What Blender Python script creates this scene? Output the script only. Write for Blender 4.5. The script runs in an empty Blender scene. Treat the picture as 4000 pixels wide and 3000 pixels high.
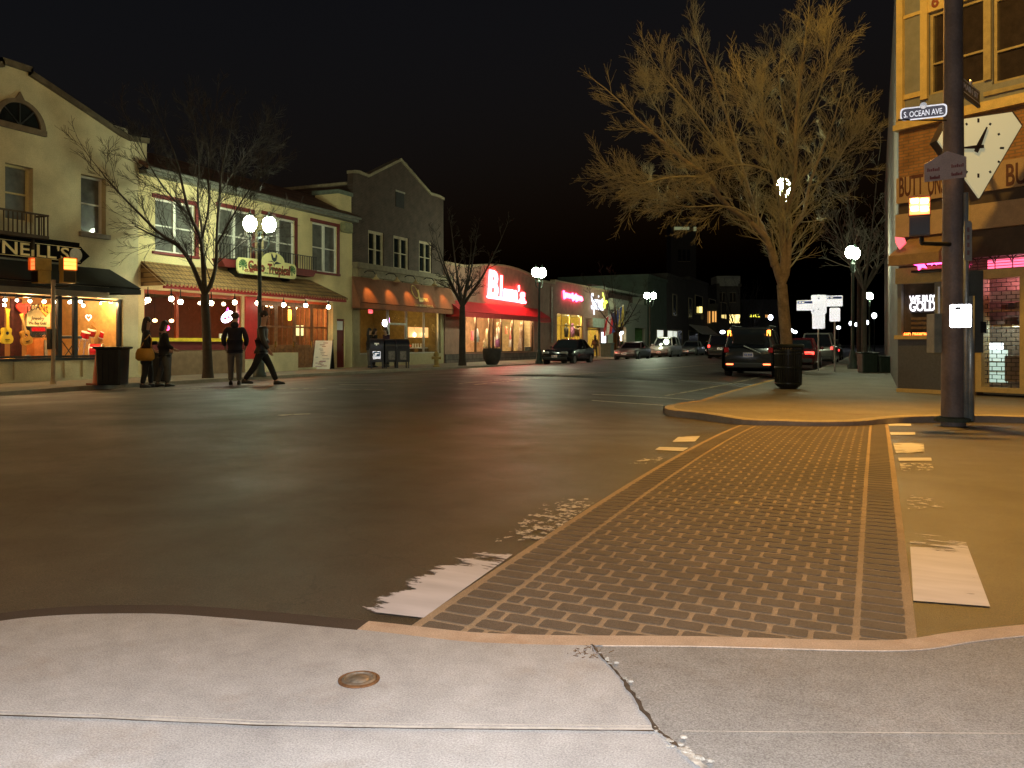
import bpy, bmesh, math, random
from mathutils import Vector, Matrix
rnd = random.Random(7)
SC = bpy.context.scene
COL = SC.collection
pi = math.pi
V = Vector
# ------------------------------------------------------------------ camera model
FPX, HZ, CX = 3236.0, 1343.0, 2000.0          # focal length, horizon row and centre column in photo pixels
YAW = math.atan(1425/3236)                    # the street runs along +Y, the camera looks 23.8 deg left of it
H = 1.2
fw = V((-math.sin(YAW), math.cos(YAW), 0)); rt = V((math.cos(YAW), math.sin(YAW), 0)); UP = V((0, 0, 1))
CAM = V((0, 0, H))
def ray(px, py): return fw + rt*((px-CX)/FPX) + UP*((HZ-py)/FPX)
def gp(px, py, z=0.0):
    r = ray(px, py); return CAM + r*((z-H)/r.z)
def ond(px, py, d): return CAM + ray(px, py)*d
def ss(a, b, x):
    t = min(1, max(0, (x-a)/(b-a))); return t*t*(3-2*t)
def zr(x, y):
    "road surface height: the crown of the main street and of the side street"
    d = -math.sin(YAW)*x + math.cos(YAW)*y
    m = 0.20*max(0, 1-((x+10.8)/7.6)**2)
    s = 0.10*max(0, 1-((d-8.0)/4.6)**2)*ss(-15, -6, x)
    return max(m, s)
def gr(px, py, dz=0.0):
    z = 0
    for _ in range(8):
        p = gp(px, py, z+dz); z = zr(p.x, p.y)
    return V((p.x, p.y, z+dz))
# ------------------------------------------------------------------ materials
MATS = {}
def srgb(r, g, b):
    f = lambda c: ((c/255+.055)/1.055)**2.4 if c/255 > .04045 else c/255/12.92
    return (f(r), f(g), f(b))
def M(name, c, rough=.7, metal=0.0, var=.25, sc=5.0, bump=.0, bsc=60.0, spec=.5, fine=.12, coat=0):
    if name in MATS: return MATS[name]
    m = bpy.data.materials.new(name); m.use_nodes = True; nt = m.node_tree; n = nt.nodes; l = nt.links
    b = n['Principled BSDF']; b.inputs['Roughness'].default_value = rough; b.inputs['Metallic'].default_value = metal
    b.inputs['Specular IOR Level'].default_value = spec; b.inputs['Coat Weight'].default_value = coat
    tc = n.new('ShaderNodeTexCoord')
    n1 = n.new('ShaderNodeTexNoise'); n1.inputs['Scale'].default_value = sc; n1.inputs['Detail'].default_value = 5; n1.inputs['Roughness'].default_value = .6
    n2 = n.new('ShaderNodeTexNoise'); n2.inputs['Scale'].default_value = bsc; n2.inputs['Detail'].default_value = 3
    l.new(tc.outputs['Object'], n1.inputs['Vector']); l.new(tc.outputs['Object'], n2.inputs['Vector'])
    r1 = n.new('ShaderNodeMapRange'); r1.inputs[1].default_value = .3; r1.inputs[2].default_value = .7; r1.inputs[3].default_value = 1-var; r1.inputs[4].default_value = 1+var
    r2 = n.new('ShaderNodeMapRange'); r2.inputs[1].default_value = .3; r2.inputs[2].default_value = .7; r2.inputs[3].default_value = 1-fine; r2.inputs[4].default_value = 1+fine
    l.new(n1.outputs['Fac'], r1.inputs[0]); l.new(n2.outputs['Fac'], r2.inputs[0])
    mu = n.new('ShaderNodeMath'); mu.operation = 'MULTIPLY'; l.new(r1.outputs[0], mu.inputs[0]); l.new(r2.outputs[0], mu.inputs[1])
    vm = n.new('ShaderNodeVectorMath'); vm.operation = 'SCALE'; vm.inputs[0].default_value = c[:3]; l.new(mu.outputs[0], vm.inputs['Scale'])
    l.new(vm.outputs[0], b.inputs['Base Color'])
    if bump:
        bp = n.new('ShaderNodeBump'); bp.inputs['Strength'].default_value = bump; bp.inputs['Distance'].default_value = .02
        l.new(n2.outputs['Fac'], bp.inputs['Height']); l.new(bp.outputs[0], b.inputs['Normal'])
    MATS[name] = m; m['scale_node'] = vm.name; return m
def EM(name, c, s):
    if name in MATS: return MATS[name]
    m = bpy.data.materials.new(name); m.use_nodes = True; nt = m.node_tree; n = nt.nodes
    b = n['Principled BSDF']; b.inputs['Base Color'].default_value = (.6, .6, .6, 1); b.inputs['Roughness'].default_value = .4
    b.inputs['Emission Color'].default_value = (*c, 1); b.inputs['Emission Strength'].default_value = s
    MATS[name] = m; return m
def GL(name, tint=(1, 1, 1), refl=.1, rough=.02):
    "thin pane: mostly clear, glossy at the surface"
    if name in MATS: return MATS[name]
    m = bpy.data.materials.new(name); m.use_nodes = True; nt = m.node_tree; n = nt.nodes; l = nt.links
    n.remove(n['Principled BSDF'])
    t = n.new('ShaderNodeBsdfTransparent'); t.inputs[0].default_value = (*tint, 1)
    g = n.new('ShaderNodeBsdfGlossy'); g.inputs['Roughness'].default_value = rough
    f = n.new('ShaderNodeLayerWeight'); f.inputs[0].default_value = .5
    pw = n.new('ShaderNodeMath'); pw.operation = 'POWER'; pw.inputs[1].default_value = 5; l.new(f.outputs['Facing'], pw.inputs[0])
    a = n.new('ShaderNodeMath'); a.operation = 'MULTIPLY_ADD'; a.inputs[1].default_value = .6; a.inputs[2].default_value = refl*.4; l.new(pw.outputs[0], a.inputs[0])
    mx = n.new('ShaderNodeMixShader'); l.new(a.outputs[0], mx.inputs[0]); l.new(t.outputs[0], mx.inputs[1]); l.new(g.outputs[0], mx.inputs[2])
    l.new(mx.outputs[0], n['Material Output'].inputs[0]); MATS[name] = m; return m
def BR(name, c1, c2, cm, w, h, mort, rough=.85, sc=1.0, axis='YZ', bump=.3):
    "brick or tile courses in metres on a vertical wall"
    if name in MATS: return MATS[name]
    m = bpy.data.materials.new(name); m.use_nodes = True; nt = m.node_tree; n = nt.nodes; l = nt.links
    b = n['Principled BSDF']; b.inputs['Roughness'].default_value = rough
    tc = n.new('ShaderNodeTexCoord'); sx = n.new('ShaderNodeSeparateXYZ'); cb = n.new('ShaderNodeCombineXYZ')
    l.new(tc.outputs['Object'], sx.inputs[0])
    if axis == 'YZ': l.new(sx.outputs[1], cb.inputs[0]); l.new(sx.outputs[2], cb.inputs[1])
    elif axis == 'XZ': l.new(sx.outputs[0], cb.inputs[0]); l.new(sx.outputs[2], cb.inputs[1])
    else: l.new(sx.outputs[0], cb.inputs[0]); l.new(sx.outputs[1], cb.inputs[1])
    t = n.new('ShaderNodeTexBrick'); t.inputs['Color1'].default_value = (*c1, 1); t.inputs['Color2'].default_value = (*c2, 1); t.inputs['Mortar'].default_value = (*cm, 1)
    t.inputs['Scale'].default_value = 1; t.inputs['Brick Width'].default_value = w; t.inputs['Row Height'].default_value = h; t.inputs['Mortar Size'].default_value = mort
    l.new(cb.outputs[0], t.inputs['Vector'])
    no = n.new('ShaderNodeTexNoise'); no.inputs['Scale'].default_value = 2.5; no.inputs['Detail'].default_value = 6; l.new(tc.outputs['Object'], no.inputs['Vector'])
    r = n.new('ShaderNodeMapRange'); r.inputs[1].default_value = .3; r.inputs[2].default_value = .7; r.inputs[3].default_value = .7; r.inputs[4].default_value = 1.25; l.new(no.outputs['Fac'], r.inputs[0])
    vm = n.new('ShaderNodeVectorMath'); vm.operation = 'SCALE'; l.new(t.outputs[0], vm.inputs[0]); l.new(r.outputs[0], vm.inputs['Scale']); l.new(vm.outputs[0], b.inputs['Base Color'])
    bp = n.new('ShaderNodeBump'); bp.inputs['Strength'].default_value = bump; bp.inputs['Distance'].default_value = .01; bp.invert = True
    l.new(t.outputs['Fac'], bp.inputs['Height']); l.new(bp.outputs[0], b.inputs['Normal'])
    MATS[name] = m; return m
# ------------------------------------------------------------------ mesh builder
class Fr:
    "a facade frame: s along the wall, z up, o outward"
    def __init__(f, O, u, n): f.O, f.u, f.n = V(O), V(u).normalized(), V(n).normalized()
    def p(f, s, z, o=0.0): return f.O + f.u*s + UP*z + f.n*o
    def px(f, x, y, o=0.0):
        r = ray(x, y); P = f.O + f.n*o; q = CAM + r*((P-CAM).dot(f.n)/r.dot(f.n))
        return ((q-f.O).dot(f.u), q.z)
    def rect(f, x0, y0, x1, y1, o=0.0):
        "s0,s1,z0,z1 from the left edge column with its top and bottom rows, and the right column"
        s0, z1 = f.px(x0, y0, o); _, z0 = f.px(x0, y1, o); s1, _ = f.px(x1, y0, o); return s0, s1, z0, z1
class MB:
    def __init__(s): s.v, s.f, s.m, s.mi = [], [], [], 0
    def add(s, vs, fs):
        b = len(s.v); s.v += [V(a) for a in vs]
        for f in fs: s.f.append([b+i for i in f]); s.m.append(s.mi)
        return s
    def hexa(s, a):
        return s.add(a, [(0, 3, 2, 1), (4, 5, 6, 7), (0, 1, 5, 4), (1, 2, 6, 5), (2, 3, 7, 6), (3, 0, 4, 7)])
    def box(s, x0, x1, y0, y1, z0, z1):
        return s.hexa([(x0, y0, z0), (x1, y0, z0), (x1, y1, z0), (x0, y1, z0), (x0, y0, z1), (x1, y0, z1), (x1, y1, z1), (x0, y1, z1)])
    def fb(s, fr, s0, s1, z0, z1, o0, o1):
        return s.hexa([fr.p(s0, z0, o0), fr.p(s1, z0, o0), fr.p(s1, z0, o1), fr.p(s0, z0, o1), fr.p(s0, z1, o0), fr.p(s1, z1, o0), fr.p(s1, z1, o1), fr.p(s0, z1, o1)])
    def prism(s, pts, ext):
        n = len(pts); ext = V(ext); a = [V(p) for p in pts]; b = [p+ext for p in a]
        fs = [list(range(n))[::-1], [n+i for i in range(n)]] + [(i, (i+1) % n, n+(i+1) % n, n+i) for i in range(n)]
        return s.add(a+b, fs)
    def fpoly(s, fr, sz, o0, o1): return s.prism([fr.p(a, z, o0) for a, z in sz], fr.n*(o1-o0))
    def wall(s, fr, s0, s1, z0, z1, holes, o0, o1):
        S = sorted({s0, s1, *[min(max(h[i], s0), s1) for h in holes for i in (0, 1)]}); Z = sorted({z0, z1, *[min(max(h[i], z0), z1) for h in holes for i in (2, 3)]})
        solid = lambda i, j: 0 <= i < len(S)-1 and 0 <= j < len(Z)-1 and not any(h[0]-1e-6 <= S[i] and S[i+1] <= h[1]+1e-6 and h[2]-1e-6 <= Z[j] and Z[j+1] <= h[3]+1e-6 for h in holes)
        for i in range(len(S)-1):
            for j in range(len(Z)-1):
                if not solid(i, j): continue
                a, b, c, d = S[i], S[i+1], Z[j], Z[j+1]
                s.add([fr.p(a, c, o1), fr.p(b, c, o1), fr.p(b, d, o1), fr.p(a, d, o1)], [(0, 1, 2, 3)])
                s.add([fr.p(a, c, o0), fr.p(b, c, o0), fr.p(b, d, o0), fr.p(a, d, o0)], [(3, 2, 1, 0)])
                for (di, dj, q) in ((-1, 0, ((a, c), (a, d))), (1, 0, ((b, d), (b, c))), (0, -1, ((b, c), (a, c))), (0, 1, ((a, d), (b, d)))):
                    if not solid(i+di, j+dj):
                        (s1_, z1_), (s2_, z2_) = q
                        s.add([fr.p(s1_, z1_, o0), fr.p(s1_, z1_, o1), fr.p(s2_, z2_, o1), fr.p(s2_, z2_, o0)], [(0, 1, 2, 3)])
        return s
    def tube(s, pts, r, n=8, cap=True):
        pts = [V(p) for p in pts]; R = r if isinstance(r, (list, tuple)) else [r]*len(pts); b = len(s.v); up = None
        for i, p in enumerate(pts):
            t = (pts[min(i+1, len(pts)-1)]-pts[max(i-1, 0)])
            t = t.normalized() if t.length > 1e-9 else V((0, 0, 1))
            if up is None: up = V((1, 0, 0)) if abs(t.x) < .8 else V((0, 1, 0))
            a = (up - t*up.dot(t)); a = a.normalized() if a.length > 1e-6 else t.orthogonal().normalized(); up = a; c = t.cross(a)
            for k in range(n):
                q = 2*pi*k/n; s.v.append(p+(a*math.cos(q)+c*math.sin(q))*R[i])
        for i in range(len(pts)-1):
            for k in range(n):
                k2 = (k+1) % n; s.f.append([b+i*n+k, b+i*n+k2, b+(i+1)*n+k2, b+(i+1)*n+k]); s.m.append(s.mi)
        if cap:
            s.f.append([b+k for k in range(n)][::-1]); s.f.append([b+(len(pts)-1)*n+k for k in range(n)]); s.m += [s.mi]*2
        return s
    def lathe(s, prof, c=(0, 0, 0), n=16, ax=None):
        "profile (r, h) around a vertical axis, or around ax=(dir)"
        c = V(c); A = V(ax).normalized() if ax else UP; a = A.orthogonal().normalized(); d = A.cross(a); b = len(s.v)
        for r, h in prof:
            for k in range(n):
                q = 2*pi*k/n; s.v.append(c+A*h+(a*math.cos(q)+d*math.sin(q))*r)
        for i in range(len(prof)-1):
            for k in range(n):
                k2 = (k+1) % n; s.f.append([b+i*n+k, b+i*n+k2, b+(i+1)*n+k2, b+(i+1)*n+k]); s.m.append(s.mi)
        s.f.append([b+k for k in range(n)][::-1]); s.f.append([b+(len(prof)-1)*n+k for k in range(n)]); s.m += [s.mi]*2
        return s
    def ball(s, c, r, n=12, m=8, sq=(1, 1, 1), rot=None):
        c = V(c); b = len(s.v); q3 = rot if rot else Matrix.Identity(3)
        for i in range(m+1):
            th = pi*i/m
            for k in range(n):
                q = 2*pi*k/n; s.v.append(c+q3 @ V((r*sq[0]*math.sin(th)*math.cos(q), r*sq[1]*math.sin(th)*math.sin(q), r*sq[2]*math.cos(th))))
        for i in range(m):
            for k in range(n):
                k2 = (k+1) % n; s.f.append([b+i*n+k, b+(i+1)*n+k, b+(i+1)*n+k2, b+i*n+k2]); s.m.append(s.mi)
        return s
    def loft(s, rings, closed=True):
        b = len(s.v); n = len(rings[0])
        for r in rings: s.v += [V(p) for p in r]
        for i in range(len(rings)-1):
            for k in range(n):
                k2 = (k+1) % n; s.f.append([b+i*n+k, b+i*n+k2, b+(i+1)*n+k2, b+(i+1)*n+k]); s.m.append(s.mi)
        if closed: s.f.append([b+k for k in range(n)][::-1]); s.f.append([b+(len(rings)-1)*n+k for k in range(n)]); s.m += [s.mi]*2
        return s
    def build(s, name, mats, parent=None, smooth=False, local=False, bevel=0, solid=False):
        me = bpy.data.meshes.new(name)
        vs = s.v
        if parent is not None and not local:
            inv = WM[parent.name].inverted(); vs = [inv @ p for p in vs]
        me.from_pydata([tuple(p) for p in vs], [], s.f)
        for m in (mats if isinstance(mats, (list, tuple)) else [mats]): me.materials.append(m)
        me.polygons.foreach_set('material_index', s.m)
        if not solid:
            bm = bmesh.new(); bm.from_mesh(me); bmesh.ops.recalc_face_normals(bm, faces=bm.faces[:]); bm.to_mesh(me); bm.free()
        if smooth: me.polygons.foreach_set('use_smooth', [True]*len(me.polygons))
        me.update()
        o = bpy.data.objects.new(name, me); COL.objects.link(o)
        if parent is not None: o.parent = parent; WM[o.name] = WM[parent.name].copy()
        else: WM[o.name] = Matrix.Identity(4)
        if bevel:
            b = o.modifiers.new('bevel', 'BEVEL'); b.width = bevel; b.segments = 2; b.limit_method = 'ANGLE'
        if smooth and smooth != 1:
            try:
                me.set_sharp_from_angle(angle=math.radians(smooth))
            except Exception: pass
        return o
WM = {}
def tag(o, label=None, cat=None, group=None, kind=None):
    if label: o['label'] = label
    if cat: o['category'] = cat
    if group: o['group'] = group
    if kind: o['kind'] = kind
    return o
def T(name, label, cat, loc=(0, 0, 0), rz=0.0, group=None):
    o = bpy.data.objects.new(name, None); o.empty_display_size = .2; COL.objects.link(o); o.location = loc; o.rotation_euler = (0, 0, rz)
    WM[o.name] = Matrix.Translation(V(loc)) @ Matrix.Rotation(rz, 4, 'Z'); return tag(o, label, cat, group)
def kids(o): return [c for c in list(o.children)]
def copy_tree(o, parent=None, loc=None, rz=None, label=None, group=None):
    c = o.copy(); COL.objects.link(c); c.parent = parent
    if loc is not None: c.location = loc
    if rz is not None: c.rotation_euler = (0, 0, rz)
    if label: c['label'] = label
    if group: c['group'] = group
    for ch in kids(o): copy_tree(ch, c)
    return c
def struct(name, mb, mats, smooth=False): return tag(mb.build(name, mats, None, smooth), kind='structure')
def one(name, mb, mats, label, cat, group=None, smooth=False):
    "a thing that is a single mesh: its origin goes to the middle of its base"
    lo = V((min(p[i] for p in mb.v) for i in range(3))); hi = V((max(p[i] for p in mb.v) for i in range(3)))
    c = V(((lo.x+hi.x)/2, (lo.y+hi.y)/2, lo.z)); mb.v = [p-c for p in mb.v]
    o = mb.build(name, mats, None, smooth); o.location = c; WM[o.name] = Matrix.Translation(c); return tag(o, label, cat, group)
def text(body, name, mat, parent, O, u, v, size, ext=.01, off=0.0, shear=0.0, fit=None, align='CENTER', n_off=0.0, curve=None):
    "raised lettering: O is the anchor, u along the line, v up; fit = wanted width"
    cu = bpy.data.curves.new('lettering', 'FONT'); cu.body = body; cu.size = size; cu.extrude = ext; cu.offset = off; cu.shear = shear; cu.align_x = align; cu.align_y = 'CENTER'; cu.resolution_u = 3
    ob = bpy.data.objects.new('lettering', cu); COL.objects.link(ob)
    dg = bpy.context.evaluated_depsgraph_get(); me = bpy.data.meshes.new_from_object(ob.evaluated_get(dg)); bpy.data.objects.remove(ob); bpy.data.curves.remove(cu)
    u, v = V(u).normalized(), V(v).normalized(); w = u.cross(v); O = V(O)
    xs = [p.co.x for p in me.vertices] or [0]; k = fit/(max(xs)-min(xs)) if fit else 1
    inv = WM[parent.name].inverted() if parent is not None else Matrix.Identity(4)
    for p in me.vertices:
        x, y, z = p.co; x *= k
        if curve: y += curve*(1-(x/(.5*(fit or 1)))**2)
        p.co = inv @ (O+u*x+v*y+w*(z+n_off))
    me.materials.clear(); me.materials.append(mat); me.name = name
    o = bpy.data.objects.new(name, me); COL.objects.link(o); o.parent = parent
    WM[o.name] = WM[parent.name].copy() if parent is not None else Matrix.Identity(4); return o
def lamp(name, loc, power, color, radius=.1, kind='POINT', rot=None, **kw):
    L = bpy.data.lights.new(name, kind); L.energy = power; L.color = color; L.shadow_soft_size = radius
    for k, v in kw.items(): setattr(L, k, v)
    o = bpy.data.objects.new(name, L); COL.objects.link(o); o.location = loc
    if rot is not None: o.rotation_euler = rot
    return o
# shared materials
stucco = M('cream_stucco', (.55, .48, .30), .9, var=.22, sc=.9, bump=.25, bsc=35)
cream2 = M('pale_cream_stucco', (.66, .55, .29), .9, var=.16, sc=.8, bump=.2, bsc=30)
black = M('black_paint', (.012, .012, .013), .45, var=.3)
dkgreen = M('dark_green_paint', (.012, .022, .016), .5, var=.3)
dkmetal = M('dark_bronze_metal', (.03, .028, .025), .4, .6)
steel = M('galvanised_steel', (.36, .35, .33), .45, .75, var=.2, sc=8)
alu = M('aluminium_frame', (.5, .47, .4), .4, .6, var=.1)
dkglass = M('dark_window_glass', (.012, .015, .016), .06, var=.3, spec=.8)
curt = M('curtained_window_glass', (.10, .098, .085), .35, var=.45, sc=3.5, spec=.6, coat=1)
maroon = M('maroon_paint', (.16, .02, .018), .6, var=.15)
redp = M('red_paint', (.33, .02, .016), .55, var=.15)
whitep = M('white_paint', (.72, .7, .62), .6, var=.08)
signwhite = M('white_sign_sheet', (.88, .88, .88), .35, var=.03)
woodm = M('varnished_wood', (.2, .085, .03), .45, var=.35, sc=7)
glass = GL('shop_glass', refl=.1)
rubber = M('tyre_rubber', (.015, .015, .015), .8)
# ================================================================== GROUND
def road_mat():
    m = bpy.data.materials.new('asphalt'); m.use_nodes = True; nt = m.node_tree; n = nt.nodes; l = nt.links; b = n['Principled BSDF']
    tc = n.new('ShaderNodeTexCoord')
    def noise(sc, det=4, rgh=.6):
        a = n.new('ShaderNodeTexNoise'); a.inputs['Scale'].default_value = sc; a.inputs['Detail'].default_value = det; a.inputs['Roughness'].default_value = rgh; l.new(tc.outputs['Object'], a.inputs['Vector']); return a
    def rng(src, a, b_, c, d):
        r = n.new('ShaderNodeMapRange'); r.inputs[1].default_value = a; r.inputs[2].default_value = b_; r.inputs[3].default_value = c; r.inputs[4].default_value = d; l.new(src, r.inputs[0]); return r.outputs[0]
    def mul(a, b_):
        x = n.new('ShaderNodeMath'); x.operation = 'MULTIPLY'; l.new(a, x.inputs[0]); l.new(b_, x.inputs[1]); return x.outputs[0]
    big = rng(noise(.3, 7, .65).outputs['Fac'], .32, .68, .62, 1.35); mid = rng(noise(2.2, 6, .7).outputs['Fac'], .3, .7, .85, 1.15); g = noise(150, 2, .8); fine = rng(g.outputs['Fac'], .3, .72, .3, 2.0)
    vo = n.new('ShaderNodeTexVoronoi'); vo.feature = 'DISTANCE_TO_EDGE'; vo.inputs['Scale'].default_value = .55
    wn = noise(1.4, 5); mx = n.new('ShaderNodeVectorMath'); mx.operation = 'MULTIPLY_ADD'; mx.inputs[1].default_value = (.9, .9, .9); l.new(wn.outputs['Color'], mx.inputs[0]); l.new(tc.outputs['Object'], mx.inputs[2]); l.new(mx.outputs[0], vo.inputs['Vector'])
    crack = rng(vo.outputs['Distance'], .0, .006, .55, 1.0)
    # faint cracks only in patches
    k = mul(mul(big, mid), mul(fine, crack))
    vm = n.new('ShaderNodeVectorMath'); vm.operation = 'SCALE'; vm.inputs[0].default_value = (.045, .036, .027); l.new(k, vm.inputs['Scale']); l.new(vm.outputs[0], b.inputs['Base Color'])
    l.new(rng(noise(.8, 5).outputs['Fac'], .3, .7, .42, .62), b.inputs['Roughness'])
    bp = n.new('ShaderNodeBump'); bp.inputs['Strength'].default_value = .5; bp.inputs['Distance'].default_value = .008; l.new(g.outputs['Fac'], bp.inputs['Height']); l.new(bp.outputs[0], b.inputs['Normal'])
    return m
asphalt = road_mat()
def concrete(name, c, spots=1.0, fine=.35, stain=.25, st=(.5, .36, .24)):
    m = bpy.data.materials.new(name); m.use_nodes = True; nt = m.node_tree; n = nt.nodes; l = nt.links; b = n['Principled BSDF']; b.inputs['Roughness'].default_value = .8
    tc = n.new('ShaderNodeTexCoord')
    def noise(sc, det=5, rgh=.62):
        a = n.new('ShaderNodeTexNoise'); a.inputs['Scale'].default_value = sc; a.inputs['Detail'].default_value = det; a.inputs['Roughness'].default_value = rgh; l.new(tc.outputs['Object'], a.inputs['Vector']); return a
    def rng(src, a, b_, c_, d):
        r = n.new('ShaderNodeMapRange'); r.inputs[1].default_value = a; r.inputs[2].default_value = b_; r.inputs[3].default_value = c_; r.inputs[4].default_value = d; l.new(src, r.inputs[0]); return r.outputs[0]
    def mul(a, b_):
        x = n.new('ShaderNodeMath'); x.operation = 'MULTIPLY'; l.new(a, x.inputs[0]); l.new(b_, x.inputs[1]); return x.outputs[0]
    g = noise(170, 2, .8)
    k = mul(mul(rng(noise(1.1).outputs['Fac'], .3, .7, .82, 1.16), rng(noise(9, 6, .7).outputs['Fac'], .3, .7, .86, 1.12)), rng(g.outputs['Fac'], .3, .7, 1-fine, 1+fine))
    vo = n.new('ShaderNodeTexVoronoi'); vo.inputs['Scale'].default_value = 4.2; vo.inputs['Randomness'].default_value = 1; l.new(tc.outputs['Object'], vo.inputs['Vector'])
    sp = rng(vo.outputs['Distance'], .03, .055, .45, 1.0)       # gum and tar spots
    wn = n.new('ShaderNodeTexWhiteNoise'); l.new(vo.outputs['Position'], wn.inputs['Vector'])
    keep = rng(wn.outputs['Value'], .12*spots, .12*spots+.01, 0.0, 1.0); mxx = n.new('ShaderNodeMath'); mxx.operation = 'MAXIMUM'; l.new(sp, mxx.inputs[0]); l.new(keep, mxx.inputs[1])
    k = mul(k, mxx.outputs[0])
    col = n.new('ShaderNodeMix'); col.data_type = 'RGBA'; col.inputs[6].default_value = (*c, 1); col.inputs[7].default_value = (*[a*s_*1.5 for a, s_ in zip(c, st)], 1)
    l.new(rng(noise(2.3, 6, .7).outputs['Fac'], .55, .8, 0, stain*2), col.inputs[0])
    vm = n.new('ShaderNodeVectorMath'); vm.operation = 'SCALE'; l.new(col.outputs[2], vm.inputs[0]); l.new(k, vm.inputs['Scale']); l.new(vm.outputs[0], b.inputs['Base Color'])
    bp = n.new('ShaderNodeBump'); bp.inputs['Strength'].default_value = .45; bp.inputs['Distance'].default_value = .006; l.new(g.outputs['Fac'], bp.inputs['Height']); l.new(bp.outputs[0], b.inputs['Normal'])
    MATS[name] = m; return m
conc_light = concrete('light_concrete', (.385, .38, .385))
conc_grey = concrete('grey_concrete', (.25, .247, .245), .7, .45, .2)
conc_far = concrete('far_pavement_concrete', (.19, .165, .125), 1.0, .25, .3)
kerbpink = concrete('pinkish_kerb_concrete', (.48, .36, .27), .6, .25, .4)
kerbdark = concrete('rusty_steel_kerb', (.045, .03, .024), .4, .4, .3)
kerbfar = concrete('far_kerb_concrete', (.3, .26, .2), .6, .3, .4)
# road: one crowned sheet out to the horizon
def axis(lo, hi, a, b, st):
    r = []; x = lo
    while x < a: r.append(x); x += max(3, (a-x)*.35) if a-x > 1 else 1
    x = a
    while x < b: r.append(x); x += st
    x = b; w = 1.5
    while x < hi: r.append(x); x += w; w *= 1.45
    return r+[hi]
xs = axis(-400, 400, -26, 9, .45); ys = axis(-200, 900, -3, 24, .45)
mb = MB(); nx = len(xs)
mb.add([(x, y, zr(x, y)) for y in ys for x in xs], [(j*nx+i, j*nx+i+1, (j+1)*nx+i+1, (j+1)*nx+i) for j in range(len(ys)-1) for i in range(nx-1)])
struct('road', mb, asphalt, True)
def inset(pts, d):
    "offset an open polyline sideways (to its left) in plan"
    out = []
    for i, p in enumerate(pts):
        t = (pts[min(i+1, len(pts)-1)]-pts[max(i-1, 0)]); t.z = 0; t.normalize(); out.append(p+V((-t.y, t.x, 0))*d)
    return out
def smoothline(pts, it=2):
    for _ in range(it):
        q = [pts[0]]
        for a, b in zip(pts, pts[1:]): q += [a*.75+b*.25, a*.25+b*.75]
        pts = q+[pts[-1]]
    return pts
def kerb(name, line, w, mat, ztop=.12, zbot=-.1, side=1):
    inn = inset(line, w*side); mb = MB(); n = len(line)
    vs = []
    for a, b in zip(line, inn):
        vs += [(a.x, a.y, zbot), (a.x, a.y, a.z-.012), (a.x+(b.x-a.x)*.12, a.y+(b.y-a.y)*.12, a.z), (b.x, b.y, b.z), (b.x, b.y, zbot)]
    fs = []
    for i in range(n-1):
        for k in range(4): fs.append((i*5+k, i*5+k+1, i*5+5+k+1, i*5+5+k))
    mb.add(vs, fs); struct(name, mb, mat, 35); return inn
ZN = .10
def gl(l, z=ZN): return [gp(x, y, z) for x, y in l]
# near corner: rusty steel-faced kerb on the left, pinkish concrete kerb along the ramp
KD = smoothline(gl([(-900, 2700), (-500, 2500), (-150, 2415), (0, 2391), (118, 2376), (300, 2363), (500, 2358), (723, 2359), (995, 2379), (1200, 2397), (1447, 2420)]), 2)
kd_in = kerb('kerb', KD, .125, kerbdark, side=-1)
KP = smoothline(gl([(1447, 2421), (1600, 2437), (1826, 2464), (1984, 2471), (2188, 2477), (2600, 2478), (2800, 2481), (3247, 2494), (3400, 2496), (3491, 2494), (3565, 2488), (3700, 2463), (4000, 2433), (4700, 2370), (6500, 2260)]), 2)
kp_in = kerb('kerb', KP, .115, kerbpink, side=-1)
SEAM = gl([(2310, 2520), (2345, 2560), (2430, 2655), (2560, 2850), (2655, 2925), (2745, 3005)]); d_ = (SEAM[-1]-SEAM[-2]).normalized(); SEAM.append(SEAM[-1]+d_*4)
def split(line, p): return min(range(len(line)), key=lambda i: (line[i]-p).length)
k = split(kp_in, SEAM[0]); left = kd_in+kp_in[1:k+1]; right = kp_in[k:]
def slab(name, pts, mat, zt=ZN, zb=-.1, zoff=0.0):
    mb = MB(); P = [V((p.x, p.y, zt+zoff)) for p in pts]; mb.prism(P, (0, 0, zb-zt)); struct(name, mb, mat)
left = [p for p in left]; lb = V((left[0].x+.4, left[0].y-6, ZN))
slab('pavement', left+SEAM+[V((SEAM[-1].x-.3, SEAM[-1].y-2, ZN)), lb], conc_light)
slab('pavement', [right[0]]+right[1:]+[V((right[-1].x+1, right[-1].y-7, ZN)), V((SEAM[-1].x-.3, SEAM[-1].y-2, ZN))]+SEAM[::-1], conc_grey, zoff=-.004)
def strip(pts, w, jit=0.0, z=0.0, n=4):
    "flat ribbon along a polyline"
    pts = [p for p in pts]; fine = []
    for a, b in zip(pts, pts[1:]):
        for i in range(n): fine.append(a.lerp(b, i/n))
    fine.append(pts[-1]); L = inset(fine, w/2); R = inset(fine, -w/2); mb = MB()
    vs = []
    for a, b in zip(L, R):
        j1, j2 = rnd.uniform(-jit, jit), rnd.uniform(-jit, jit); d = (a-b).normalized()
        a = a+d*j1; b = b+d*j2; vs += [(a.x, a.y, a.z+z), (b.x, b.y, b.z+z)]
    mb.add(vs, [(2*i, 2*i+1, 2*i+3, 2*i+2) for i in range(len(fine)-1)]); return mb
groove = M('dirt_in_joint', (.06, .04, .025), .95, var=.5, sc=20)
edgec = M('tooled_concrete_edge', (.5, .48, .45), .7, var=.2, sc=14)
J1 = gl([(-300, 2783), (0, 2793), (400, 2806), (1000, 2832), (1500, 2842), (2000, 2848), (2552, 2853)])
struct('pavement_joint', strip(J1, .012, .002, .004), edgec)
struct('pavement_joint', strip(inset(J1, -.012), .006, .002, .005), groove)
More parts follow.
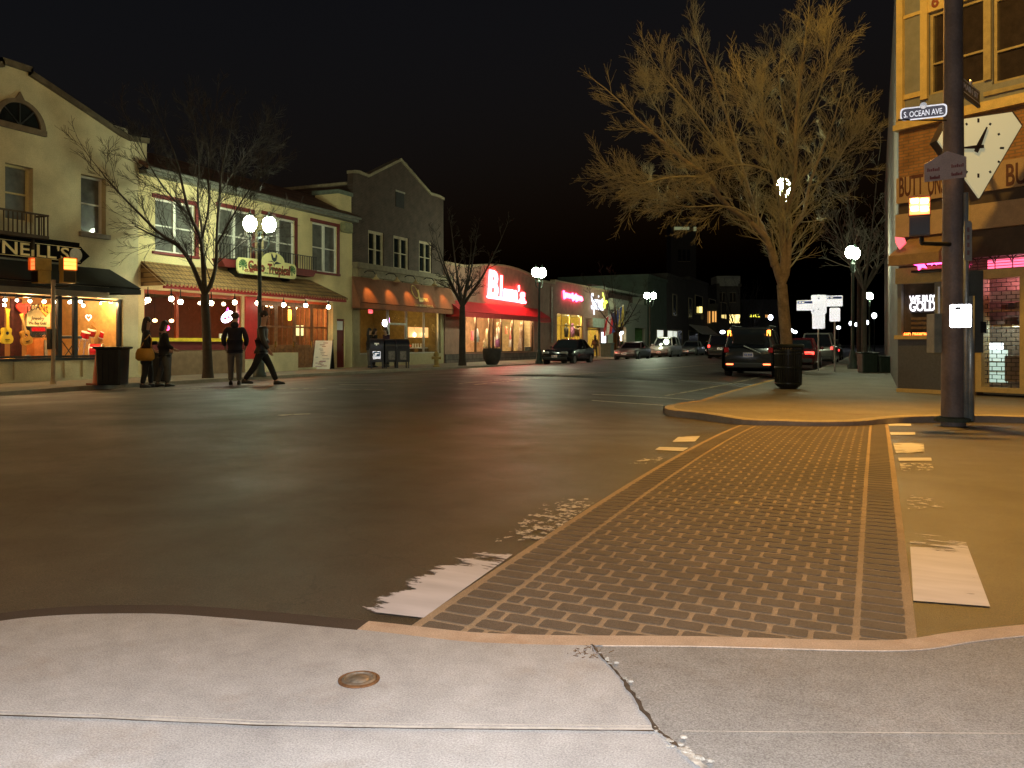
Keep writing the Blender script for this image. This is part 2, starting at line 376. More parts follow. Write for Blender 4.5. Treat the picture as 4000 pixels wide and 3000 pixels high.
struct('pavement_joint', strip(inset(J1, .02), .006, .002, .004), edgec)
struct('pavement_joint', strip(gl([(2665, 2856), (3200, 2861), (4200, 2867)]), .004, .001, .001), edgec)
struct('pavement_joint', strip(SEAM[:3], .009, .003, .004, 10), groove)
struct('pavement_joint', strip(SEAM[2:5], .014, .005, .005, 12), groove)
struct('pavement_joint', strip([SEAM[4], SEAM[5]], .024, .008, .006, 12), M('crumbled_mortar', (.4, .37, .33), .95, var=.5, sc=30))
mb = MB()
for i in range(30):
    t = rnd.random(); k = min(int(t*4), 3); p = SEAM[1+k].lerp(SEAM[2+k], t*4-k)+V((rnd.gauss(0, .022), rnd.gauss(0, .022), 0)); r = rnd.uniform(.003, .011)*(1.3 if k > 2 else .8)
    mb.ball((p.x, p.y, ZN+.003), r, 6, 4, (1.3, 1, .6))
tag(mb.build('gravel', M('concrete_crumbs', (.33, .3, .26), .95, var=.4, sc=40)), 'crumbs of broken concrete along the pavement seam', kind='stuff')
mb = MB()
for i in range(26):
    p = gp(2290+rnd.gauss(0, 38), 2555+rnd.gauss(0, 13), ZN); a = rnd.uniform(0, 6.28); L = rnd.uniform(.01, .03)
    mb.tube([p+V((0, 0, .002)), p+V((math.cos(a)*L, math.sin(a)*L, rnd.uniform(.004, .014)))], [.0018, .0008], 4)
tag(mb.build('debris', M('dead_leaf_bits', (.16, .09, .04), .9, var=.5)), 'dry leaf crumbs gathered where the pavement seam meets the kerb', kind='stuff')
# far corner pavement (bulb-out with ramp)
ZF = .12
nose = gl([(2929, 1639), (2860, 1630), (2780, 1616), (2690, 1605), (2620, 1600), (2594, 1592), (2600, 1582), (2640, 1577), (2733, 1565), (2804, 1541), (2967, 1496), (3015, 1484)], ZF)
front = gl([(9000, 1700), (5200, 1650), (4000, 1626), (3850, 1621), (3700, 1622), (3558, 1624), (3450, 1632), (3368, 1643), (3178, 1646), (3043, 1641)], ZF)
KX = nose[-1].x
tail = [V((KX+.15, 30, ZF)), V((-2.75, 33, ZF)), V((-2.35, 36, ZF)), V((-2.2, 60, ZF)), V((-2.2, 400, ZF))]
FL = smoothline(front+nose, 1)+tail
kin = kerb('kerb', FL, .16, kerbfar, side=-1)
slab('pavement', kin+[V((60, 400, ZF)), V((60, kin[0].y, ZF))], conc_far, ZF)
mb = MB(); nb = smoothline(gl([(2929, 1645), (2860, 1637), (2780, 1623), (2690, 1611), (2620, 1606), (2592, 1597)], .045), 1)
vs = []
for p in nb: vs += [(p.x, p.y-.012, -.05), (p.x, p.y-.012, ZF-.02)]
mb.add(vs, [(2*i, 2*i+1, 2*i+3, 2*i+2) for i in range(len(nb)-1)]); struct('kerb', mb, kerbdark)
# left pavement across the main street
KL = [V((-17.6, -60, ZF)), V((-17.6, 9, ZF)), V((-18.2, 12.5, ZF)), V((-18.9, 16, ZF)), V((-18.95, 30, ZF)), V((-18.3, 35, ZF)), V((-17.5, 39, ZF)), V((-17.4, 60, ZF)), V((-17.4, 400, ZF))]
kl_in = kerb('kerb', smoothline(KL, 1), .16, kerbfar, side=1)
slab('pavement', kl_in+[V((-60, 400, ZF)), V((-60, -60, ZF))], conc_far, ZF)
# ------------------------------------------------------------------ stamped brick crosswalk
grout = concrete('tan_grout_paint', (.33, .245, .165), .5, .35, .3)
brickm = concrete('worn_black_brick', (.115, .092, .074), .3, .4, .3)
X0, X1 = -1.80, .15
def near_edge(x):  # where the near kerb cuts the crosswalk
    best = None
    for a, b in zip(KP, KP[1:]):
        if (a.x-x)*(b.x-x) <= 0 and abs(b.x-a.x) > 1e-6: best = a.y+(b.y-a.y)*(x-a.x)/(b.x-a.x)
    return (best or 3.3)+.0
def far_edge(x): return 13.5
mb = MB(); nxx, nyy = 20, 60; vs = []
for j in range(nyy+1):
    for i in range(nxx+1):
        x = X0+(X1-X0)*i/nxx; y = near_edge(x)+.01+(far_edge(x)-near_edge(x))*j/nyy; vs.append((x, y, zr(x, y)+.005))
mb.add(vs, [(j*(nxx+1)+i, j*(nxx+1)+i+1, (j+1)*(nxx+1)+i+1, (j+1)*(nxx+1)+i) for j in range(nyy) for i in range(nxx)])
mb.mi = 1
bw, bh, gx, gy = .191, .1085, .021, .022
def brick(x0, x1, y0, y1):
    lo = max(near_edge(x0), near_edge(x1))+.012
    if y1 <= lo+.02: return
    y0 = max(y0, lo); c = min(.013, (x1-x0)/3, (y1-y0)/3)
    P = []
    for cx, cy, a0 in ((x1-c, y0+c, -90), (x1-c, y1-c, 0), (x0+c, y1-c, 90), (x0+c, y0+c, 180)):
        for t in (0, 45, 90): P.append((cx+c*math.cos(math.radians(a0+t)), cy+c*math.sin(math.radians(a0+t))))
    mb.add([(x, y, zr(x, y)+.0085) for x, y in P], [list(range(12))])
y = 2.9; r = 0
bx0, bx1 = X0+.045, X1-.04
bw = (bx1-bx0-.35-.056+gx)/9
while y < 13.45:
    j = lambda: rnd.uniform(-.002, .002)
    brick(bx0+j(), bx0+.175, y+gy/2, y+bh-gy/2); brick(bx1-.175, bx1+j(), y+gy/2, y+bh-gy/2)
    a, e = bx0+.175+.028, bx1-.175-.028; x = a-(bw/2 if r % 2 else 0)
    while x < e-.02:
        xa, xb = max(x, a), min(x+bw-gx, e)
        if xb-xa > .05: brick(xa+j(), xb+j(), y+gy/2+j(), y+bh-gy/2+j())
        x += bw
    y += bh; r += 1
struct('crosswalk', mb, [grout, brickm])
# ------------------------------------------------------------------ painted markings
def paint_mat(name, c, thr, sc=9.0, streak=False):
    m = bpy.data.materials.new(name); m.use_nodes = True; nt = m.node_tree; n = nt.nodes; l = nt.links; b = n['Principled BSDF']; b.inputs['Roughness'].default_value = .65
    tc = n.new('ShaderNodeTexCoord'); mp = n.new('ShaderNodeMapping'); l.new(tc.outputs['Object'], mp.inputs[0])
    if streak: mp.inputs['Scale'].default_value = (.35, 1.6, 1)
    no = n.new('ShaderNodeTexNoise'); no.inputs['Scale'].default_value = sc; no.inputs['Detail'].default_value = 8; no.inputs['Roughness'].default_value = .72; l.new(mp.outputs[0], no.inputs['Vector'])
    r = n.new('ShaderNodeMapRange'); r.inputs[1].default_value = thr; r.inputs[2].default_value = thr+.04; l.new(no.outputs['Fac'], r.inputs[0])
    at = n.new('ShaderNodeAttribute'); at.attribute_name = 'edge'
    ad = n.new('ShaderNodeMath'); ad.operation = 'ADD'; l.new(no.outputs['Fac'], ad.inputs[0]); l.new(at.outputs['Fac'], ad.inputs[1]); l.new(ad.outputs[0], r.inputs[0])
    v2 = n.new('ShaderNodeTexNoise'); v2.inputs['Scale'].default_value = 6; v2.inputs['Detail'].default_value = 6; l.new(mp.outputs[0], v2.inputs['Vector'])
    r2 = n.new('ShaderNodeMapRange'); r2.inputs[1].default_value = .3; r2.inputs[2].default_value = .7; r2.inputs[3].default_value = .82; r2.inputs[4].default_value = 1.08; l.new(v2.outputs['Fac'], r2.inputs[0])
    vm = n.new('ShaderNodeVectorMath'); vm.operation = 'SCALE'; vm.inputs[0].default_value = c; l.new(r2.outputs[0], vm.inputs['Scale']); l.new(vm.outputs[0], b.inputs['Base Color'])
    t = n.new('ShaderNodeBsdfTransparent'); mx = n.new('ShaderNodeMixShader'); l.new(r.outputs[0], mx.inputs[0]); l.new(t.outputs[0], mx.inputs[1]); l.new(b.outputs[0], mx.inputs[2]); l.new(mx.outputs[0], n['Material Output'].inputs[0])
    return m
pm_bar = paint_mat('white_thermoplastic', (.6, .585, .64), .30, 10, True)
pm_old = paint_mat('worn_white_paint', (.55, .52, .5), .50, 14)
pm_line = paint_mat('white_line_paint', (.62, .56, .42), .40, 12)
pm_faint = paint_mat('faded_line_paint', (.42, .36, .24), .45, 6)
pm_yel = paint_mat('yellow_line_paint', (.62, .36, .05), .42, 10)
def patch(name, quad, mat, n=14, m=10, wear=(0, 0, 0, 0), dz=.006):
    "a painted patch from four ground pixels, worn away along chosen sides (0-1: near left, near right, far right, far left order of edges)"
    a, b, c, d = [gr(x, y) for x, y in quad]; mb = MB(); ed = []
    for j in range(m+1):
        for i in range(n+1):
            u, v = i/n, j/m; p = a.lerp(b, u).lerp(d.lerp(c, u), v); mb.v.append(V((p.x, p.y, zr(p.x, p.y)+dz)))
            e = 0
            for w, q in zip(wear, (v, 1-u, 1-v, u)):
                e -= w*max(0, 1-q*2.2)
            ed.append(e)
    mb.f = [(j*(n+1)+i, j*(n+1)+i+1, (j+1)*(n+1)+i+1, (j+1)*(n+1)+i) for j in range(m) for i in range(n)]; mb.m = [0]*len(mb.f)
    o = struct(name, mb, mat); at = o.data.attributes.new('edge', 'FLOAT', 'POINT'); at.data.foreach_set('value', ed); return o
# left side of the crosswalk
patch('road_marking', [(1392, 2388), (1655, 2418), (2010, 2165), (1800, 2150)], pm_bar, 24, 24, (0, 0, .22, .26))
patch('road_marking', [(1925, 2120), (2120, 2110), (2345, 1950), (2150, 1950)], pm_old, 18, 18, (.0, 0, .03, .05))
patch('road_marking', [(2440, 1830), (2560, 1812), (2600, 1786), (2490, 1790)], pm_old, 10, 8, (.05, 0, .05, .05))
patch('road_marking', [(2558, 1759), (2668, 1764), (2690, 1751), (2575, 1748)], pm_bar, 10, 4, (0, 0, 0, .02))
patch('road_marking', [(2625, 1728), (2715, 1726), (2735, 1705), (2650, 1708)], pm_bar, 10, 6, (.04, .06, .06, .12))
# right side of the crosswalk
patch('road_marking', [(3568, 2351), (3868, 2374), (3762, 2092), (3552, 2088)], pm_bar, 24, 24, (0, 0, .3, 0))
patch('road_marking', [(3547, 1996), (3700, 1996), (3680, 1935), (3540, 1938)], pm_old, 14, 10, (.06, .06, .08, 0))
patch('road_marking', [(3520, 1842), (3650, 1840), (3640, 1812), (3515, 1812)], pm_old, 14, 6, (0, .03, 0, 0))
patch('road_marking', [(3512, 1802), (3640, 1802), (3637, 1790), (3508, 1790)], pm_bar, 10, 4)
patch('road_marking', [(3500, 1772), (3612, 1772), (3608, 1732), (3488, 1732)], pm_bar, 14, 10, (.16, .12, .1, .06))
patch('road_marking', [(3480, 1700), (3576, 1700), (3574, 1690), (3476, 1690)], pm_bar, 10, 4, (0, .05, 0, 0))
patch('road_marking', [(3472, 1664), (3560, 1665), (3558, 1656), (3468, 1656)], pm_bar, 10, 4)
# stop line and crossing lines on the main street
def line(name, pts, w, mat, dz=.006, n=8):
    P = [gr(x, y) for x, y in pts]; mb = strip(P, w, .004, 0, n)
    for p in mb.v: p.z = zr(p.x, p.y)+dz
    o = struct(name, mb, mat); at = o.data.attributes.new('edge', 'FLOAT', 'POINT'); at.data.foreach_set('value', [0.0]*len(o.data.vertices)); return o
line('road_line', [(2312, 1541), (2500, 1549), (2712, 1563)], .13, pm_line)
line('road_line', [(2312, 1565), (2450, 1575), (2592, 1584)], .12, pm_line)
line('road_line', [(2590, 1548), (2700, 1529), (2850, 1500), (2930, 1482), (3060, 1452)], .10, pm_faint)
line('road_line', [(423, 1521), (700, 1520), (1000, 1519), (1252, 1520), (1500, 1524)], .11, pm_faint)
line('road_line', [(1288, 1494), (1607, 1495), (1800, 1499)], .09, pm_faint)
line('road_line', [(1322, 1503), (1478, 1505)], .10, pm_line)
line('road_line', [(1090, 1624), (1150, 1620), (1215, 1618)], .10, pm_faint)
for q in ((0, 0), (20, 5)):
    line('road_line', [(1790+q[0]*3, 1499+q[1]), (2050+q[0], 1477+q[1]*.8), (2300, 1458+q[1]*.6), (2556, 1443+q[1]*.4), (2800, 1421)], .09, pm_yel if 0 else pm_faint)
yk = [p+V((-.02, 0, .006-.0)) for p in nose[-5:]]
mb = strip([V((p.x, p.y, ZF+.0)) for p in inset(nose[-5:]+tail[:1], .06*-1)], .11, .012, .007, 8)
o = struct('kerb_paint', mb, pm_yel); at = o.data.attributes.new('edge', 'FLOAT', 'POINT'); at.data.foreach_set('value', [0.0]*len(o.data.vertices))
# covers set into the ground
def cover(name, px, py, z, r, label, rust):
    p = gp(px, py, z) if z else gr(px, py); t = T(name, label, 'cover', (p.x, p.y, p.z))
    a = MB(); a.lathe([(r, -.02), (r, .004), (r*.86, .006), (r*.84, .001), (.001, .001)], p, 28); a.build('rim', rust, t, 40)
    b = MB(); b.lathe([(r*.82, -.01), (r*.82, .005), (r*.7, .007), (r*.66, .004), (r*.5, .004), (r*.45, .007), (r*.1, .008), (.001, .008)], p, 28)
    b.build('lid', M('cast_iron_lid', (.2, .16, .12), .6, .5, var=.4, sc=30), t, 40)
rust = M('rusty_iron', (.16, .075, .03), .8, .3, var=.5, sc=40)
cover('valve_cover', 1402, 2656, ZN, .068, 'small round rusty valve cover set in the pale foreground pavement', rust)
p = gr(2866, 1966); cover('valve_cover', 2866, 1966, 0, .10, 'dark round iron cover in the brick crosswalk', rust)
# ================================================================== LEFT SIDE OF THE MAIN STREET
L = Fr((-22, 0, 0), (0, 1, 0), (1, 0, 0))
def sash(fr, r, parent, rec=.16, fm=whitep, cols=1, rail=.5, trim=None, tw=.13, sill=None, head_only=False, gm=None, fw_=.06):
    "sash window in an opening: frame part with pane (and sill, trim) sub-parts"
    s0, s1, z0, z1 = r; mb = MB(); o0, o1 = -rec-.05, -rec+.03
    mb.fb(fr, s0, s0+fw_, z0, z1, o0, o1); mb.fb(fr, s1-fw_, s1, z0, z1, o0, o1); mb.fb(fr, s0+fw_, s1-fw_, z1-fw_, z1, o0, o1); mb.fb(fr, s0+fw_, s1-fw_, z0, z0+fw_, o0, o1)
    w = (s1-s0-2*fw_)
    for c in range(1, cols): x = s0+fw_+w*c/cols; mb.fb(fr, x-.055, x+.055, z0+fw_, z1-fw_, o0, o1+.01)
    if rail:
        zz = z0+(z1-z0)*rail; mb.fb(fr, s0+fw_, s1-fw_, zz-.022, zz+.022, o0, o1-.004)
    f = mb.build('window', fm, parent)
    p = MB(); p.fb(fr, s0+.02, s1-.02, z0+.02, z1-.02, o0-.02, o0+.015); p.build('pane', gm or dkglass, f)
    if trim:
        t = MB(); t.fb(fr, s0-tw, s1+tw, z1, z1+tw, -.02, .05); t.fb(fr, s1, s1+tw, z0, z1, -.02, .045)
        if not head_only: t.fb(fr, s0-tw*.6, s0, z0, z1, -.02, .045)
        t.fb(fr, s0-tw, s1+tw, z0-.09, z0, -.02, .09); t.build('trim', trim, f)
    if sill:
        t = MB(); t.fb(fr, s0-.08, s1+.08, z0-.14, z0, -.02, .12); t.build('sill', sill, f)
    return f
def awning(fr, s0, s1, zt, zb, o0, o1, mat, parent, inset_=.0, val=.2, name='awning'):
    mb = MB(); i = inset_
    a = [fr.p(s0+i, zt, o0), fr.p(s1-i, zt, o0), fr.p(s1, zb+val, o1), fr.p(s0, zb+val, o1)]
    b = [fr.p(s0+i, zt-.05, o0), fr.p(s1-i, zt-.05, o0), fr.p(s1-.02, zb+val-.04, o1-.03), fr.p(s0+.02, zb+val-.04, o1-.03)]
    mb.hexa([b[0], b[1], b[2], b[3], a[0], a[1], a[2], a[3]])
    mb.fb(fr, s0, s1, zb, zb+val-.05, o1-.03, o1)
    for s in (s0, s1):
        q = .015 if s == s0 else -.015; e = s+(i if s == s0 else -i)
        mb.prism([fr.p(e, zt-.06, o0), fr.p(s, zb+val-.05, o1-.04), fr.p(s, zb, o1-.04), fr.p(e, zb, o0)], fr.u*q)
    return mb.build(name, mat, parent)
def shopbox(fr, s0, s1, z0, z1, depth, parent, back, side, floor, ceil, o0=-.3):
    "the room behind a shop window"
    mb = MB(); t = .06
    mb.mi = 0; mb.fb(fr, s0, s1, z0, z1, o0-depth-t, o0-depth)
    mb.mi = 1; mb.fb(fr, s0-t, s0, z0, z1, o0-depth, o0); mb.fb(fr, s1, s1+t, z0, z1, o0-depth, o0)
    mb.mi = 2; mb.fb(fr, s0-t, s1+t, z0-t, z0, o0-depth-t, o0); mb.mi = 3; mb.fb(fr, s0-t, s1+t, z1, z1+t, o0-depth-t, o0)
    return mb.build('shop_interior', [back, side, floor, ceil], parent)
def shell(fr, s0, s1, z1, depth, parent, mat, o0=-.3, keep=None):
    "side and back walls and a flat roof behind the facade"
    mb = MB(); mb.fb(fr, s0, s0+.2, .0, z1, o0-depth, o0); mb.fb(fr, s1-.2, s1, .0, z1, o0-depth, o0); mb.fb(fr, s0, s1, 0, z1, o0-depth-.2, o0-depth); mb.fb(fr, s0+.2, s1-.2, z1-.3, z1-.1, o0-depth, o0)
    return mb.build('side_wall', mat, parent)
def bars(fr, r, xs, w, parent, mat, o=-.12, name='mullion', zs=(), bw=.06):
    s0, s1, z0, z1 = r; mb = MB()
    for x in xs: mb.fb(fr, x-w/2, x+w/2, z0, z1, o-.05, o+.05)
    for z in zs: mb.fb(fr, s0, s1, z-bw/2, z+bw/2, o-.045, o+.045)
    return mb.build(name, mat, parent)
def pane(fr, s0, s1, z0, z1, parent, o=-.12, mat=None):
    mb = MB(); mb.fb(fr, s0, s1, z0, z1, o-.006, o); return mb.build('pane', mat or glass, parent)
lapm = BR('terracotta_roof_tiles', (.13, .055, .035), (.17, .07, .04), (.05, .022, .016), .22, .28, .02, .8, bump=.8)
slate = M('dark_roofing', (.03, .028, .026), .9)
# ------------------------------------------------------------------ music and loan shop
sR = L.px(540, 700)[0]; S0 = 8.0
b1 = T('shop_building', 'cream stucco gabled building above the music and loan shop window', 'building', (-22, 15.6, 0))
w1 = L.rect(20, 634, 129, 855); w2 = L.rect(316, 679, 414, 905)
stf = (S0+.3, L.px(481, 1165)[0], L.px(0, 1402)[1], 2.62)
mb = MB(); ze = L.px(549, 655)[1]
mb.wall(L, S0, sR, .0, ze, [w1, w2, stf], -.3, 0)
P = lambda x, y: L.px(x, y)
pk = P(60, 270); rg = [(sR, ze), P(549, 655), P(572, 634), P(574, 561), P(505, 551), P(468, 533), P(330, 440), P(200, 354), P(110, 296)]
mir = [(2*pk[0]-s, z) for s, z in rg][::-1]
gab = rg+[(pk[0]+.45, pk[1]+.02), (pk[0]-.45, pk[1]+.02)]+mir
mb.fpoly(L, gab, -.3, 0.001)
mb.build('wall', stucco, b1)
cop = MB()
sl = rg[3:]+[(pk[0]+.45, pk[1]+.02), (pk[0]-.45, pk[1]+.02)]+mir[:-3]
for a, b in zip(sl, sl[1:]):
    if (V(a)-V(b)).length > .05: cop.fpoly(L, [a, b, (b[0], b[1]+.16), (a[0], a[1]+.16)], -.36, .12)
cop.build('coping', M('dark_stained_coping', (.12, .095, .06), .9, var=.4, sc=3), b1)  # coping in one mottled dark brown
shell(L, S0, sR, 6.3, 9, b1, stucco)
sash(L, w1, b1, .22, cream2, 1, .5, gm=curt); sash(L, w2, b1, .22, whitep, 1, .52, gm=curt, sill=M('grey_stone_sill', (.22, .2, .17), .9))
# lunette
c0 = L.px(74, 489); rr = .62; mb = MB(); N = 20
outer = [(c0[0]+1.0*rr*1.28*math.cos(pi*i/N), c0[1]-.06+1.28*rr*math.sin(pi*i/N)) for i in range(N+1)]; outer[N//2] = (outer[N//2][0], outer[N//2][1]+.2)
inner = [(c0[0]+rr*math.cos(pi*i/N), c0[1]+rr*math.sin(pi*i/N)) for i in range(N+1)]
for i in range(N): mb.fpoly(L, [outer[i], outer[i+1], inner[i+1], inner[i]], -.01, .07)
mb.fb(L, c0[0]-rr*1.28, c0[0]+rr*1.28, c0[1]-.16, c0[1], -.01, .1)
lu = mb.build('arched_window', M('brown_stone_trim', (.15, .11, .07), .9), b1)
mb = MB(); mb.fpoly(L, inner, .0, .02); mb.build('pane', dkglass, lu)
mb = MB(); mb.fb(L, c0[0]-.02, c0[0]+.02, c0[1], c0[1]+rr, .02, .05)
for a in (45, 135): mb.fpoly(L, [(c0[0]+.02, c0[1]), (c0[0]+math.cos(math.radians(a))*rr, c0[1]+math.sin(math.radians(a))*rr), (c0[0]+math.cos(math.radians(a+4))*rr, c0[1]+math.sin(math.radians(a+4))*rr), (c0[0]-.02, c0[1])], .02, .045)
mb.build('glazing_bar', black, lu)
# roof vent box behind the gable and alarm box on the restaurant corner
r = L.rect(447, 489, 499, 545, -1.0); mb = MB(); mb.fb(L, r[0], r[1], r[2]-.4, r[3], -1.6, -1.0); vb = mb.build('roof_vent', M('pale_vent_metal', (.3, .26, .18), .6, .3), b1); mb = MB(); mb.lathe([(.16, 0), (.16, .02), (.001, .02)], L.p((r[0]+r[1])/2, (r[2]+r[3])/2, -1.0), 18, L.n); mb.build('louvre', black, vb)
# small balcony
r = L.rect(-60, 801, 192, 905, .5); mb = MB(); mb.fb(L, r[0], r[1], r[2], r[2]+.1, 0, .5); mb.fb(L, r[0], r[1], r[3]-.05, r[3], .45, .5)
n = 14
for i in range(n+1): s = r[0]+.02+(r[1]-r[0]-.04)*i/n; mb.fb(L, s-.012, s+.012, r[2]+.1, r[3]-.05, .46, .49)
for s in (r[0], r[1]-.04): mb.fb(L, s, s+.04, r[3]-.05, r[3], 0, .45); [mb.fb(L, s+.01, s+.03, r[2]+.1, r[3]-.05, o, o+.02) for o in (.08, .2, .32)]
for s in (r[0]+.3, r[1]-.35): mb.fpoly(L, [(s, r[2]), (s, r[2]-.3), (s+.06, r[2]-.3), (s+.06, r[2])], 0, .3)
mb.build('balcony', M('rusty_iron_balcony', (.07, .045, .025), .7, .3), b1)
# awning + storefront
zt = L.px(509, 1059, .1)[1]; sA, zb_ = L.px(551, 1149, 1.05)
awning(L, S0-.5, sA, zt, zb_-.02, .02, 1.05, M('black_canvas', (.012, .013, .012), .8, var=.3), b1, .28)
MUL = [L.px(241, 1200)[0], L.px(303, 1200)[0]]
bars(L, stf, [S0+.4, 12.2, 15.0-2.0]+MUL+[stf[1]-.06], .13, b1, black, zs=(stf[2]+.04, 2.55))
ps = [S0+.4, 12.2, 13.0]+MUL+[stf[1]-.06]
for a, b_ in zip(ps, ps[1:]): pane(L, a+.065, b_-.065, stf[2]+.07, 2.52, b1)
mb = MB(); mb.fb(L, stf[0], stf[1]+.1, stf[2]-.07, stf[2], -.3, .07); mb.build('sill', black, b1)
mb = MB()
for x in (65, 260, 330, 470): s = L.px(x, 1440)[0]; mb.fb(L, s-.1, s+.1, .12, stf[2]-.09, 0, .05)
mb.fb(L, S0, sR, .12, .2, 0, .06); mb.build('bulkhead_trim', stucco, b1)
shopbox(L, S0+.2, stf[1], .62, 2.75, 2.6, b1, M('orange_panel_wall', (.42, .19, .05), .6, var=.15), M('orange_side_wall', (.5, .28, .09), .6), M('display_floor', (.42, .36, .25), .7), M('cream_ceiling', (.5, .42, .3), .8))
# window lettering
pa = [c for c in b1.children if c.name.startswith('pane')]
G = lambda x, y, o=-.1: L.p(*L.px(x, y, o), o)
inkg = M('dark_window_lettering', (.10, .045, .01), .6, var=.05)
text('LOANS', 'lettering', inkg, pa[2], G(147, 1213, -.1), L.u, UP, .26, .004, .004, fit=.66, curve=.10)
text('Jewelry', 'lettering', inkg, pa[2], G(147, 1244, -.1), L.u, UP, .14, .004, .002, fit=.42, shear=.2)
text('We Buy Gold', 'lettering', inkg, pa[2], G(147, 1263, -.1), L.u, UP, .12, .004, .003, fit=.55)
# hanging fascia sign
sg = L.px(-420, 960, .15); tip = L.px(346, 989, .15)
z0, z1 = L.px(0, 1001, .15)[1], L.px(0, 926, .15)[1]; e = L.px(312, 960, .15)[0]
matt = M('matt_black_board', (.006, .006, .007), .85, spec=.1)
sign = T('shop_sign', "long black shop sign with gold serif letters 'NEILL'S and a pointed end", 'sign', L.p(14.5, z0, .15))
mb = MB(); zm = (z0+z1)/2
mb.fpoly(L, [(11.6, z0), (e, z0), (e+.05, z0+.06), (tip[0], zm), (e+.05, z1-.06), (e, z1), (11.6, z1)], .08, .2)
mb.fb(L, 11.6, e-.08, z1, z1+.1, .06, .24); bd = mb.build('board', matt, sign)
mb = MB(); gold = M('gold_leaf', (1, .78, .34), .45, .0, var=.1)
for zz in (z0+.05, z1-.065): mb.fb(L, 11.7, e-.02, zz, zz+.015, .2, .206)
mb.build('border', gold, sign)
n0 = L.px(5, 960, .22)[0]; n1 = L.px(272, 970, .22)[0]
text("'NEILL'S", 'lettering', gold, sign, L.p((n0+n1)/2-.06, zm-.02, .2), L.u, UP, .5, .012, .006, fit=n1-n0+.1)
text("O", 'lettering', gold, sign, L.p(n0-.42, zm, .2), L.u, UP, .55, .012, .006)
mb = MB(); dc = L.px(297, 986, .22); mb.lathe([(.2, 0), (.2, .03), (.17, .035), (.17, .02), (.001, .02)], L.p(dc[0], zm, .2), 24, L.n); mb.build('dial', M('cream_dial', (.6, .58, .5), .5), sign)
# spot bulbs in the shop window and their light
spotm = EM('window_spot', (1, .86, .62), 26)
bulbs = [(20, 1172), (65, 1173), (117, 1176), (172, 1178), (212, 1180), (272, 1180), (314, 1178), (325, 1193), (370, 1190), (397, 1185), (16, 1192)]
proto = None
for i, (x, y) in enumerate(bulbs):
    o = -1.0-.5*(i % 3); s, z = L.px(x, y, o); p = L.p(s, z, o)
    if proto is None:
        proto = T('spot_lamp', 'small round spot lamp glowing under the ceiling of the music shop window', 'lamp', p, 0, 'spot lamps in the music shop window')
        a = MB(); a.ball((0, 0, 0), .055, 10, 6); a.build('bulb', spotm, proto, True, True)
        a = MB(); a.lathe([(.03, .03), (.05, .05), (.045, .11), (.012, .12), (.012, 2.72-z)], (0, 0, 0), 8); a.build('holder', black, proto, True, True)
    else: copy_tree(proto, None, p)
for s in (13.0, 14.6, 16.2, 17.7, 18.8): lamp('shop_light', L.p(s, 2.5, -.42), 95, (1, .62, .26), .1)
# ---- goods in the window
def guitar(name, label, x, y, tilt, o, col, L_=1.0, dark=True):
    s, z = L.px(x, y, o); t = T(name, label, 'guitar', L.p(s, z, o)); c, q = math.cos(tilt), math.sin(tilt)
    def pt(a, b): return (s+a*c-b*q, z+a*q+b*c)
    prof = [(-.01, 0), (.1, .005), (.175, .05), (.2, .14), (.185, .22), (.135, .29), (.13, .33), (.15, .40), (.145, .46), (.1, .5), (.03, .51)]
    pts = [pt(a*L_, b*L_) for a, b in prof]+[pt(-a*L_, b*L_) for a, b in prof[::-1]]
    mb = MB(); mb.fpoly(L, pts, o-.1, o); mb.build('body', col, t)
    mb = MB(); mb.fpoly(L, [pt(-.04*L_, .42*L_), pt(.04*L_, .42*L_), pt(.034*L_, .92*L_), pt(-.034*L_, .92*L_)], o+.001, o+.03); mb.build('neck', M('maple_neck', (.6, .38, .14), .4) if not dark else col, t)
    mb = MB(); mb.fpoly(L, [pt(-.04*L_, .92*L_), pt(.04*L_, .92*L_), pt(.07*L_, 1.09*L_), pt(-.07*L_, 1.09*L_)], o-.005, o+.02); mb.build('headstock', col, t)
    mb = MB(); mb.lathe([(.05*L_, 0), (.05*L_, .004), (.001, .004)], L.p(*pt(0, .33*L_), o), 16, L.n); mb.fpoly(L, [pt(-.07*L_, .12*L_), pt(.07*L_, .12*L_), pt(.07*L_, .145*L_), pt(-.07*L_, .145*L_)], o, o+.012); mb.build('sound_hole', black, t)
    return t
guitar('guitar', 'upright bright yellow guitar standing leftmost in the music shop window', 29, 1343, 0.0, -.75, M('yellow_guitar_lacquer', (.8, .62, .06), .25, var=.05), .92)
guitar('guitar', 'honey coloured acoustic guitar leaning beside the yellow guitar', 112, 1347, .26, -.75, M('spruce_guitar_top', (.62, .33, .07), .25, var=.12), .86, False)
def drumthing(name, label, cat, c, ax, r, h, shellm, headm=None):
    t = T(name, label, cat, c); mb = MB(); mb.lathe([(r, 0), (r, h)], c, 20, ax); mb.build('shell', shellm, t, 40)
    for hh in (-.012, h-.012):
        mb = MB(); mb.lathe([(r*1.03, hh), (r*1.03, hh+.03), (r*.96, hh+.031), (.001, hh+.031)], V(c), 20, ax); mb.build('drum_head', headm or whitep, t, 40)
    return t
redd = M('red_sparkle_lacquer', (.42, .012, .02), .2, var=.4, sc=30); chrome = M('chrome', (.6, .58, .55), .15, 1)
p = L.p(*L.px(352, 1372, -.9), -.9); drumthing('bass_drum', 'large red bass drum with a white head in the music shop window', 'drum', p, (.75, .62, 0), .24, .36, redd, M('white_drum_head', (.8, .78, .72), .5))
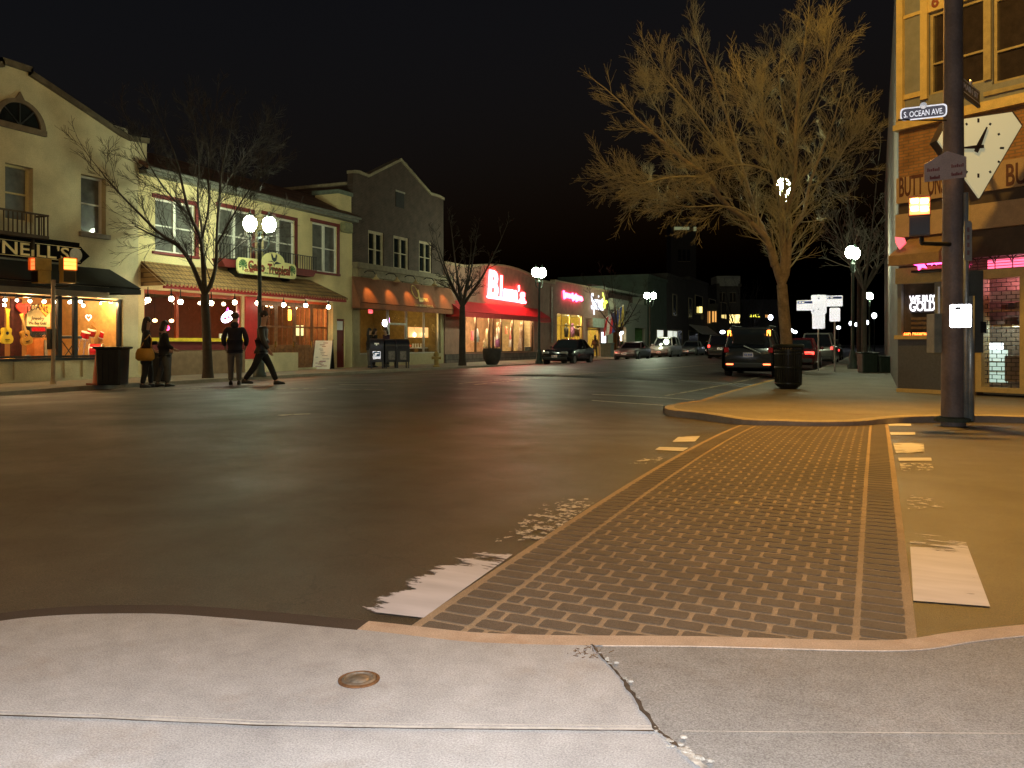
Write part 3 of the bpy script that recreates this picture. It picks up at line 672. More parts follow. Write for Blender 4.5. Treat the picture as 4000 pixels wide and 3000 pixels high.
for i, (x, y, r, lab) in enumerate(((328, 1322, .13, 'red drum farthest left above the bass drum'), (352, 1314, .13, 'bright red tom drum above the bass drum'), (404, 1322, .15, 'dark red drum nearest the shop window edge'))):
    p = L.p(*L.px(x, y, -1.0), -1.0); t = drumthing('tom_drum', lab, 'drum', p, (.3, .1, .9), r, .2, redd)
    mb = MB(); [mb.tube([p+V((.05*k, .08*k, 0)), p+V((.14*k, .2*k, 0))*1.0+UP*(.64-p.z)], .01, 5) for k in (-1, 1)]; mb.tube([p, V((p.x, p.y, .64))], .012, 5); mb.build('stand', chrome, t)
brass = M('brass_cymbal', (.75, .5, .16), .25, .9)
for i, (x, y, r, lab) in enumerate(((386, 1256, .2, 'pale brass cymbal below the neon heart'), (377, 1275, .16, 'yellow brass cymbal hung over the drums'), (412, 1292, .2, 'brass cymbal leaning over the dark red drum'))):
    p = L.p(*L.px(x, y, -1.3), -1.3); t = T('cymbal', lab, 'cymbal', p); mb = MB(); mb.lathe([(.02, .03), (.05, .025), (.06, .012), (r, 0), (r, -.006), (.06, .004), (.001, .01)], p, 20, (.5, -.2, .85)); mb.build('plate', brass, t, 40)
    mb = MB(); mb.tube([p, V((p.x, p.y, .63))], .012, 6); mb.build('stand', chrome, t)
def heart(fr, s, z, o, k, mat, r, name, label):
    pts = [];
    for i in range(25):
        t_ = 2*pi*i/24; pts.append(fr.p(s+k*.06*16*math.sin(t_)**3/16*1.0*2.2, z+k*.06*(13*math.cos(t_)-5*math.cos(2*t_)-2*math.cos(3*t_)-math.cos(4*t_))/16*2.2, o))
    mb = MB(); mb.tube(pts, r, 8, False); return one(name, mb, mat, label, 'neon sign')
s, z = L.px(346, 1240, -.5); heart(L, s, z, -.5, .75, EM('pink_neon', (1, .28, .2), 7), .016, 'neon_heart', 'pink neon heart glowing in the right window of the music shop')
s, z = L.px(90, 1205, -1.3); mb = MB()
hp = [(s+.22*16*math.sin(2*pi*i/24)**3/16, z+.22*(13*math.cos(2*pi*i/24)-5*math.cos(4*pi*i/24)-2*math.cos(6*pi*i/24)-math.cos(8*pi*i/24))/16) for i in range(24)]
mb.fpoly(L, hp, -1.32, -1.26); one('paper_heart', mb, M('red_paper', (.6, .03, .02), .7), 'big red paper heart hanging above the acoustic guitar', 'decoration')
s, z = L.px(178, 1208, -1.3); mb = MB(); mb.fpoly(L, [(a-hp[12][0]*0+s-L.px(90, 1205, -1.3)[0], b+z-L.px(90, 1205, -1.3)[1]) for a, b in hp], -1.32, -1.26); one('paper_heart', mb, M('orange_paper', (.75, .3, .03), .7), 'orange paper heart hanging behind the window lettering', 'decoration')
# steering-wheel like rings on the cream panel at the right
s0, s1, z0, z1 = L.rect(424, 1185, 466, 1368, -.9); mb = MB(); mb.fb(L, s0-.02, s1+.05, .64, z1, -1.0, -.92); one('ring_display', mb, M('cream_panel', (.75, .6, .28), .5, var=.1), 'tall cream display panel with three rings in the music shop', 'panel')
for k, (y, mt, lb_) in enumerate(((1242, M('brass_ring', (.25, .16, .05), .3, .6), 'topmost dark ring on the cream display panel'), (1274, MATS['brass_ring'], 'middle dark ring on the cream display panel'), (1305, EM('green_neon', (.1, 1, .2), 1.6), 'green glowing ring lowest on the cream display panel'))):
    s, z = L.px(443, y, -.88); c = L.p(s, z, -.88); mb = MB(); mb.tube([c+L.u*.1*math.cos(a)+UP*.1*math.sin(a) for a in [2*pi*i/20 for i in range(21)]], .018, 6, False); mb.tube([c-L.u*.09, c+L.u*.09-UP*.02], .014, 5); one('ring', mb, mt, lb_, 'ring')
# keyboard stand in the middle pane, amplifier and small goods
s, z = L.px(268, 1318, -.9); t = T('keyboard', 'black electronic keyboard on a stand in the narrow middle pane', 'keyboard', L.p(s, .62, -.9)); mb = MB(); mb.fb(L, s-.35, s+.35, z-.04, z+.04, -1.05, -.75); mb.build('body', black, t); mb = MB(); mb.fb(L, s-.33, s+.33, z+.04, z+.05, -.86, -.76); mb.build('keys', whitep, t); mb = MB(); [mb.tube([L.p(s+a, .63, -.9), L.p(s-a, z-.05, -.9)], .015, 6) for a in (-.28, .28)]; mb.build('stand', black, t)
s0, s1, z0, z1 = L.rect(118, 1274, 182, 1318, -1.1); t = T('drum_box', 'wide drum machine with red lit panel behind the window lettering', 'drum machine', L.p((s0+s1)/2, z0, -1.1)); mb = MB(); mb.fb(L, s0, s1, z0, z1, -1.4, -1.1); mb.build('case', black, t); mb = MB(); mb.fb(L, s0+.05, s1-.05, (z0+z1)/2+.02, z1-.03, -1.1, -1.09); mb.build('panel', redd, t); mb = MB(); mb.fb(L, s0+.05, s1-.05, z0+.04, (z0+z1)/2-.02, -1.1, -1.09); mb.build('control_panel', chrome, t)
mb = MB(); mb.fb(L, s0+.1, s0+.4, .64, z0-.02, -1.4, -1.05); one('carton', mb, M('orange_carton', (.55, .16, .03), .7), 'orange carton standing under the drum machine', 'box')
mb = MB(); mb.fb(L, s0+.42, s1-.02, .64, z0-.08, -1.4, -1.02); one('carton', mb, M('grey_carton', (.3, .24, .18), .7, var=.4, sc=12), 'greyish carton with worn print beside the orange carton', 'box')
for i, (x, y, r, cl, lb_) in enumerate(((8, 1392, .16, (.5, .12, .06), 'red lidded bowl lying at the front left of the shop window'), (36, 1386, .13, (.7, .42, .06), 'gold horn bell lying beside the red bowl'), (108, 1396, .13, (.45, .4, .36), 'silver tambourine standing at the front of the shop window'), (148, 1397, .16, (.12, .02, .03), 'dark red violin case on the display floor'))):
    s, z = L.px(x, y, -.4); p = L.p(s, .625, -.4); mb = MB()
    if i == 2: mb.lathe([(r, -.03), (r, .03), (r*.8, .03), (r*.8, -.03)], p+UP*r, 18, (1, .15, .1))
    elif i == 3: mb.loft([[p+L.u*a+V((b*w_, 0, 0))+UP*h for b, h in ((-.1, .0), (.1, .0), (.1, .1), (0, .13), (-.1, .1))] for a, w_ in ((-.28, .5), (-.2, 1), (0, .7), (.1, 1.1), (.25, .5))])
    else: mb.lathe([(.03, 0), (r*.5, .03), (r*.7, .1), (r, .17), (r*.95, .19), (r*.3, .16), (.001, .15)], p, 16, (.35, .2*(-1)**i, .9))
    one(('bowl', 'horn', 'tambourine', 'violin_case')[i], mb, M('goods_%d' % i, cl, .35, .3, var=.3), lb_, ('bowl', 'horn', 'tambourine', 'case')[i], None, 40)
crm_ = M('dark_red_curtain', (.06, .012, .012), .9, var=.5, sc=9)
for x0, x1, lb_ in ((46, 84, 'dark curtain hanging between the yellow and the honey coloured guitar'), (-30, 18, 'dark curtain at the left edge of the music shop window')):
    s0, s1 = L.px(x0, 1300, -1.5)[0], L.px(x1, 1300, -1.5)[0]; mb = MB(); n = 12; mb.loft([[L.p(s0+(s1-s0)*i/n, z, -1.5+.05*(i % 2)) for i in range(n+1)]+[L.p(s1, z, -1.58), L.p(s0, z, -1.58)] for z in (.65, 2.55)]); one('curtain', mb, crm_, lb_, 'curtain')
r = L.rect(104, 1190, 196, 1276, -1.6); mb = MB(); mb.fb(L, *r, -1.66, -1.6); one('wall_poster', mb, M('cream_poster', (.72, .6, .32), .7, var=.2, sc=3), 'cream poster behind the window lettering of the music shop', 'poster')
# ------------------------------------------------------------------ restaurant
G0, G1 = sR, L.px(1377, 900)[0]; ZE = 6.88
b2 = T('restaurant_building', 'cream two storey restaurant with maroon window trims and tiled roof', 'building', (-22, 26, 0))
W1 = L.rect(606, 772, 762, 981); W2 = L.rect(854, 806, 982, 1018); W3 = L.rect(1030, 838, 1151, 1035); W4 = L.rect(1220, 866, 1317, 1058)
gz = L.rect(563, 1130, 946, 1331); door = (L.px(1012, 1300)[0], L.px(1290, 1300)[0], .2, 3.0); gzr = (gz[0], gz[1], gz[2], 3.0)
rdoor = (L.px(1316, 1300)[0], L.px(1347, 1300)[0], .14, L.px(1316, 1245)[1])
mb = MB(); mb.wall(L, G0+.002, G1-.03, 0, ZE, [W1, W2, W3, W4, gzr, door, rdoor], -.3, 0); mb.build('wall', cream2, b2)
shell(L, G0+.01, G1-.03, 6.7, 9, b2, cream2)
for r, c in ((W1, 2), (W2, 2), (W3, 2), (W4, 2)): sash(L, r, b2, .1, whitep, c, .5, trim=maroon, tw=.14, head_only=True, gm=curt)
# balcony under the middle windows
b0, b1_ = L.px(826, 1000)[0], L.px(1205, 1000)[0]; zb2 = L.px(826, 1012)[1]; mb = MB()
mb.fpoly(L, [(b0, zb2+.02), (b1_, zb2+.02), (b1_-.25, zb2-.26), (b0+.2, zb2-.26)], 0, .45); bal = mb.build('balcony', maroon, b2)
mb = MB()
for i in range(38): s = b0+.03+(b1_-b0-.06)*i/37; mb.fb(L, s-.01, s+.01, zb2+.02, zb2+.55, .4, .42)
mb.fb(L, b0, b1_, zb2+.55, zb2+.58, .395, .425); mb.build('railing', black, bal)
# tiled roof with eave
mb = MB(); A0, A1 = G0+.02, G1-.02
zrf = ZE+.98
mb.hexa([L.p(A0, ZE, .42), L.p(A1, ZE, .42), L.p(A1-.9, zrf, -1.6), L.p(A0, zrf, -1.6), L.p(A0, ZE+.12, .42), L.p(A1, ZE+.12, .42), L.p(A1-.9, zrf+.12, -1.6), L.p(A0, zrf+.12, -1.6)])
mb.build('roof', lapm, b2)
mb = MB(); mb.tube([L.p(A0, ZE+.02, .47), L.p(A1, ZE+.02, .47)], .06, 8); mb.fb(L, A0, A1, ZE-.14, ZE-.02, .0, .36); mb.build('gutter', M('gutter_metal', (.2, .2, .17), .5, .4), b2)
mb = MB(); mb.fb(L, G1-1.05, G1-.06, ZE-.02, ZE+1.05, -1.3, -.02); mb.build('parapet_pier', cream2, b2); mb = MB(); mb.fb(L, G1-1.15, G1-.04, ZE+1.05, ZE+1.22, -1.4, .06); mb.build('pier_cap', M('green_grey_cap', (.14, .17, .13), .8), b2)
r = L.rect(1346, 866, 1378, 905, .25); mb = MB(); mb.fb(L, r[0], r[1], r[2], r[3], .0, .28); mb.build('alarm_box', M('olive_alarm_box', (.25, .25, .13), .6, var=.3, sc=8), b2, bevel=.05)
# tile awning
zt = L.px(549, 1018, .02)[1]; aw = (L.px(556, 1100, .05)[0], L.px(1358, 1172, 1.15)[0]); zbA = L.px(1358, 1172, 1.15)[1]
mb = MB(); mb.hexa([L.p(aw[0], zt-.09, .0), L.p(aw[1]-1.1, zt-.09, .0), L.p(aw[1], zbA, 1.15), L.p(aw[0]-.1, zbA, 1.15), L.p(aw[0], zt, .0), L.p(aw[1]-1.1, zt, .0), L.p(aw[1], zbA+.09, 1.15), L.p(aw[0]-.1, zbA+.09, 1.15)])
aw_m = BR('tan_awning_tiles', (.30, .17, .06), (.36, .21, .08), (.12, .06, .025), .18, .16, .018, .85, bump=.7)
awn = mb.build('awning', aw_m, b2)
mb = MB(); mb.fb(L, aw[0]-.08, aw[1]-.05, zbA-.1, zbA-.01, 1.03, 1.13)
s = aw[0]
while s < aw[1]-.05: mb.ball(L.p(s, zbA+.0, 1.15), .05, 8, 4, (.5, 1, .8)); s += .17
mb.build('fascia_board', redp, awn)
mb = MB(); mb.prism([L.p(aw[0]-.02, zt-.12, .0), L.p(aw[0]-.1, zbA, 1.1), L.p(aw[0]-.02, zbA, .0)], L.u*.03); mb.build('awning_side', aw_m, awn)
# storefront
XS = [L.px(x, 1250)[0] for x in (566, 699, 822, 944)]
bars(L, gzr, XS, .11, b2, M('orange_red_frame', (.36, .06, .02), .5), zs=(2.93,), bw=.13)
for a, b_ in zip(XS, XS[1:]): pane(L, a+.055, b_-.055, gz[2], 2.86, b2)
mb = MB(); mb.fb(L, gzr[0], gzr[1], gz[2]-.02, gz[2]+.1, -.28, .16); mb.build('ledge', M('yellow_ledge_paint', (.75, .55, .03), .5), b2)
mb = MB(); mb.fb(L, gzr[0]-.1, gzr[1]+.1, gz[2]-.32, gz[2]-.03, 0, .06); mb.build('ledge_board', maroon, b2)
mb = MB(); mb.fb(L, gzr[0]-.1, gzr[1]+.1, .12, gz[2]-.33, 0, .045); mb.build('bulkhead', M('brown_bulkhead', (.2, .13, .075), .8, var=.2), b2)
mb = MB(); s0 = gzr[1]+.12; s1 = door[0]; mb.fb(L, s0, s1-.02, .62, 3.0, 0, .06); mb.build('red_panel', M('glossy_red_panel', (.45, .02, .018), .45, var=.12), b2)
mb = MB(); mb.fb(L, s0, s1-.02, .12, .6, 0, .05); mb.build('panel_base', stucco, b2)
# timber doors: three leaves, each with its panes
lw = (door[1]-door[0])/4
for i in range(4):
    a = door[0]+lw*i; z_ = door[2]; mb = MB()
    mb.fb(L, a+.01, a+.1, z_, 2.9, -.2, -.12); mb.fb(L, a+lw-.1, a+lw-.01, z_, 2.9, -.2, -.12); mb.fb(L, a+.1, a+lw-.1, 2.72, 2.9, -.2, -.12)
    mb.fb(L, a+.1, a+lw-.1, 1.0, 1.16, -.2, -.12); mb.fb(L, a+.1, a+lw-.1, 1.86, 1.93, -.195, -.125); mb.fb(L, a+.1, a+lw-.1, z_, .36, -.2, -.12); mb.fb(L, a+.1, a+lw-.1, .36, 1.0, -.18, -.15)
    for k in (1, 2): c = a+.1+(lw-.2)*k/3; mb.fb(L, c-.018, c+.018, 1.16, 2.72, -.19, -.13); mb.fb(L, c-.03, c+.03, .36, 1.0, -.15, -.135)
    d = mb.build('door', woodm, b2); pane(L, a+.1, a+lw-.1, 1.16, 2.72, d, -.16)
    mb = MB(); mb.fb(L, a+lw-.09, a+lw-.05, 1.05, 1.3, -.12, -.07); mb.build('handle', brass, d)
mb = MB(); mb.fb(L, door[0], door[1], 2.9, 3.0, -.22, -.02); mb.build('door_head', M('orange_red_paint', (.7, .09, .015), .5), b2)
sill = MB(); sill.fb(L, door[0], door[1], .1, .2, -.3, .1); sill.build('door_step', stucco, b2)
mb = MB(); mb.fb(L, *rdoor, -.14, -.06); d = mb.build('door', maroon, b2); mb = MB(); mb.fb(L, rdoor[1]-.12, rdoor[1]-.08, 1.1, 1.2, -.06, -.02); mb.build('handle', brass, d)
mb = MB(); mb.fb(L, rdoor[0]+.08, rdoor[1]-.1, rdoor[3]-.5, rdoor[3]-.1, -.06, -.045); mb.build('notice', signwhite, d)
mb = MB(); mb.fb(L, door[1]+.02, door[1]+.32, .12, 3.0, 0, .12); mb.build('pilaster', cream2, b2)
# planter wall beside the doors
mb = MB(); r = L.rect(1037, 1361, 1148, 1460, .5); mb.fb(L, r[0], r[0]+1.9, .12, .85, .1, .55); o = one('planter_box', mb, stucco, 'low cream planter wall in front of the timber restaurant doors', 'planter')
shopbox(L, gzr[0], door[1]+.2, .2, 3.1, 4.5, b2, M('dim_maroon_wall', (.1, .045, .03), .7), M('dim_side_wall', (.12, .09, .05), .7), M('dark_floor', (.06, .04, .03), .5), M('yellowish_ceiling', (.3, .27, .12), .8))
for i, (s, pw) in enumerate(((21.0, 10), (24.2, 16), (27.6, 130), (29.3, 110))): lamp('shop_light', L.p(s, 2.5, -1.2 if i > 1 else -2.2), pw, (1, .3, .08) if i > 1 else (1, .75, .45), .12)
mb = MB(); mb.fb(L, 22.4, 26.6, .22, 1.1, -3.2, -2.7); t = one('counter', mb, M('counter_wood', (.1, .05, .02), .4), 'dark wooden counter inside the restaurant window', 'counter')
bx = [(578, 1172), (669, 1167), (705, 1179), (825, 1184), (917, 1181), (1006, 1184), (1108, 1191), (1194, 1193), (1283, 1199)]
eb = EM('bare_bulb', (1, .84, .55), 45); proto = None
for x, y in bx:
    s, z = L.px(x, y, .7); p = L.p(s, z, .7)
    if proto is None:
        proto = T('bulb_lamp', 'bare round bulb hanging under the tiled restaurant awning', 'lamp', p, 0, 'bare bulbs under the restaurant awning')
        a = MB(); a.ball((0, 0, 0), .085, 12, 8); a.build('bulb', eb, proto, True, True); a = MB(); a.lathe([(.05, .07), (.055, .15), (.02, .17), (.014, .42)], (0, 0, 0), 10); a.build('holder', black, proto, True, True)
    else: copy_tree(proto, None, p)
# lamps inside the restaurant
pm = EM('pendant_glow', (1, .6, .25), 12); proto = None
for x, y, o in ((605, 1252, -2.6), (670, 1253, -2.6), (1129, 1195, -1.2), (1217, 1201, -1.2), (1045, 1193, -1.0)):
    s, z = L.px(x, y, o); p = L.p(s, z, o)
    if proto is None:
        proto = T('pendant_lamp', 'small glowing pendant lamp inside the restaurant', 'lamp', p, 0, 'pendant lamps inside the restaurant'); a = MB(); a.ball((0, 0, 0), .08, 10, 6, (1.1, 1.1, .8)); a.build('shade', pm, proto, True, True); a = MB(); a.tube([(0, 0, .05), (0, 0, 3.08-z)], .008, 5); a.build('cord', black, proto, False, True)
    else: copy_tree(proto, None, p)
s, z = L.px(1131, 1232, -1.3); mb = MB(); mb.lathe([(.06, -.22), (.1, -.1), (.085, .1), (.06, .25)], L.p(s, z, -1.3), 12); one('wall_lantern', mb, EM('amber_lantern', (1, .5, .02), 5), 'tall amber lantern glowing behind the restaurant doors', 'lantern', None, 40)
s, z = L.px(1276, 1250, -1.3); mb = MB(); [mb.ball(L.p(s, z+k*.1, -1.3), .07, 8, 5) for k in (-1, 0, 1)]; one('wall_lantern', mb, EM('cream_lantern', (1, .8, .4), 3), 'stacked cream lantern at the right end of the doors', 'lantern', None, 40)
mb = MB(); [mb.fb(L, *L.rect(x, 1271, x+17, 1311, -1.6), -1.63, -1.6) for x in (1153, 1175)]; one('lit_menu_screen', mb, EM('green_white_screen', (.7, .9, .4), 1.2), 'greenish lit picture behind the timber doors', 'screen')
s, z = L.px(654, 1281, -.6); mb = MB(); mb.tube([L.p(s+.07*math.cos(a), z+.07*math.sin(a), -.6) for a in [i*pi/8 for i in range(17)]], .022, 6, False); mb.ball(L.p(s, z, -.6), .02, 8, 5); one('neon_ring', mb, EM('red_neon', (1, .03, .12), 14), 'small red neon ring in the left restaurant window', 'neon sign')
# neon beer-style scribble
def scribble(fr, x0, y0, x1, y1, o, r, mat, name, label, seed=1, loops=6, amp=.5, double=False):
    "illegible script bent from tube"
    R = random.Random(seed); s0, z0 = fr.px(x0, y0, o); s1, z1 = fr.px(x1, y1, o); pts = []
    hgt = abs(fr.px(x0, y0-10, o)[1]-z0)*10*amp/5
    N = loops*8
    for i in range(N+1):
        t = i/N; a = 2*pi*loops*t; k = .6+.5*R.random() if i % 8 == 0 else (k if i else 1)
        pts.append(fr.p(s0+(s1-s0)*t+.3*hgt*math.sin(a), z0+(z1-z0)*t+.5*hgt*k*math.cos(a), o))
    mb = MB(); mb.tube(pts, r, 6, False); return one(name, mb, mat, label, 'neon sign')
s, z = L.px(889, 1240, -.35); mb = MB()
mb.tube([L.p(s+.3*math.cos(a)*.9, z+.02+.16*math.sin(a)+.09*math.cos(a), -.35) for a in [pi*.2+i*pi*1.6/14 for i in range(15)]], .045, 8); mb.tube([L.p(s-.12+.05*i+.03*math.sin(i*2.4), z+.03+.02*i*1.3+.06*math.cos(i*2.4), -.34) for i in range(8)], .035, 6)
nb_ = one('neon_sign', mb, EM('white_violet_neon', (.9, .75, 1), 14), 'white neon script sign in the restaurant window with pink glow', 'neon sign')
mb = MB(); mb.tube([L.p(s-.05, z+.2, -.36), L.p(s+.02, z+.36, -.36), L.p(s+.09, z+.2, -.36)], .018, 6); mb.tube([L.p(s-.1, z-.1, -.36), L.p(s+.3, z+.03, -.36)], .03, 6); one('neon_sign', mb, EM('magenta_neon', (1, .02, .25), 9), 'magenta neon crown and underline round the white script', 'neon sign')
s0, s1, z0, z1 = L.rect(858, 1303, 900, 1331, -.2); mb = MB(); mb.fb(L, s0, s1, z0, z1, -.24, -.2); one('window_card', mb, signwhite, 'white card standing on the yellow restaurant ledge', 'card')
# restaurant sign board
bx0, bx1 = L.px(928, 1040, .75)[0], L.px(1157, 1050, .75)[0]; zb3, zt3 = L.px(928, 1066, .75)[1], L.px(932, 1004, .75)[1]
sgn = T('restaurant_sign', 'cream restaurant sign board with arched top, rooster and two palm trees', 'sign', L.p((bx0+bx1)/2, zb3, .75))
cx = bx0+(bx1-bx0)*.60; pts = [(bx0, zb3), (bx1, zb3), (bx1, zt3-.09), (bx1-.08, zt3-.02), (cx+.62, zt3)]
pts = [(bx0+.1, zb3), (bx1-.1, zb3), (bx1, zb3+.1), (bx1, zt3-.12), (bx1-.1, zt3)]+[(cx+.62*math.cos(a), zt3+.03+.33*math.sin(a)) for a in [i*pi/10 for i in range(11)]]+[(bx0+.1, zt3), (bx0, zt3-.12), (bx0, zb3+.1)]
mb = MB(); mb.fpoly(L, pts, .68, .75); mb.build('board', M('cream_sign_board', (.72, .66, .3), .6, var=.08), sgn)
mb = MB(); [mb.fb(L, s, s+.05, zb3-.1, zt3, .0, .68) for s in (bx0+.3, bx1-.35)]; mb.build('bracket', black, sgn)
rdk = M('dark_red_lettering', (.25, .035, .02), .6); grn = M('dark_green_lettering', (.04, .12, .04), .6)
zl = zt3-.27; text('Gallo', 'lettering', rdk, sgn, L.p(bx0+(bx1-bx0)*.30, zl, .752), L.u, UP, .5, .008, .018, fit=.9)
text('Tropical', 'lettering', rdk, sgn, L.p(bx0+(bx1-bx0)*.69, zl-.03, .752), L.u, UP, .5, .008, .018, fit=1.32)
text('Rotisserie  •  Restaurant', 'lettering', grn, sgn, L.p((bx0+bx1)/2, zb3+.3, .752), L.u, UP, .2, .008, .005, fit=2.1, shear=.2)
text('475-4667', 'lettering', rdk, sgn, L.p(bx0+.62, zb3+.12, .752), L.u, UP, .16, .008, .004, fit=.55)
text('Cuban and Spanish Cuisine', 'lettering', grn, sgn, L.p(bx0+2.0, zb3+.12, .752), L.u, UP, .1, .008, .001, fit=1.3)
mb = MB()
for s in (bx0+.28, bx1-.27):
    mb.fb(L, s-.025, s+.025, zb3+.12, zt3-.3, .75, .758)
    for k in range(9): a = -.5+k*(pi+1)/8; mb.fpoly(L, [(s, zt3-.28), (s+.22*math.cos(a-.2), zt3-.26+.2*math.sin(a-.2)), (s+.22*math.cos(a+.2), zt3-.26+.2*math.sin(a+.2))], .751, .759)
mb.build('palm_emblem', grn, sgn)
mb = MB(); zz = zt3+.06; q = lambda a, b: (cx+a*1.25, zz+b*1.25)
mb.fpoly(L, [q(-.14, .16), q(-.1, .02), q(0, -.06), q(.1, 0), q(.14, .16), q(.08, .2), q(.05, .08), q(-.04, .08), q(-.1, .2)], .751, .762); mb.fpoly(L, [q(-.3, -.06), q(-.1, -.03), q(0, -.13), q(.12, -.03), q(.34, -.08), q(.05, -.06), q(0, -.2), q(-.05, -.06)], .751, .76); mb.build('rooster_emblem', M('blue_black_ink', (.03, .04, .05), .6), sgn)
# ------------------------------------------------------------------ brick building with the brown awning
K0, K1 = G1, L.px(1732, 916)[0]
brick1 = BR('brown_brick', (.06, .034, .024), (.08, .046, .032), (.085, .062, .046), .22, .075, .014)
b3 = T('brick_building', 'brown brick building with a pointed gable and brown shop awning', 'building', (-22, 36, 0))
V1 = L.rect(1438, 897, 1499, 1043); V2 = L.rect(1537, 918, 1596, 1052); V3 = L.rect(1637, 938, 1687, 1065); AT = L.rect(1545, 748, 1577, 806)
zc = L.px(1376, 1037)[1]; ztp = L.px(1377, 690)[1]
g3 = (K0+.55, K1-.35, L.px(1434, 1385)[1], 3.0)
mb = MB(); mb.wall(L, K0, K1, zc, 8.4, [V1, V2, V3], -.3, 0)
top = [P(1732, 782), P(1713, 772), P(1680, 762), P(1564, 629), P(1436, 693), P(1400, 678), P(1380, 676)]
mb.fpoly(L, [(K0, 8.4), (K1, 8.4)]+[(min(max(s, K0), K1), z) for s, z in top], -.3, .001); mb.build('wall', brick1, b3)
mb = MB(); mb.fb(L, *AT, .0, .03); f = mb.build('attic_window', M('dark_louvre', (.02, .018, .016), .8), b3)
mb = MB(); mb.fb(L, AT[0]-.05, AT[1]+.05, AT[3], AT[3]+.08, 0, .06); mb.build('lintel', M('stone_trim', (.3, .27, .21), .8), f)
cop = MB(); tt = [(min(max(s, K0), K1), z) for s, z in top]
for a, b_ in zip(tt, tt[1:]): cop.fpoly(L, [a, b_, (b_[0], b_[1]+.14), (a[0], a[1]+.14)], -.36, .08)
cop.build('coping', M('stone_coping', (.3, .25, .16), .85), b3)
mb = MB(); mb.fb(L, K0, K0+.3, 6, ztp-.35, -8, -.31); mb.fb(L, K1-.3, K1, 0, 7.6, -8, -.31); mb.fb(L, K0, K1, 0, 7.6, -8.3, -8); mb.fb(L, K0+.3, K1-.3, 7.2, 7.5, -8, -.31); mb.build('side_wall', brick1, b3)
mb = MB(); mb.fb(L, K0-.05, K0+.36, ztp-.35, ztp-.22, -8, -.31); mb.build('parapet_coping', MATS['stone_coping'], b3)
tan = M('tan_timber_trim', (.4, .32, .2), .7)
for r in (V1, V2, V3): sash(L, r, b3, .08, tan, 2, .5, gm=dkglass, fw_=.13)
mb = MB(); mb.wall(L, K0, K1, 0, zc, [g3], -.3, .02); mb.build('shopfront_wall', M('tan_shopfront', (.36, .29, .16), .8, var=.12), b3)
mb = MB(); mb.fb(L, K0, K1+.6, zc-.1, zc+.16, 0, .3); mb.fb(L, K0+.4, K1+.5, zc-.45, zc-.1, 0, .16); mb.build('cornice', M('cornice_stone', (.2, .16, .1), .8), b3)
zA = L.px(1410, 1082, .15)[1]; sA0 = L.px(1408, 1202, .55)[0]; zB = L.px(1410, 1203, .55)[1]; sA1 = L.px(1788, 1215, .55)[0]
aw3 = awning(L, sA0, sA1, zA, zB, .1, .55, M('brown_canvas', (.22, .085, .04), .85, var=.15), b3, 0, .28)
ax = V(L.p(0, zB+.28, .55)-L.p(0, zA, .1)); axn = (-ax).normalized()
def onaw(x, y):
    r = ray(x, y); n_ = L.u.cross(axn); q = CAM + r*((L.p(0, zA, .1)-CAM).dot(n_)/r.dot(n_)); return q
goldl = M('gold_lettering', (.85, .62, .22), .5)
for body, x, y, sz, ft, sh in (('L', 1637, 1158, .95, .42, .35), ('auren', 1655, 1169, .38, .8, .2), ('CONTEMPORARY JEWELERS', 1656, 1195, .2, 1.9, 0)):
    text(body, 'lettering', goldl if body != 'CONTEMPORARY JEWELERS' else M('dull_gold_lettering', (.55, .4, .2), .6), aw3, onaw(x, y), L.u, axn, sz, .008, .008 if sz > .3 else .001, fit=ft, shear=sh, n_off=.012)
q = onaw(1624, 1150); mb = MB(); mb.tube([q+L.u*(.28*math.cos(a)-.05)+axn*(.36*math.sin(a)+.12)+V((.02, 0, .02)) for a in [i*pi/10-.4 for i in range(22)]], .022, 5); mb.build('lettering', goldl, aw3)
# gooseneck lamps over the awning
proto = None
for i, (x, y) in enumerate(((1469, 1090), (1551, 1099), (1624, 1106), (1697, 1114), (1760, 1121))):
    s, z = L.px(x, y, .8); p = L.p(s, z, .8)
    if proto is None:
        proto = T('gooseneck_lamp', 'gooseneck lamp arching over the brown awning', 'lamp', p, 0, 'gooseneck lamps over the brown awning')
        a = MB(); a.tube([(-.78, 0, -.1), (-.78, 0, .25), (-.5, 0, .4), (-.15, 0, .36), (-.02, 0, .2)], .022, 6); a.build('arm', dkmetal, proto, True, True)
        a = MB(); a.lathe([(.03, .22), (.05, .12), (.17, .0), (.175, -.02), (.16, -.015), (.04, .1), (.01, .1)], (0, 0, 0), 14); a.build('shade', M('tan_enamel', (.4, .3, .15), .4), proto, 40, True)
        a = MB(); a.ball((0, 0, .04), .045, 8, 6); a.build('bulb', EM('warm_bulb', (1, .7, .3), 20), proto, True, True)
    else: copy_tree(proto, None, p)
    lamp('gooseneck_light', p+V((.0, 0, -.06)), 60, (1, .42, .1), .03, 'SPOT', (0, math.radians(24), 0), spot_size=math.radians(74), spot_blend=.6)
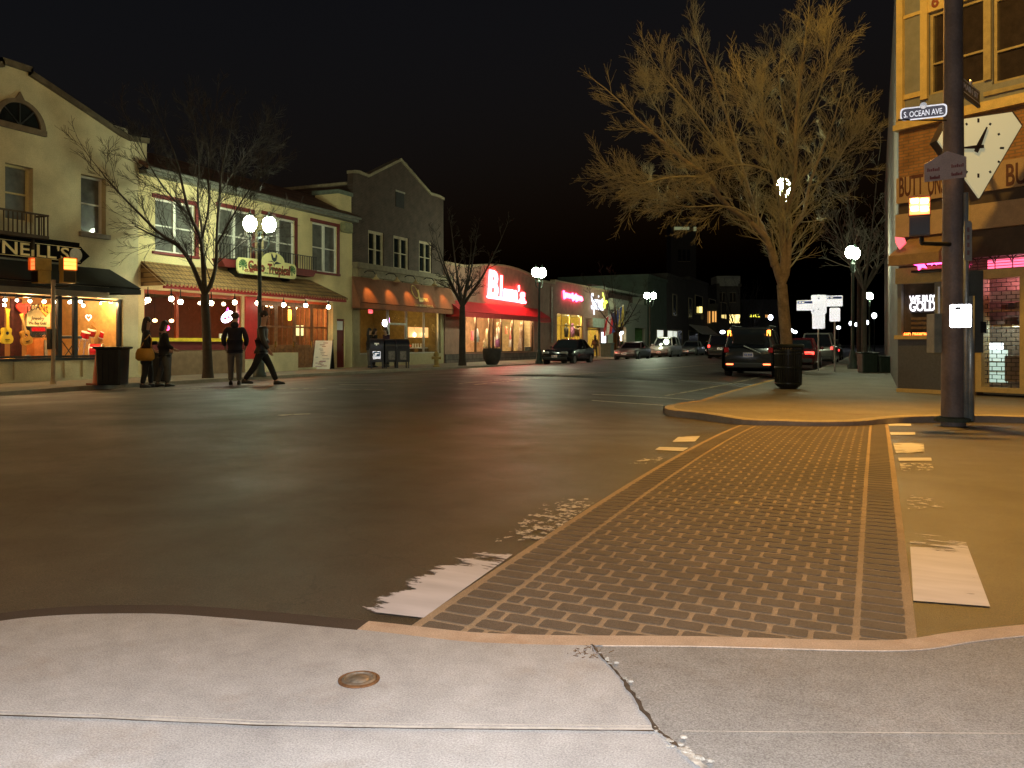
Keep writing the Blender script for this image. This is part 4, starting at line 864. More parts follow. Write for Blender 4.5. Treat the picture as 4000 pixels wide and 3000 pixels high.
# shopfront: panes, door
XS = [L.px(x, 1300)[0] for x in (1434, 1522, 1594, 1662, 1730)]
bars(L, g3, [g3[0]+.05]+XS[1:-1]+[g3[1]-.05], .09, b3, alu, zs=(g3[2]+.04, 2.95))
xs_ = [g3[0]+.05]+XS[1:-1]+[g3[1]-.05]
for i, (a, b_) in enumerate(zip(xs_, xs_[1:])):
    if i == 1:
        mb = MB(); z_ = 2.25; mb.fb(L, a+.05, a+.13, .14, z_, -.16, -.08); mb.fb(L, b_-.13, b_-.05, .14, z_, -.16, -.08); mb.fb(L, a+.13, b_-.13, z_-.1, z_, -.16, -.08); mb.fb(L, a+.13, b_-.13, .14, .4, -.16, -.08)
        d = mb.build('door', alu, b3); pane(L, a+.13, b_-.13, .4, z_-.1, d); mb = MB(); mb.fb(L, b_-.2, b_-.17, 1.0, 1.3, -.08, -.03); mb.build('handle', chrome, d); pane(L, a+.05, b_-.05, z_+.02, 2.9, b3)
    else: pane(L, a+.05, b_-.05, g3[2]+.08, 2.9, b3)
shopbox(L, g3[0]+.02, g3[1]-.02, .14, 3.1, 4, b3, M('ochre_wall', (.22, .15, .05), .7), M('ochre_side', (.3, .21, .07), .7), M('brown_floor', (.12, .08, .04), .5), M('dim_ceiling', (.14, .1, .06), .8))
lamp('shop_light', L.p(38.2, 2.6, -1.6), 60, (1, .66, .22), .2); lamp('shop_light', L.p(34.3, 2.6, -2.2), 14, (1, .6, .25), .2)
mb = MB(); mb.fb(L, *L.rect(1597, 1277, 1673, 1318, -.6), -.66, -.6); one('lit_picture', mb, EM('orange_lightbox', (1, .46, .1), 1.1), 'orange lit picture panel in the jewellery shop', 'light box')
for x, y, r, lb_ in ((1620, 1308, .09, 'bright candle-like light on the orange picture panel'), (1655, 1305, .08, 'white spot light at the right end of the orange picture panel')):
    s, z = L.px(x, y, -.52); mb = MB(); mb.ball(L.p(s, z, -.52), r, 8, 6, (1, 1, 1.4)); one('glow_lamp', mb, EM('yellow_white_glow', (1, .8, .4), 5), lb_, 'lamp')
s, z = L.px(1504, 1262, -.25); mb = MB(); mb.lathe([(.17, 0), (.17, .05), (.12, .07), (.001, .07)], L.p(s, z, -.3), 24, L.n); one('neon_disc', mb, EM('blue_white_neon', (.8, .78, 1), 22), 'round blue white neon disc in the jewellery shop window', 'neon sign', None, 40)
mb = MB(); mb.tube([L.p(L.px(1521, 1220, -.2)[0], z_, -.2) for z_ in (1.3, 2.5)], .014, 6); one('neon_tube', mb, EM('purple_neon', (.75, .2, .8), 2.2), 'thin purple neon tube beside the round neon disc', 'neon sign')
mb = MB(); mb.fb(L, *L.rect(1440, 1209, 1456, 1223, -1), -1.03, -1.0); one('exit_sign', mb, EM('red_exit', (1, .02, .02), 2.0), 'small red lit sign inside the jewellery shop', 'sign')
for x, y, lb_ in ((1500, 1278, 'gold script initial on the pane left of the shop door'), (1628, 1284, 'gold script initial on the pane in front of the orange picture'), (1697, 1282, 'gold script initial on the rightmost shop pane')):
    s, z = L.px(x, y, -.1); mb = MB(); mb.tube([L.p(s-.16+.1*math.cos(a), z+.15*math.sin(a)+.05, -.1) for a in [i*pi/8 for i in range(12)]]+[L.p(s-.12, z-.2, -.1), L.p(s+.1, z-.22, -.1)], .009, 5); one('window_initial', mb, goldl, lb_, 'lettering')
s0, s1 = L.px(1605, 1370, -.9)[0], L.px(1660, 1370, -.9)[0]; t = T('display_table', 'glass display table with white stands in the jewellery shop', 'table', L.p((s0+s1)/2, .2, -.9)); mb = MB(); mb.fb(L, s0, s1, .95, 1.0, -1.3, -.7); mb.build('table_top', whitep, t)
for s in (s0, s1-.04): 
    mb = MB(); mb.fb(L, s, s+.04, .2, .95, -1.3, -.7); mb.build('leg', chrome, t)
mb = MB(); [mb.lathe([(.05, 0), (.03, .1), (.05, .2), (.001, .22)], L.p(s0+.3+.28*k, 1.0, -.95), 8) for k in range(4)]; mb.build('jewel_stand', whitep, t)
# ------------------------------------------------------------------ dress shop with the red script sign
B0, B1 = K1+.15, L.px(2166, 1110)[0]
b4 = T('dress_shop_building', 'single storey brick dress shop with a large red awning', 'building', (-22, 49, 0))
rb = M('reddish_render', (.30, .17, .12), .8, var=.2, sc=2)
zp0 = 6.0
g4 = (L.px(1819, 1300)[0], L.px(2086, 1300)[0], L.px(1819, 1379)[1], 2.95)
mb = MB(); mb.wall(L, B0, B1, 0, zp0-.55, [g4], -.3, 0); mb.build('wall', rb, b4)
mb = MB(); n = 24; cpts = [(B0, zp0-.55), (B1, zp0-.55)]+[(B1+(B0-B1)*i/n, zp0-.35+.5*math.sin(pi*min(1, max(0, (i/n-.15)/.7)))) for i in range(n+1)]
mb.fpoly(L, cpts, -.3, .001); mb.build('parapet', rb, b4)
mb = MB()
for a, c in zip(cpts[2:], cpts[3:]): mb.fpoly(L, [a, c, (c[0], c[1]+.14), (a[0], a[1]+.14)], -.34, .08)
mb.build('coping', M('tan_coping', (.34, .25, .15), .8), b4)
shell(L, B0, B1, 5.2, 9, b4, rb)
mb = MB(); mb.fb(L, B0, B1, .12, g4[2]-.05, 0, .07); mb.build('bulkhead', BR('dark_stone_bulkhead', (.10, .08, .07), (.13, .1, .085), (.05, .04, .035), .5, .3, .02), b4)
za = L.px(1819, 1177, .1)[1]; zb4 = L.px(1826, 1238, 1.0)[1]; ra = L.px(2150, 1240, 1.0)[0]
awning(L, L.px(1800, 1237, 1.0)[0], ra, za, zb4, .05, 1.05, M('red_canvas', (.42, .03, .03), .8, var=.12), b4, .05, .3)
XS = [L.px(x, 1300)[0] for x in (1864, 1917, 1933, 1964, 2008, 2050)]
bars(L, g4, [g4[0]+.05]+XS+[g4[1]-.05], .13, b4, M('bronze_mullion', (.09, .05, .025), .4, .5), zs=(g4[2]+.03,))
xs_ = [g4[0]+.05]+XS+[g4[1]-.05]
for a, c in zip(xs_, xs_[1:]): pane(L, a+.07, c-.07, g4[2]+.06, 2.9, b4)
shopbox(L, g4[0], g4[1], .35, 3.0, 2.6, b4, M('peach_wall', (.5, .3, .17), .7, var=.35, sc=2.5), M('cream_side_wall', (.6, .48, .26), .7), M('pale_floor', (.55, .42, .28), .5), M('white_ceiling_paint', (.6, .55, .45), .8))
for s, pw in ((44.0, 170), (45.8, 170), (47.6, 150), (49.4, 130), (51.2, 110), (52.8, 50)): lamp('shop_light', L.p(s, 2.75, -.36), pw, (1, .74, .42), .12)
# script neon sign
sx0, sx1 = L.px(1903, 1130, .2)[0], L.px(2055, 1150, .2)[0]; zs = (L.px(1910, 1160, .2)[1], L.px(1915, 1079, .2)[1])
nr = EM('hot_red_neon', (1, .055, .07), 26)
ns = T('neon_sign', 'large glowing red white script shop sign above the red awning', 'neon sign', L.p((sx0+sx1)/2, zs[0], .1))
w_ = sx1-sx0; h_ = zs[1]-zs[0]
text('B', 'lettering', nr, ns, L.p(sx0+w_*.15, zs[0]+h_*.56, .12), L.u, UP, 2.35, .03, .09, fit=w_*.25, shear=.12)
text('l', 'lettering', nr, ns, L.p(sx0+w_*.36, zs[0]+h_*.52, .12), L.u, UP, 1.9, .03, .09, fit=.36, shear=.1)
text('um', 'lettering', nr, ns, L.p(sx0+w_*.60, zs[0]+h_*.30, .12), L.u, UP, 1.35, .03, .08, fit=w_*.36, shear=.1)
text('’', 'lettering', nr, ns, L.p(sx0+w_*.83, zs[0]+h_*.33, .12), L.u, UP, 1.5, .03, .03, fit=.22)
text('s', 'lettering', nr, ns, L.p(sx0+w_*.92, zs[0]+h_*.26, .12), L.u, UP, 1.5, .03, .05, fit=w_*.14, shear=.1)
mb = MB(); mb.tube([L.p(sx0+w_*.04, zs[0]+.03, .14), L.p(sx0+w_*.5, zs[0]-.02, .14), L.p(sx1, zs[0]-.06, .14)], [.11, .09, .1], 8); mb.build('underline', nr, ns)
# ---- dress window goods
skinm = M('mannequin_skin', (.62, .42, .26), .5, var=.05)
def mannequin(x, ytop, ybot, o, dress, label, head=True, kind='dress', skirt=None):
    s, zt_ = L.px(x, ytop, o); _, zb_ = L.px(x, ybot, o); h = zt_-zb_; c = L.p(s, zb_, o); t = T('mannequin', label, 'mannequin', c)
    ring = lambda r1, r2, z, n=12: [c+V((r1*math.cos(2*pi*i/n), r2*math.sin(2*pi*i/n), z*h)) for i in range(n)]
    mb = MB()
    mb.loft([ring(.04, .04, .0), ring(.045, .06, .3), ring(.09, .13, .5), ring(.07, .1, .62), ring(.09, .14, .74), ring(.06, .16, .82), ring(.04, .045, .85), ring(.035, .04, .88)])
    if head: mb.ball(c+UP*(h*.94), h*.062, 10, 8, (.85, .8, 1.15))
    for k in (-1, 1): mb.tube([c+V((0, .15*k, .8*h)), c+V((.05, .2*k, .62*h)), c+V((.14, .16*k, .48*h))], [.035, .03, .022], 6)
    mb.build('body', skinm, t, True)
    mb = MB()
    if kind == 'dress': mb.loft([ring(.2, .24, .02), ring(.17, .19, .3), ring(.11, .15, .5), ring(.085, .115, .62), ring(.105, .155, .74), ring(.1, .15, .77)])
    elif kind == 'short': mb.loft([ring(.12, .16, .36), ring(.11, .15, .5), ring(.085, .115, .62), ring(.105, .155, .74), ring(.1, .15, .76)])
    elif kind == 'coat': mb.loft([ring(.15, .2, .34), ring(.13, .19, .55), ring(.13, .2, .74), ring(.1, .19, .83), ring(.05, .06, .86)])
    mb.build('clothes', dress, t, True)
    if kind == 'coat':
        mb = MB(); [mb.tube([c+V((0, .17*k, .82*h)), c+V((.03, .23*k, .6*h)), c+V((.08, .21*k, .44*h))], [.06, .055, .05], 8) for k in (-1, 1)]; mb.build('sleeve', dress, t, True)
    if skirt:
        mb = MB(); mb.loft([ring(.15, .19, .16), ring(.14, .17, .35), ring(.1, .13, .52), ring(.09, .12, .55)]); mb.build('skirt', skirt, t, True)
    mb = MB(); mb.lathe([(.16, 0), (.16, .02), (.02, .03), (.02, .05)], c-UP*.0, 14); mb.build('base', chrome, t)
    return t
wh = M('white_cloth', (.8, .78, .74), .8); crm = M('cream_cloth', (.72, .6, .35), .8); prp = M('purple_cloth', (.3, .12, .3), .7); pnk = M('pink_cloth', (.6, .16, .2), .7); bks = M('black_cloth', (.02, .02, .025), .8); pat = M('patterned_pale_cloth', (.55, .42, .32), .8, var=.6, sc=30)
mannequin(1860, 1268, 1372, -.5, wh, 'headless mannequin in a white jacket at the left of the dress window', False, 'coat')
mannequin(1905, 1270, 1372, -.6, crm, 'headless mannequin in a cream coat behind the second mullion', False, 'coat', crm)
mannequin(1944, 1258, 1375, -.6, wh, 'bald mannequin in white top and purple skirt in the dress window', True, 'short', prp)
mannequin(1996, 1260, 1374, -.55, pnk, 'bald mannequin in black and pink top with pale skirt', True, 'short', wh)
mannequin(2033, 1261, 1374, -.55, pat, 'bald mannequin in a long patterned gown at the right of the dress window', True, 'dress')
mannequin(1892, 1322, 1376, -.35, crm, 'small child sized cream mannequin kneeling low in the dress window', True, 'short')
for x, y0, y1, m_, lb_ in ((1845, 1292, 1330, pnk, 'crimson dress hanging between the pale rail and white jacket'), (1978, 1275, 1305, M('salmon_cloth', (.6, .25, .14), .8), 'salmon blouse hanging behind the pink mannequin'), (1929, 1315, 1352, wh, 'narrow white garment behind the mullion')):
    s0, z1 = L.px(x, y0, -1.0); _, z0 = L.px(x, y1, -1.0); mb = MB(); mb.loft([[L.p(s0-.16*k, z0+(z1-z0)*t, -1.05), L.p(s0+.16*k, z0+(z1-z0)*t, -1.05), L.p(s0+.16*k, z0+(z1-z0)*t, -.97), L.p(s0-.16*k, z0+(z1-z0)*t, -.97)] for t, k in ((0, 1), (.6, .8), (.95, .9), (1, .4))]); one('garment', mb, m_, lb_, 'clothing')
s0, s1, z0, z1 = L.rect(2051, 1355, 2078, 1373, -.2); mb = MB(); mb.fb(L, s0, s1, z0, z1, -.24, -.2); o = one('window_card', mb, black, 'small black framed card at the bottom right of the dress window', 'card')
mb = MB(); mb.fb(L, *L.rect(2051, 1252, 2083, 1294, -1.4), -1.45, -1.4); one('wall_panel', mb, M('olive_panel', (.3, .3, .1), .7), 'olive green panel at the right end of the dress window', 'panel')
# ------------------------------------------------------------------ phone shop
D0, D1 = B1+.02, L.px(2375, 1141)[0]
b5 = T('phone_shop_building', 'low reddish shop building with yellow lit windows and script signs', 'building', (-22, 64, 0))
g5 = (L.px(2176, 1300)[0], L.px(2277, 1300)[0], .75, 2.6); d5 = (L.px(2296, 1300)[0], L.px(2343, 1300)[0], .16, 2.55); ztp = 5.85
mb = MB(); mb.wall(L, D0, D1, 0, ztp, [(g5[0], g5[1], .75, 3.5), d5], -.3, 0); mb.build('wall', rb, b5); mb = MB(); mb.fb(L, D0, D1, ztp, ztp+.14, -.35, .08); mb.build('coping', MATS['tan_coping'], b5); shell(L, D0, D1, 5.5, 9, b5, rb)
XS = [L.px(x, 1300)[0] for x in (2197, 2231)]
bars(L, (g5[0], g5[1], .75, 3.5), [g5[0]+.06]+XS+[g5[1]-.06], .14, b5, M('gold_brown_frame', (.35, .24, .06), .4, .4), zs=(2.62, .8, 3.45))
pane(L, g5[0]+.13, g5[1]-.13, .85, 3.4, b5)
shopbox(L, g5[0]-.3, D1-.3, .16, 3.6, 3.5, b5, M('yellow_wall', (.75, .58, .16), .7, var=.15), M('yellow_side', (.7, .55, .15), .7), M('tan_floor', (.4, .3, .15), .5), M('pale_ceiling', (.5, .48, .4), .8))
for s, pw in ((59.5, 260), (62.5, 260), (65.5, 260), (67.5, 220)): lamp('shop_light', L.p(s, 3.2, -.7), pw, (1, .8, .34), .15)
mb = MB(); mb.fb(L, d5[0]-.2, D1-.2, 2.6, 3.35, .0, .5); mb.build('door_canopy', M('grey_green_canopy', (.3, .33, .27), .7), b5)
mb = MB(); mb.fb(L, d5[0]+.02, d5[0]+.12, .16, 2.5, -.2, -.1); mb.fb(L, d5[1]-.12, d5[1]-.02, .16, 2.5, -.2, -.1); mb.fb(L, d5[0]+.12, d5[1]-.12, 2.38, 2.5, -.2, -.1); d = mb.build('door', MATS['gold_brown_frame'], b5); pane(L, d5[0]+.12, d5[1]-.12, .2, 2.38, d)
mb = MB(); [mb.tube([L.p(L.px(x, 1160, .2)[0], 1.3, .06), L.p(L.px(x, 1160, .2)[0], 5.4, .06)], .09, 8) for x in (2163,)]; mb.build('downpipe', M('grey_pipe', (.3, .27, .24), .5, .4), b5)
pk = EM('pink_red_neon', (1, .05, .16), 16)
x0, y0, x1, y1 = 2201, 1148, 2274, 1166
ps = T('neon_sign', 'pink red glowing script sign on the phone shop front', 'neon sign', L.p(L.px(x0, y0, .12)[0], L.px(x0, 1160, .12)[1], .12))
s0, z0 = L.px(x0, y0, .12); s1, z1 = L.px(x1, y1, .12); R = random.Random(4)
for i in range(11):
    t_ = (i+.5)/11; s = s0+(s1-s0)*t_; z = z0+(z1-z0)*t_; hh = .62 if i in (0, 5, 7) else .34; mb = MB()
    mb.tube([L.p(s-.14, z+hh*.4, .12), L.p(s-.04, z-hh*.55, .14), L.p(s+.1, z+hh*.25*R.random(), .12), L.p(s+.2, z-hh*.5, .14)], .075, 6); mb.build('lettering', pk, ps)
for k_, (nm, mt) in enumerate((('white', EM('white_sign_glow', (.82, .86, 1), 1.7)),)):
    t = T('phone_shop_sign', 'white glowing shop lettering beside a yellow wing emblem', 'sign', L.p(67, 3.9, .15)); a0, z_ = L.px(2312, 1168, .2); a1 = L.px(2358, 1168, .2)[0]
    text('Sprint', 'lettering', mt, t, L.p((a0+a1)/2, z_-.25, .15), L.u, UP, 2.0, .04, -.015, fit=a1-a0)
    mb = MB(); s, zc_ = L.px(2364, 1176, .2); zt_ = L.px(2356, 1143, .2)[1]; zb_ = L.px(2362, 1206, .2)[1]
    mb.fpoly(L, [(s-.55, zt_), (s-.1, zt_-.7), (s+.75, zc_+.1), (s+.75, zc_-.1), (s+.2, zb_+.4), (s-.05, zb_), (s-.15, zb_+.7), (s+.05, zc_)], .1, .2); mb.build('emblem', EM('yellow_green_glow', (.8, 1, .06), 2.2), t)
# flags on slanted poles
def flag(px, py, label, cols, seed):
    s, z = L.px(px, py, .1); a = L.p(s, z, .05); t = T('flag', label, 'flag', a); tip_ = a+V((1.35, .35, 1.0)); mb = MB(); mb.tube([a, tip_], .02, 6); mb.ball(tip_, .05, 8, 5); mb.build('pole', whitep, t)
    n = len(cols); vs = []; fs = []; mi = []; R = random.Random(seed); mb = MB()
    d = (tip_-a)
    for i in range(n+1):
        q = a+d*(.99-.62*i/n)
        for j in range(7):
            f_ = j/6; mb.v.append(q+V((-.12*f_*i/n, .16*f_+.05*math.sin(i*1.6+j), -1.75*f_*(1-.12*i/n)))+V((.05*math.sin(i*2.2+j*.6), 0, 0)))
    for i in range(n):
        for j in range(6): mb.f.append([i*7+j, i*7+j+1, i*7+8+j, i*7+7+j]); mb.m.append(cols[i] if not (j > 3 and n > 8 and False) else 2)
    mb.build('cloth', [M('flag_red', (.5, .03, .03), .8), M('flag_white', (.6, .55, .5), .8), M('flag_blue', (.03, .04, .15), .8), M('flag_gold', (.4, .28, .05), .8)], t, True)
flag(2340, 1262, 'striped red and white flag drooping from a slanted pole', [2, 2, 2, 0, 1, 0, 1, 0, 1, 0, 1, 0], 1)
flag(2376, 1236, 'gold and dark striped flag drooping from a slanted pole', [3, 2, 3, 2, 3, 2], 2)
# goods: racks and lit posters in the yellow windows
for x, y0, y1, r_, m_, lb_ in ((2212, 1264, 1330, .3, bks, 'dark dressed figure on the left in the yellow window'), (2236, 1262, 1330, .34, prp, 'dark dressed figure in the middle of the yellow window'), (2257, 1270, 1325, .5, M('dim_brown_cloth', (.1, .07, .05), .8), 'broad brown coat on a stand in the yellow window')):
    s, z1 = L.px(x, y0, -.8); _, z0 = L.px(x, y1, -.8); c = L.p(s, z0, -.8); h = z1-z0; t = T('dressed_stand', lb_, 'display stand', c); mb = MB(); ring = lambda r1, z: [c+V((r1*.6*math.cos(2*pi*i/10), r1*math.sin(2*pi*i/10), z*h)) for i in range(10)]
    mb.loft([ring(r_*.7, .2), ring(r_*.9, .45), ring(r_, .7), ring(r_*.35, .82)]); mb.build('coat', m_, t, True); mb = MB(); mb.ball(c+UP*h*.92, .13, 8, 6); mb.build('head', m_, t, True); mb = MB(); mb.tube([V((c.x, c.y, .16)), c+UP*.3], .03, 6); mb.build('stand', chrome, t)
s0, s1, z0, z1 = L.rect(2345, 1298, 2358, 1352, -.1); mb = MB(); mb.fb(L, s0, s1, z0, z1, .02, .1); one('lit_poster', mb, EM('blue_white_poster', (.8, .9, 1), 3.5), 'tall bright white lit poster right of the shop door', 'poster')
# ------------------------------------------------------------------ pale building and the row beyond
E0, E1 = D1+.05, L.px(2528, 1250)[0]
b6 = T('pale_shop_building', 'low pale green grey shop building with a slanted glass block fascia', 'building', (-22, 78, 0))
pale = M('pale_green_render', (.40, .42, .34), .8, var=.12)
g6 = (L.px(2395, 1300)[0], L.px(2446, 1300)[0], .2, 2.8); g6b = (L.px(2480, 1300)[0], L.px(2520, 1300)[0], .3, 2.8)
mb = MB(); mb.wall(L, E0, E1, 0, 5.2, [g6, g6b], -.3, 0); mb.build('wall', pale, b6); shell(L, E0, E1, 6.4, 10, b6, pale)
mb = MB(); mb.fb(L, E0, E1, 5.2, 6.6, -2, -1.5); mb.build('parapet', M('dull_red_render', (.2, .13, .11), .9), b6)
mb = MB(); q0, q1 = E0+.3, L.px(2445, 1180)[0]; mb.hexa([L.p(q0, 4.3, .7), L.p(q1, 4.3, .7), L.p(q1, 4.3, 0), L.p(q0, 4.3, 0), L.p(q0, 5.3, .3), L.p(q1, 5.3, .3), L.p(q1, 5.3, 0), L.p(q0, 5.3, 0)]); mb.build('glass_fascia', M('pale_glass_block', (.5, .5, .42), .4, var=.3, sc=3), b6)
shopbox(L, g6[0], g6b[1], .2, 3, 2.5, b6, M('orange_wall', (.6, .2, .05), .7), M('green_wall', (.1, .3, .1), .7), MATS['dark_floor'], MATS['dim_ceiling'])
lamp('shop_light', L.p((g6[0]+g6[1])/2, 2.3, -1.2), 60, (1, .3, .1), .1)
s0, s1, z0, z1 = L.rect(2414, 1298, 2432, 1332, -.3); mb = MB(); mb.fb(L, s0, s1, z0, z1, -.4, -.35); one('lit_window_sign', mb, EM('peach_lightbox', (1, .75, .5), 4), 'bright peach lit panel in the orange glowing doorway', 'light box')
pane(L, g6[0], g6[1], .2, 2.8, b6); pane(L, g6b[0], g6b[1], .3, 2.8, b6)
def block(name, label, s0, s1, h, mat, wins=(), dep=10, lit=None, o=0.0, roof=None):
    b = T(name, label, 'building', L.p((s0+s1)/2, 0, 0)); mb = MB(); mb.fb(L, s0, s1, 0, h, o-dep, o); mb.build('wall', mat, b)
    mb = MB(); mb.fb(L, s0-.05, s1+.05, h, h+.3, o-dep, o+.15); mb.build('cornice', roof or mat, b)
    for (a, c, z0, z1) in wins:
        f = MB(); f.fb(L, a-.08, c+.08, z0-.1, z0, o-.02, o+.1); f.fb(L, a-.08, a, z0, z1, o-.02, o+.08); f.fb(L, c, c+.08, z0, z1, o-.02, o+.08); f.fb(L, a-.08, c+.08, z1, z1+.1, o-.02, o+.09); w_ = f.build('window', tan, b); f = MB(); f.fb(L, a, c, z0, z1, o+.002, o+.03); f.build('pane', lit or dkglass, w_)
    return b
dkr = M('dark_brown_render', (.09, .075, .06), .9, var=.2, sc=1); grr = M('dim_green_render', (.12, .15, .11), .9, var=.2, sc=1)
litw = EM('pale_shop_window', (.9, .95, .8), .9)
e2 = L.px(2604, 1250)[0]; e3 = L.px(2690, 1250)[0]; e4 = L.px(2765, 1250)[0]
bF = block('green_grey_building', 'dim green grey two storey building beside the third street lamp', E1+.1, e2, 8.2, grr, [(E1+4, E1+7, .6, 2.7), (E1+9, E1+14, .6, 2.7)], lit=litw)
bG = block('dark_bar_building', 'dark building carrying two lines of orange script', e2+.1, e3, 9, dkr, [(e2+3, e2+8, .5, 2.8), (e2+12, e2+18, .5, 2.8), (e2+3, e2+5, 4.6, 7), (e2+12, e2+14, 4.6, 7)], lit=M('dim_lit_glass', (.05, .05, .045), .2))
bH = block('striped_awning_building', 'dark building above a row of pale pointed awnings', e3+.1, e4, 9.5, dkr, [(e3+4, e3+9, 5.2, 7.6), (e3+14, e3+19, 5.2, 7.6), (e3+24, e3+29, 5.2, 7.6)])
mb = MB(); m2 = 9
for i in range(m2):
    a = e3+.4+(e4-e3-.8)*i/m2; b_ = a+(e4-e3-.8)/m2*.9
    mb.hexa([L.p(a, 3.6, 0), L.p(b_, 3.6, 0), L.p((a+b_)/2+.4, 2.4, 1.6), L.p((a+b_)/2-.4, 2.4, 1.6), L.p(a, 3.7, 0), L.p(b_, 3.7, 0), L.p((a+b_)/2+.4, 2.5, 1.6), L.p((a+b_)/2-.4, 2.5, 1.6)])
mb.build('awning', M('pale_canvas', (.5, .47, .4), .8), bH)
# far buildings placed by distance along the street
def far_block(name, label, px0, px1, ytop, d, mat, dep=14, roofm=None, wins=()):
    a, b_ = ond(px0, 1343, d), ond(px1, 1343, d); h = H+(HZ-ytop)/FPX*d; f = Fr((a.x, a.y, 0), (b_-a), -fw); wd = (b_-a).length
    t = T(name, label, 'building', ((a.x+b_.x)/2, (a.y+b_.y)/2, 0)); mb = MB(); mb.fb(f, 0, wd, 0, h, -dep, 0); mb.build('wall', mat, t); mb = MB(); mb.fb(f, -.15, wd+.15, h, h+.5, -dep, .2); mb.build('cornice', roofm or mat, t)
    for x0, y0, x1, y1, m_ in wins:
        s0, z1 = f.px(x0, y0); s1, z0 = f.px(x1, y1); q = MB(); q.fb(f, s0-.1, s1+.1, z0-.12, z0, 0, .12); q.fb(f, s0-.1, s1+.1, z1, z1+.12, 0, .12); q.fb(f, (s0+s1)/2-.06, (s0+s1)/2+.06, z0, z1, .03, .08); w_ = q.build('window', tan, t); q = MB(); q.fb(f, s0, s1, z0, z1, .002, .03); q.build('pane', m_, w_)
    return t, f
ylw = EM('warm_yellow_window', (1, .74, .25), 2.6); orw = EM('orange_window', (1, .45, .1), 1.0)
t, f = far_block('corner_building', 'distant corner building with a pale curved roof band', 2800, 2892, 1120, 135, M('far_brown_render', (.14, .12, .09), .9), 20, None, [(2856, 1228, 2897, 1262, ylw)] if 0 else [(2850, 1229, 2890, 1262, ylw), (2812, 1145, 2830, 1180, dkglass), (2852, 1145, 2872, 1180, dkglass)])
mb = MB(); s0, s1 = f.px(2800, 1100)[0], f.px(2892, 1100)[0]; z0, z1 = f.px(2800, 1118)[1], f.px(2800, 1078)[1]; mb.loft([[f.p(s0+(s1-s0)*i/10, z, .6*math.sin(pi*i/10)*k) for i in range(11)]+[f.p(s1, z, -4), f.p(s0, z, -4)] for z, k in ((z0, 1), (z1-.5, 1.2), (z1, .6))]); mb.build('roof_band', M('pale_roof_band', (.55, .52, .38), .8), t)
far_block('far_shop_building', 'distant low dark building behind the tree trunk', 2900, 3040, 1180, 160, M('far_dark_render', (.07, .065, .06), .9), 20, None, [(2990, 1230, 3000, 1240, orw)])
far_block('far_shop_building', 'distant low building with two orange lit windows', 2752, 2800, 1200, 118, MATS['far_brown_render'], 12, None, [(2762, 1216, 2774, 1262, orw), (2782, 1216, 2798, 1258, orw)])
# tower
d = 150; t, f = far_block('brick_tower', 'tall square brick tower standing dark above the far roofs', 2621, 2719, 868, d, M('tower_brick', (.085, .065, .05), .9, var=.2), 4.4)
for x in (2655, 2672, 2689):
    q = MB(); s0, z1 = f.px(x-6, 975); s1, z0 = f.px(x+6, 1020); q.fb(f, s0-.06, s1+.06, z0-.1, z0, 0, .1); w_ = q.build('window', tan, t); q = MB(); q.fb(f, s0, s1, z0, z1, .002, .03); q.build('pane', M('black_opening', (.01, .01, .01), .9), w_)
mb = MB(); s0, z1 = f.px(2633, 887); s1, z0 = f.px(2691, 898); mb.fb(f, s0, s1, z0, z1, 0, .3); s0, z1 = f.px(2709, 887); mb.fb(f, s0, s0+.45, z0-.2, z1, 0, .3); mb.build('band', EM('dim_green_lit_band', (.55, .6, .3), .28), t)
# far signs
def glow_sign(name, label, px0, py0, px1, py1, d, mat, rows=1, n=5, seed=0, board=True):
    a = ond(px0, py1, d); b_ = ond(px1, py1, d); f = Fr(a, b_-a, -fw); w_ = (b_-a).length; h = (py1-py0)/FPX*d; R = random.Random(seed)
    t = T(name, label, 'sign', a)
    mb = MB(); mb.fb(f, -.05, w_+.05, -a.z*0-.05, h+.05, -.15, -.02); mb.fb(f, w_/2-.06, w_/2+.06, -a.z, -.05, -.14, -.04); mb.build('board', black, t)
    for r in range(rows):
        for i in range(n):
            mb = MB(); s = w_*(i+.15)/n; e = w_*(i+.8)/n; z0 = h*r/rows+h*.08; z1 = h*(r+.8)/rows; m_ = (s+e)/2
            if R.random() < .5: mb.fb(f, s, s+.3*(e-s), z0, z1, -.02, .0); mb.fb(f, s, e, z0, z0+.25*(z1-z0), 0, .02)
            else: mb.fb(f, s, e, z0+.2*(z1-z0)*R.random(), z0+.35*(z1-z0), -.02, .0); mb.fb(f, m_, e, z0, z1-.2*(z1-z0)*R.random(), 0, .02)
            mb.build('lettering', mat, t)
    return t
og = EM('orange_letter_glow', (1, .45, .05), 2.2); yg = EM('yellow_letter_glow', (.9, .85, .05), 2.2)
glow_sign('neon_sign', 'two rows of small orange glowing letters on the dark bar front', 2642, 1156, 2670, 1206, 110, og, 2, 3, 3)
glow_sign('neon_sign', 'short yellow glowing letters over the dark far roof', 2928, 1225, 2970, 1240, 125, yg, 1, 4, 5)
def lightbox(label, px0, py0, px1, py1, d, mat, rows=2):
    a = ond(px0, py1, d); b_ = ond(px1, py1, d); f = Fr(a, b_-a, -fw); w_ = (b_-a).length; h = (py1-py0)/FPX*d; t = T('light_box', label, 'light box', a)
    mb = MB(); mb.fb(f, -.08, w_+.08, -.08, h+.08, -.4, -.03); mb.fb(f, w_/2-.08, w_/2+.08, -a.z, -.08, -.3, -.12); mb.build('case', black, t)
    mb = MB(); mb.fb(f, 0, w_, 0, h, -.03, .0); mb.build('face', mat, t); return t
lightbox('yellow lit shop sign box over the striped awnings', 2705, 1198, 2743, 1222, 112, EM('yellow_lightbox', (1, .8, .22), 2.4))
lightbox('tan shop panel under the yellow lit sign box', 2692, 1226, 2748, 1248, 113, M('tan_panel', (.5, .33, .15), .7))
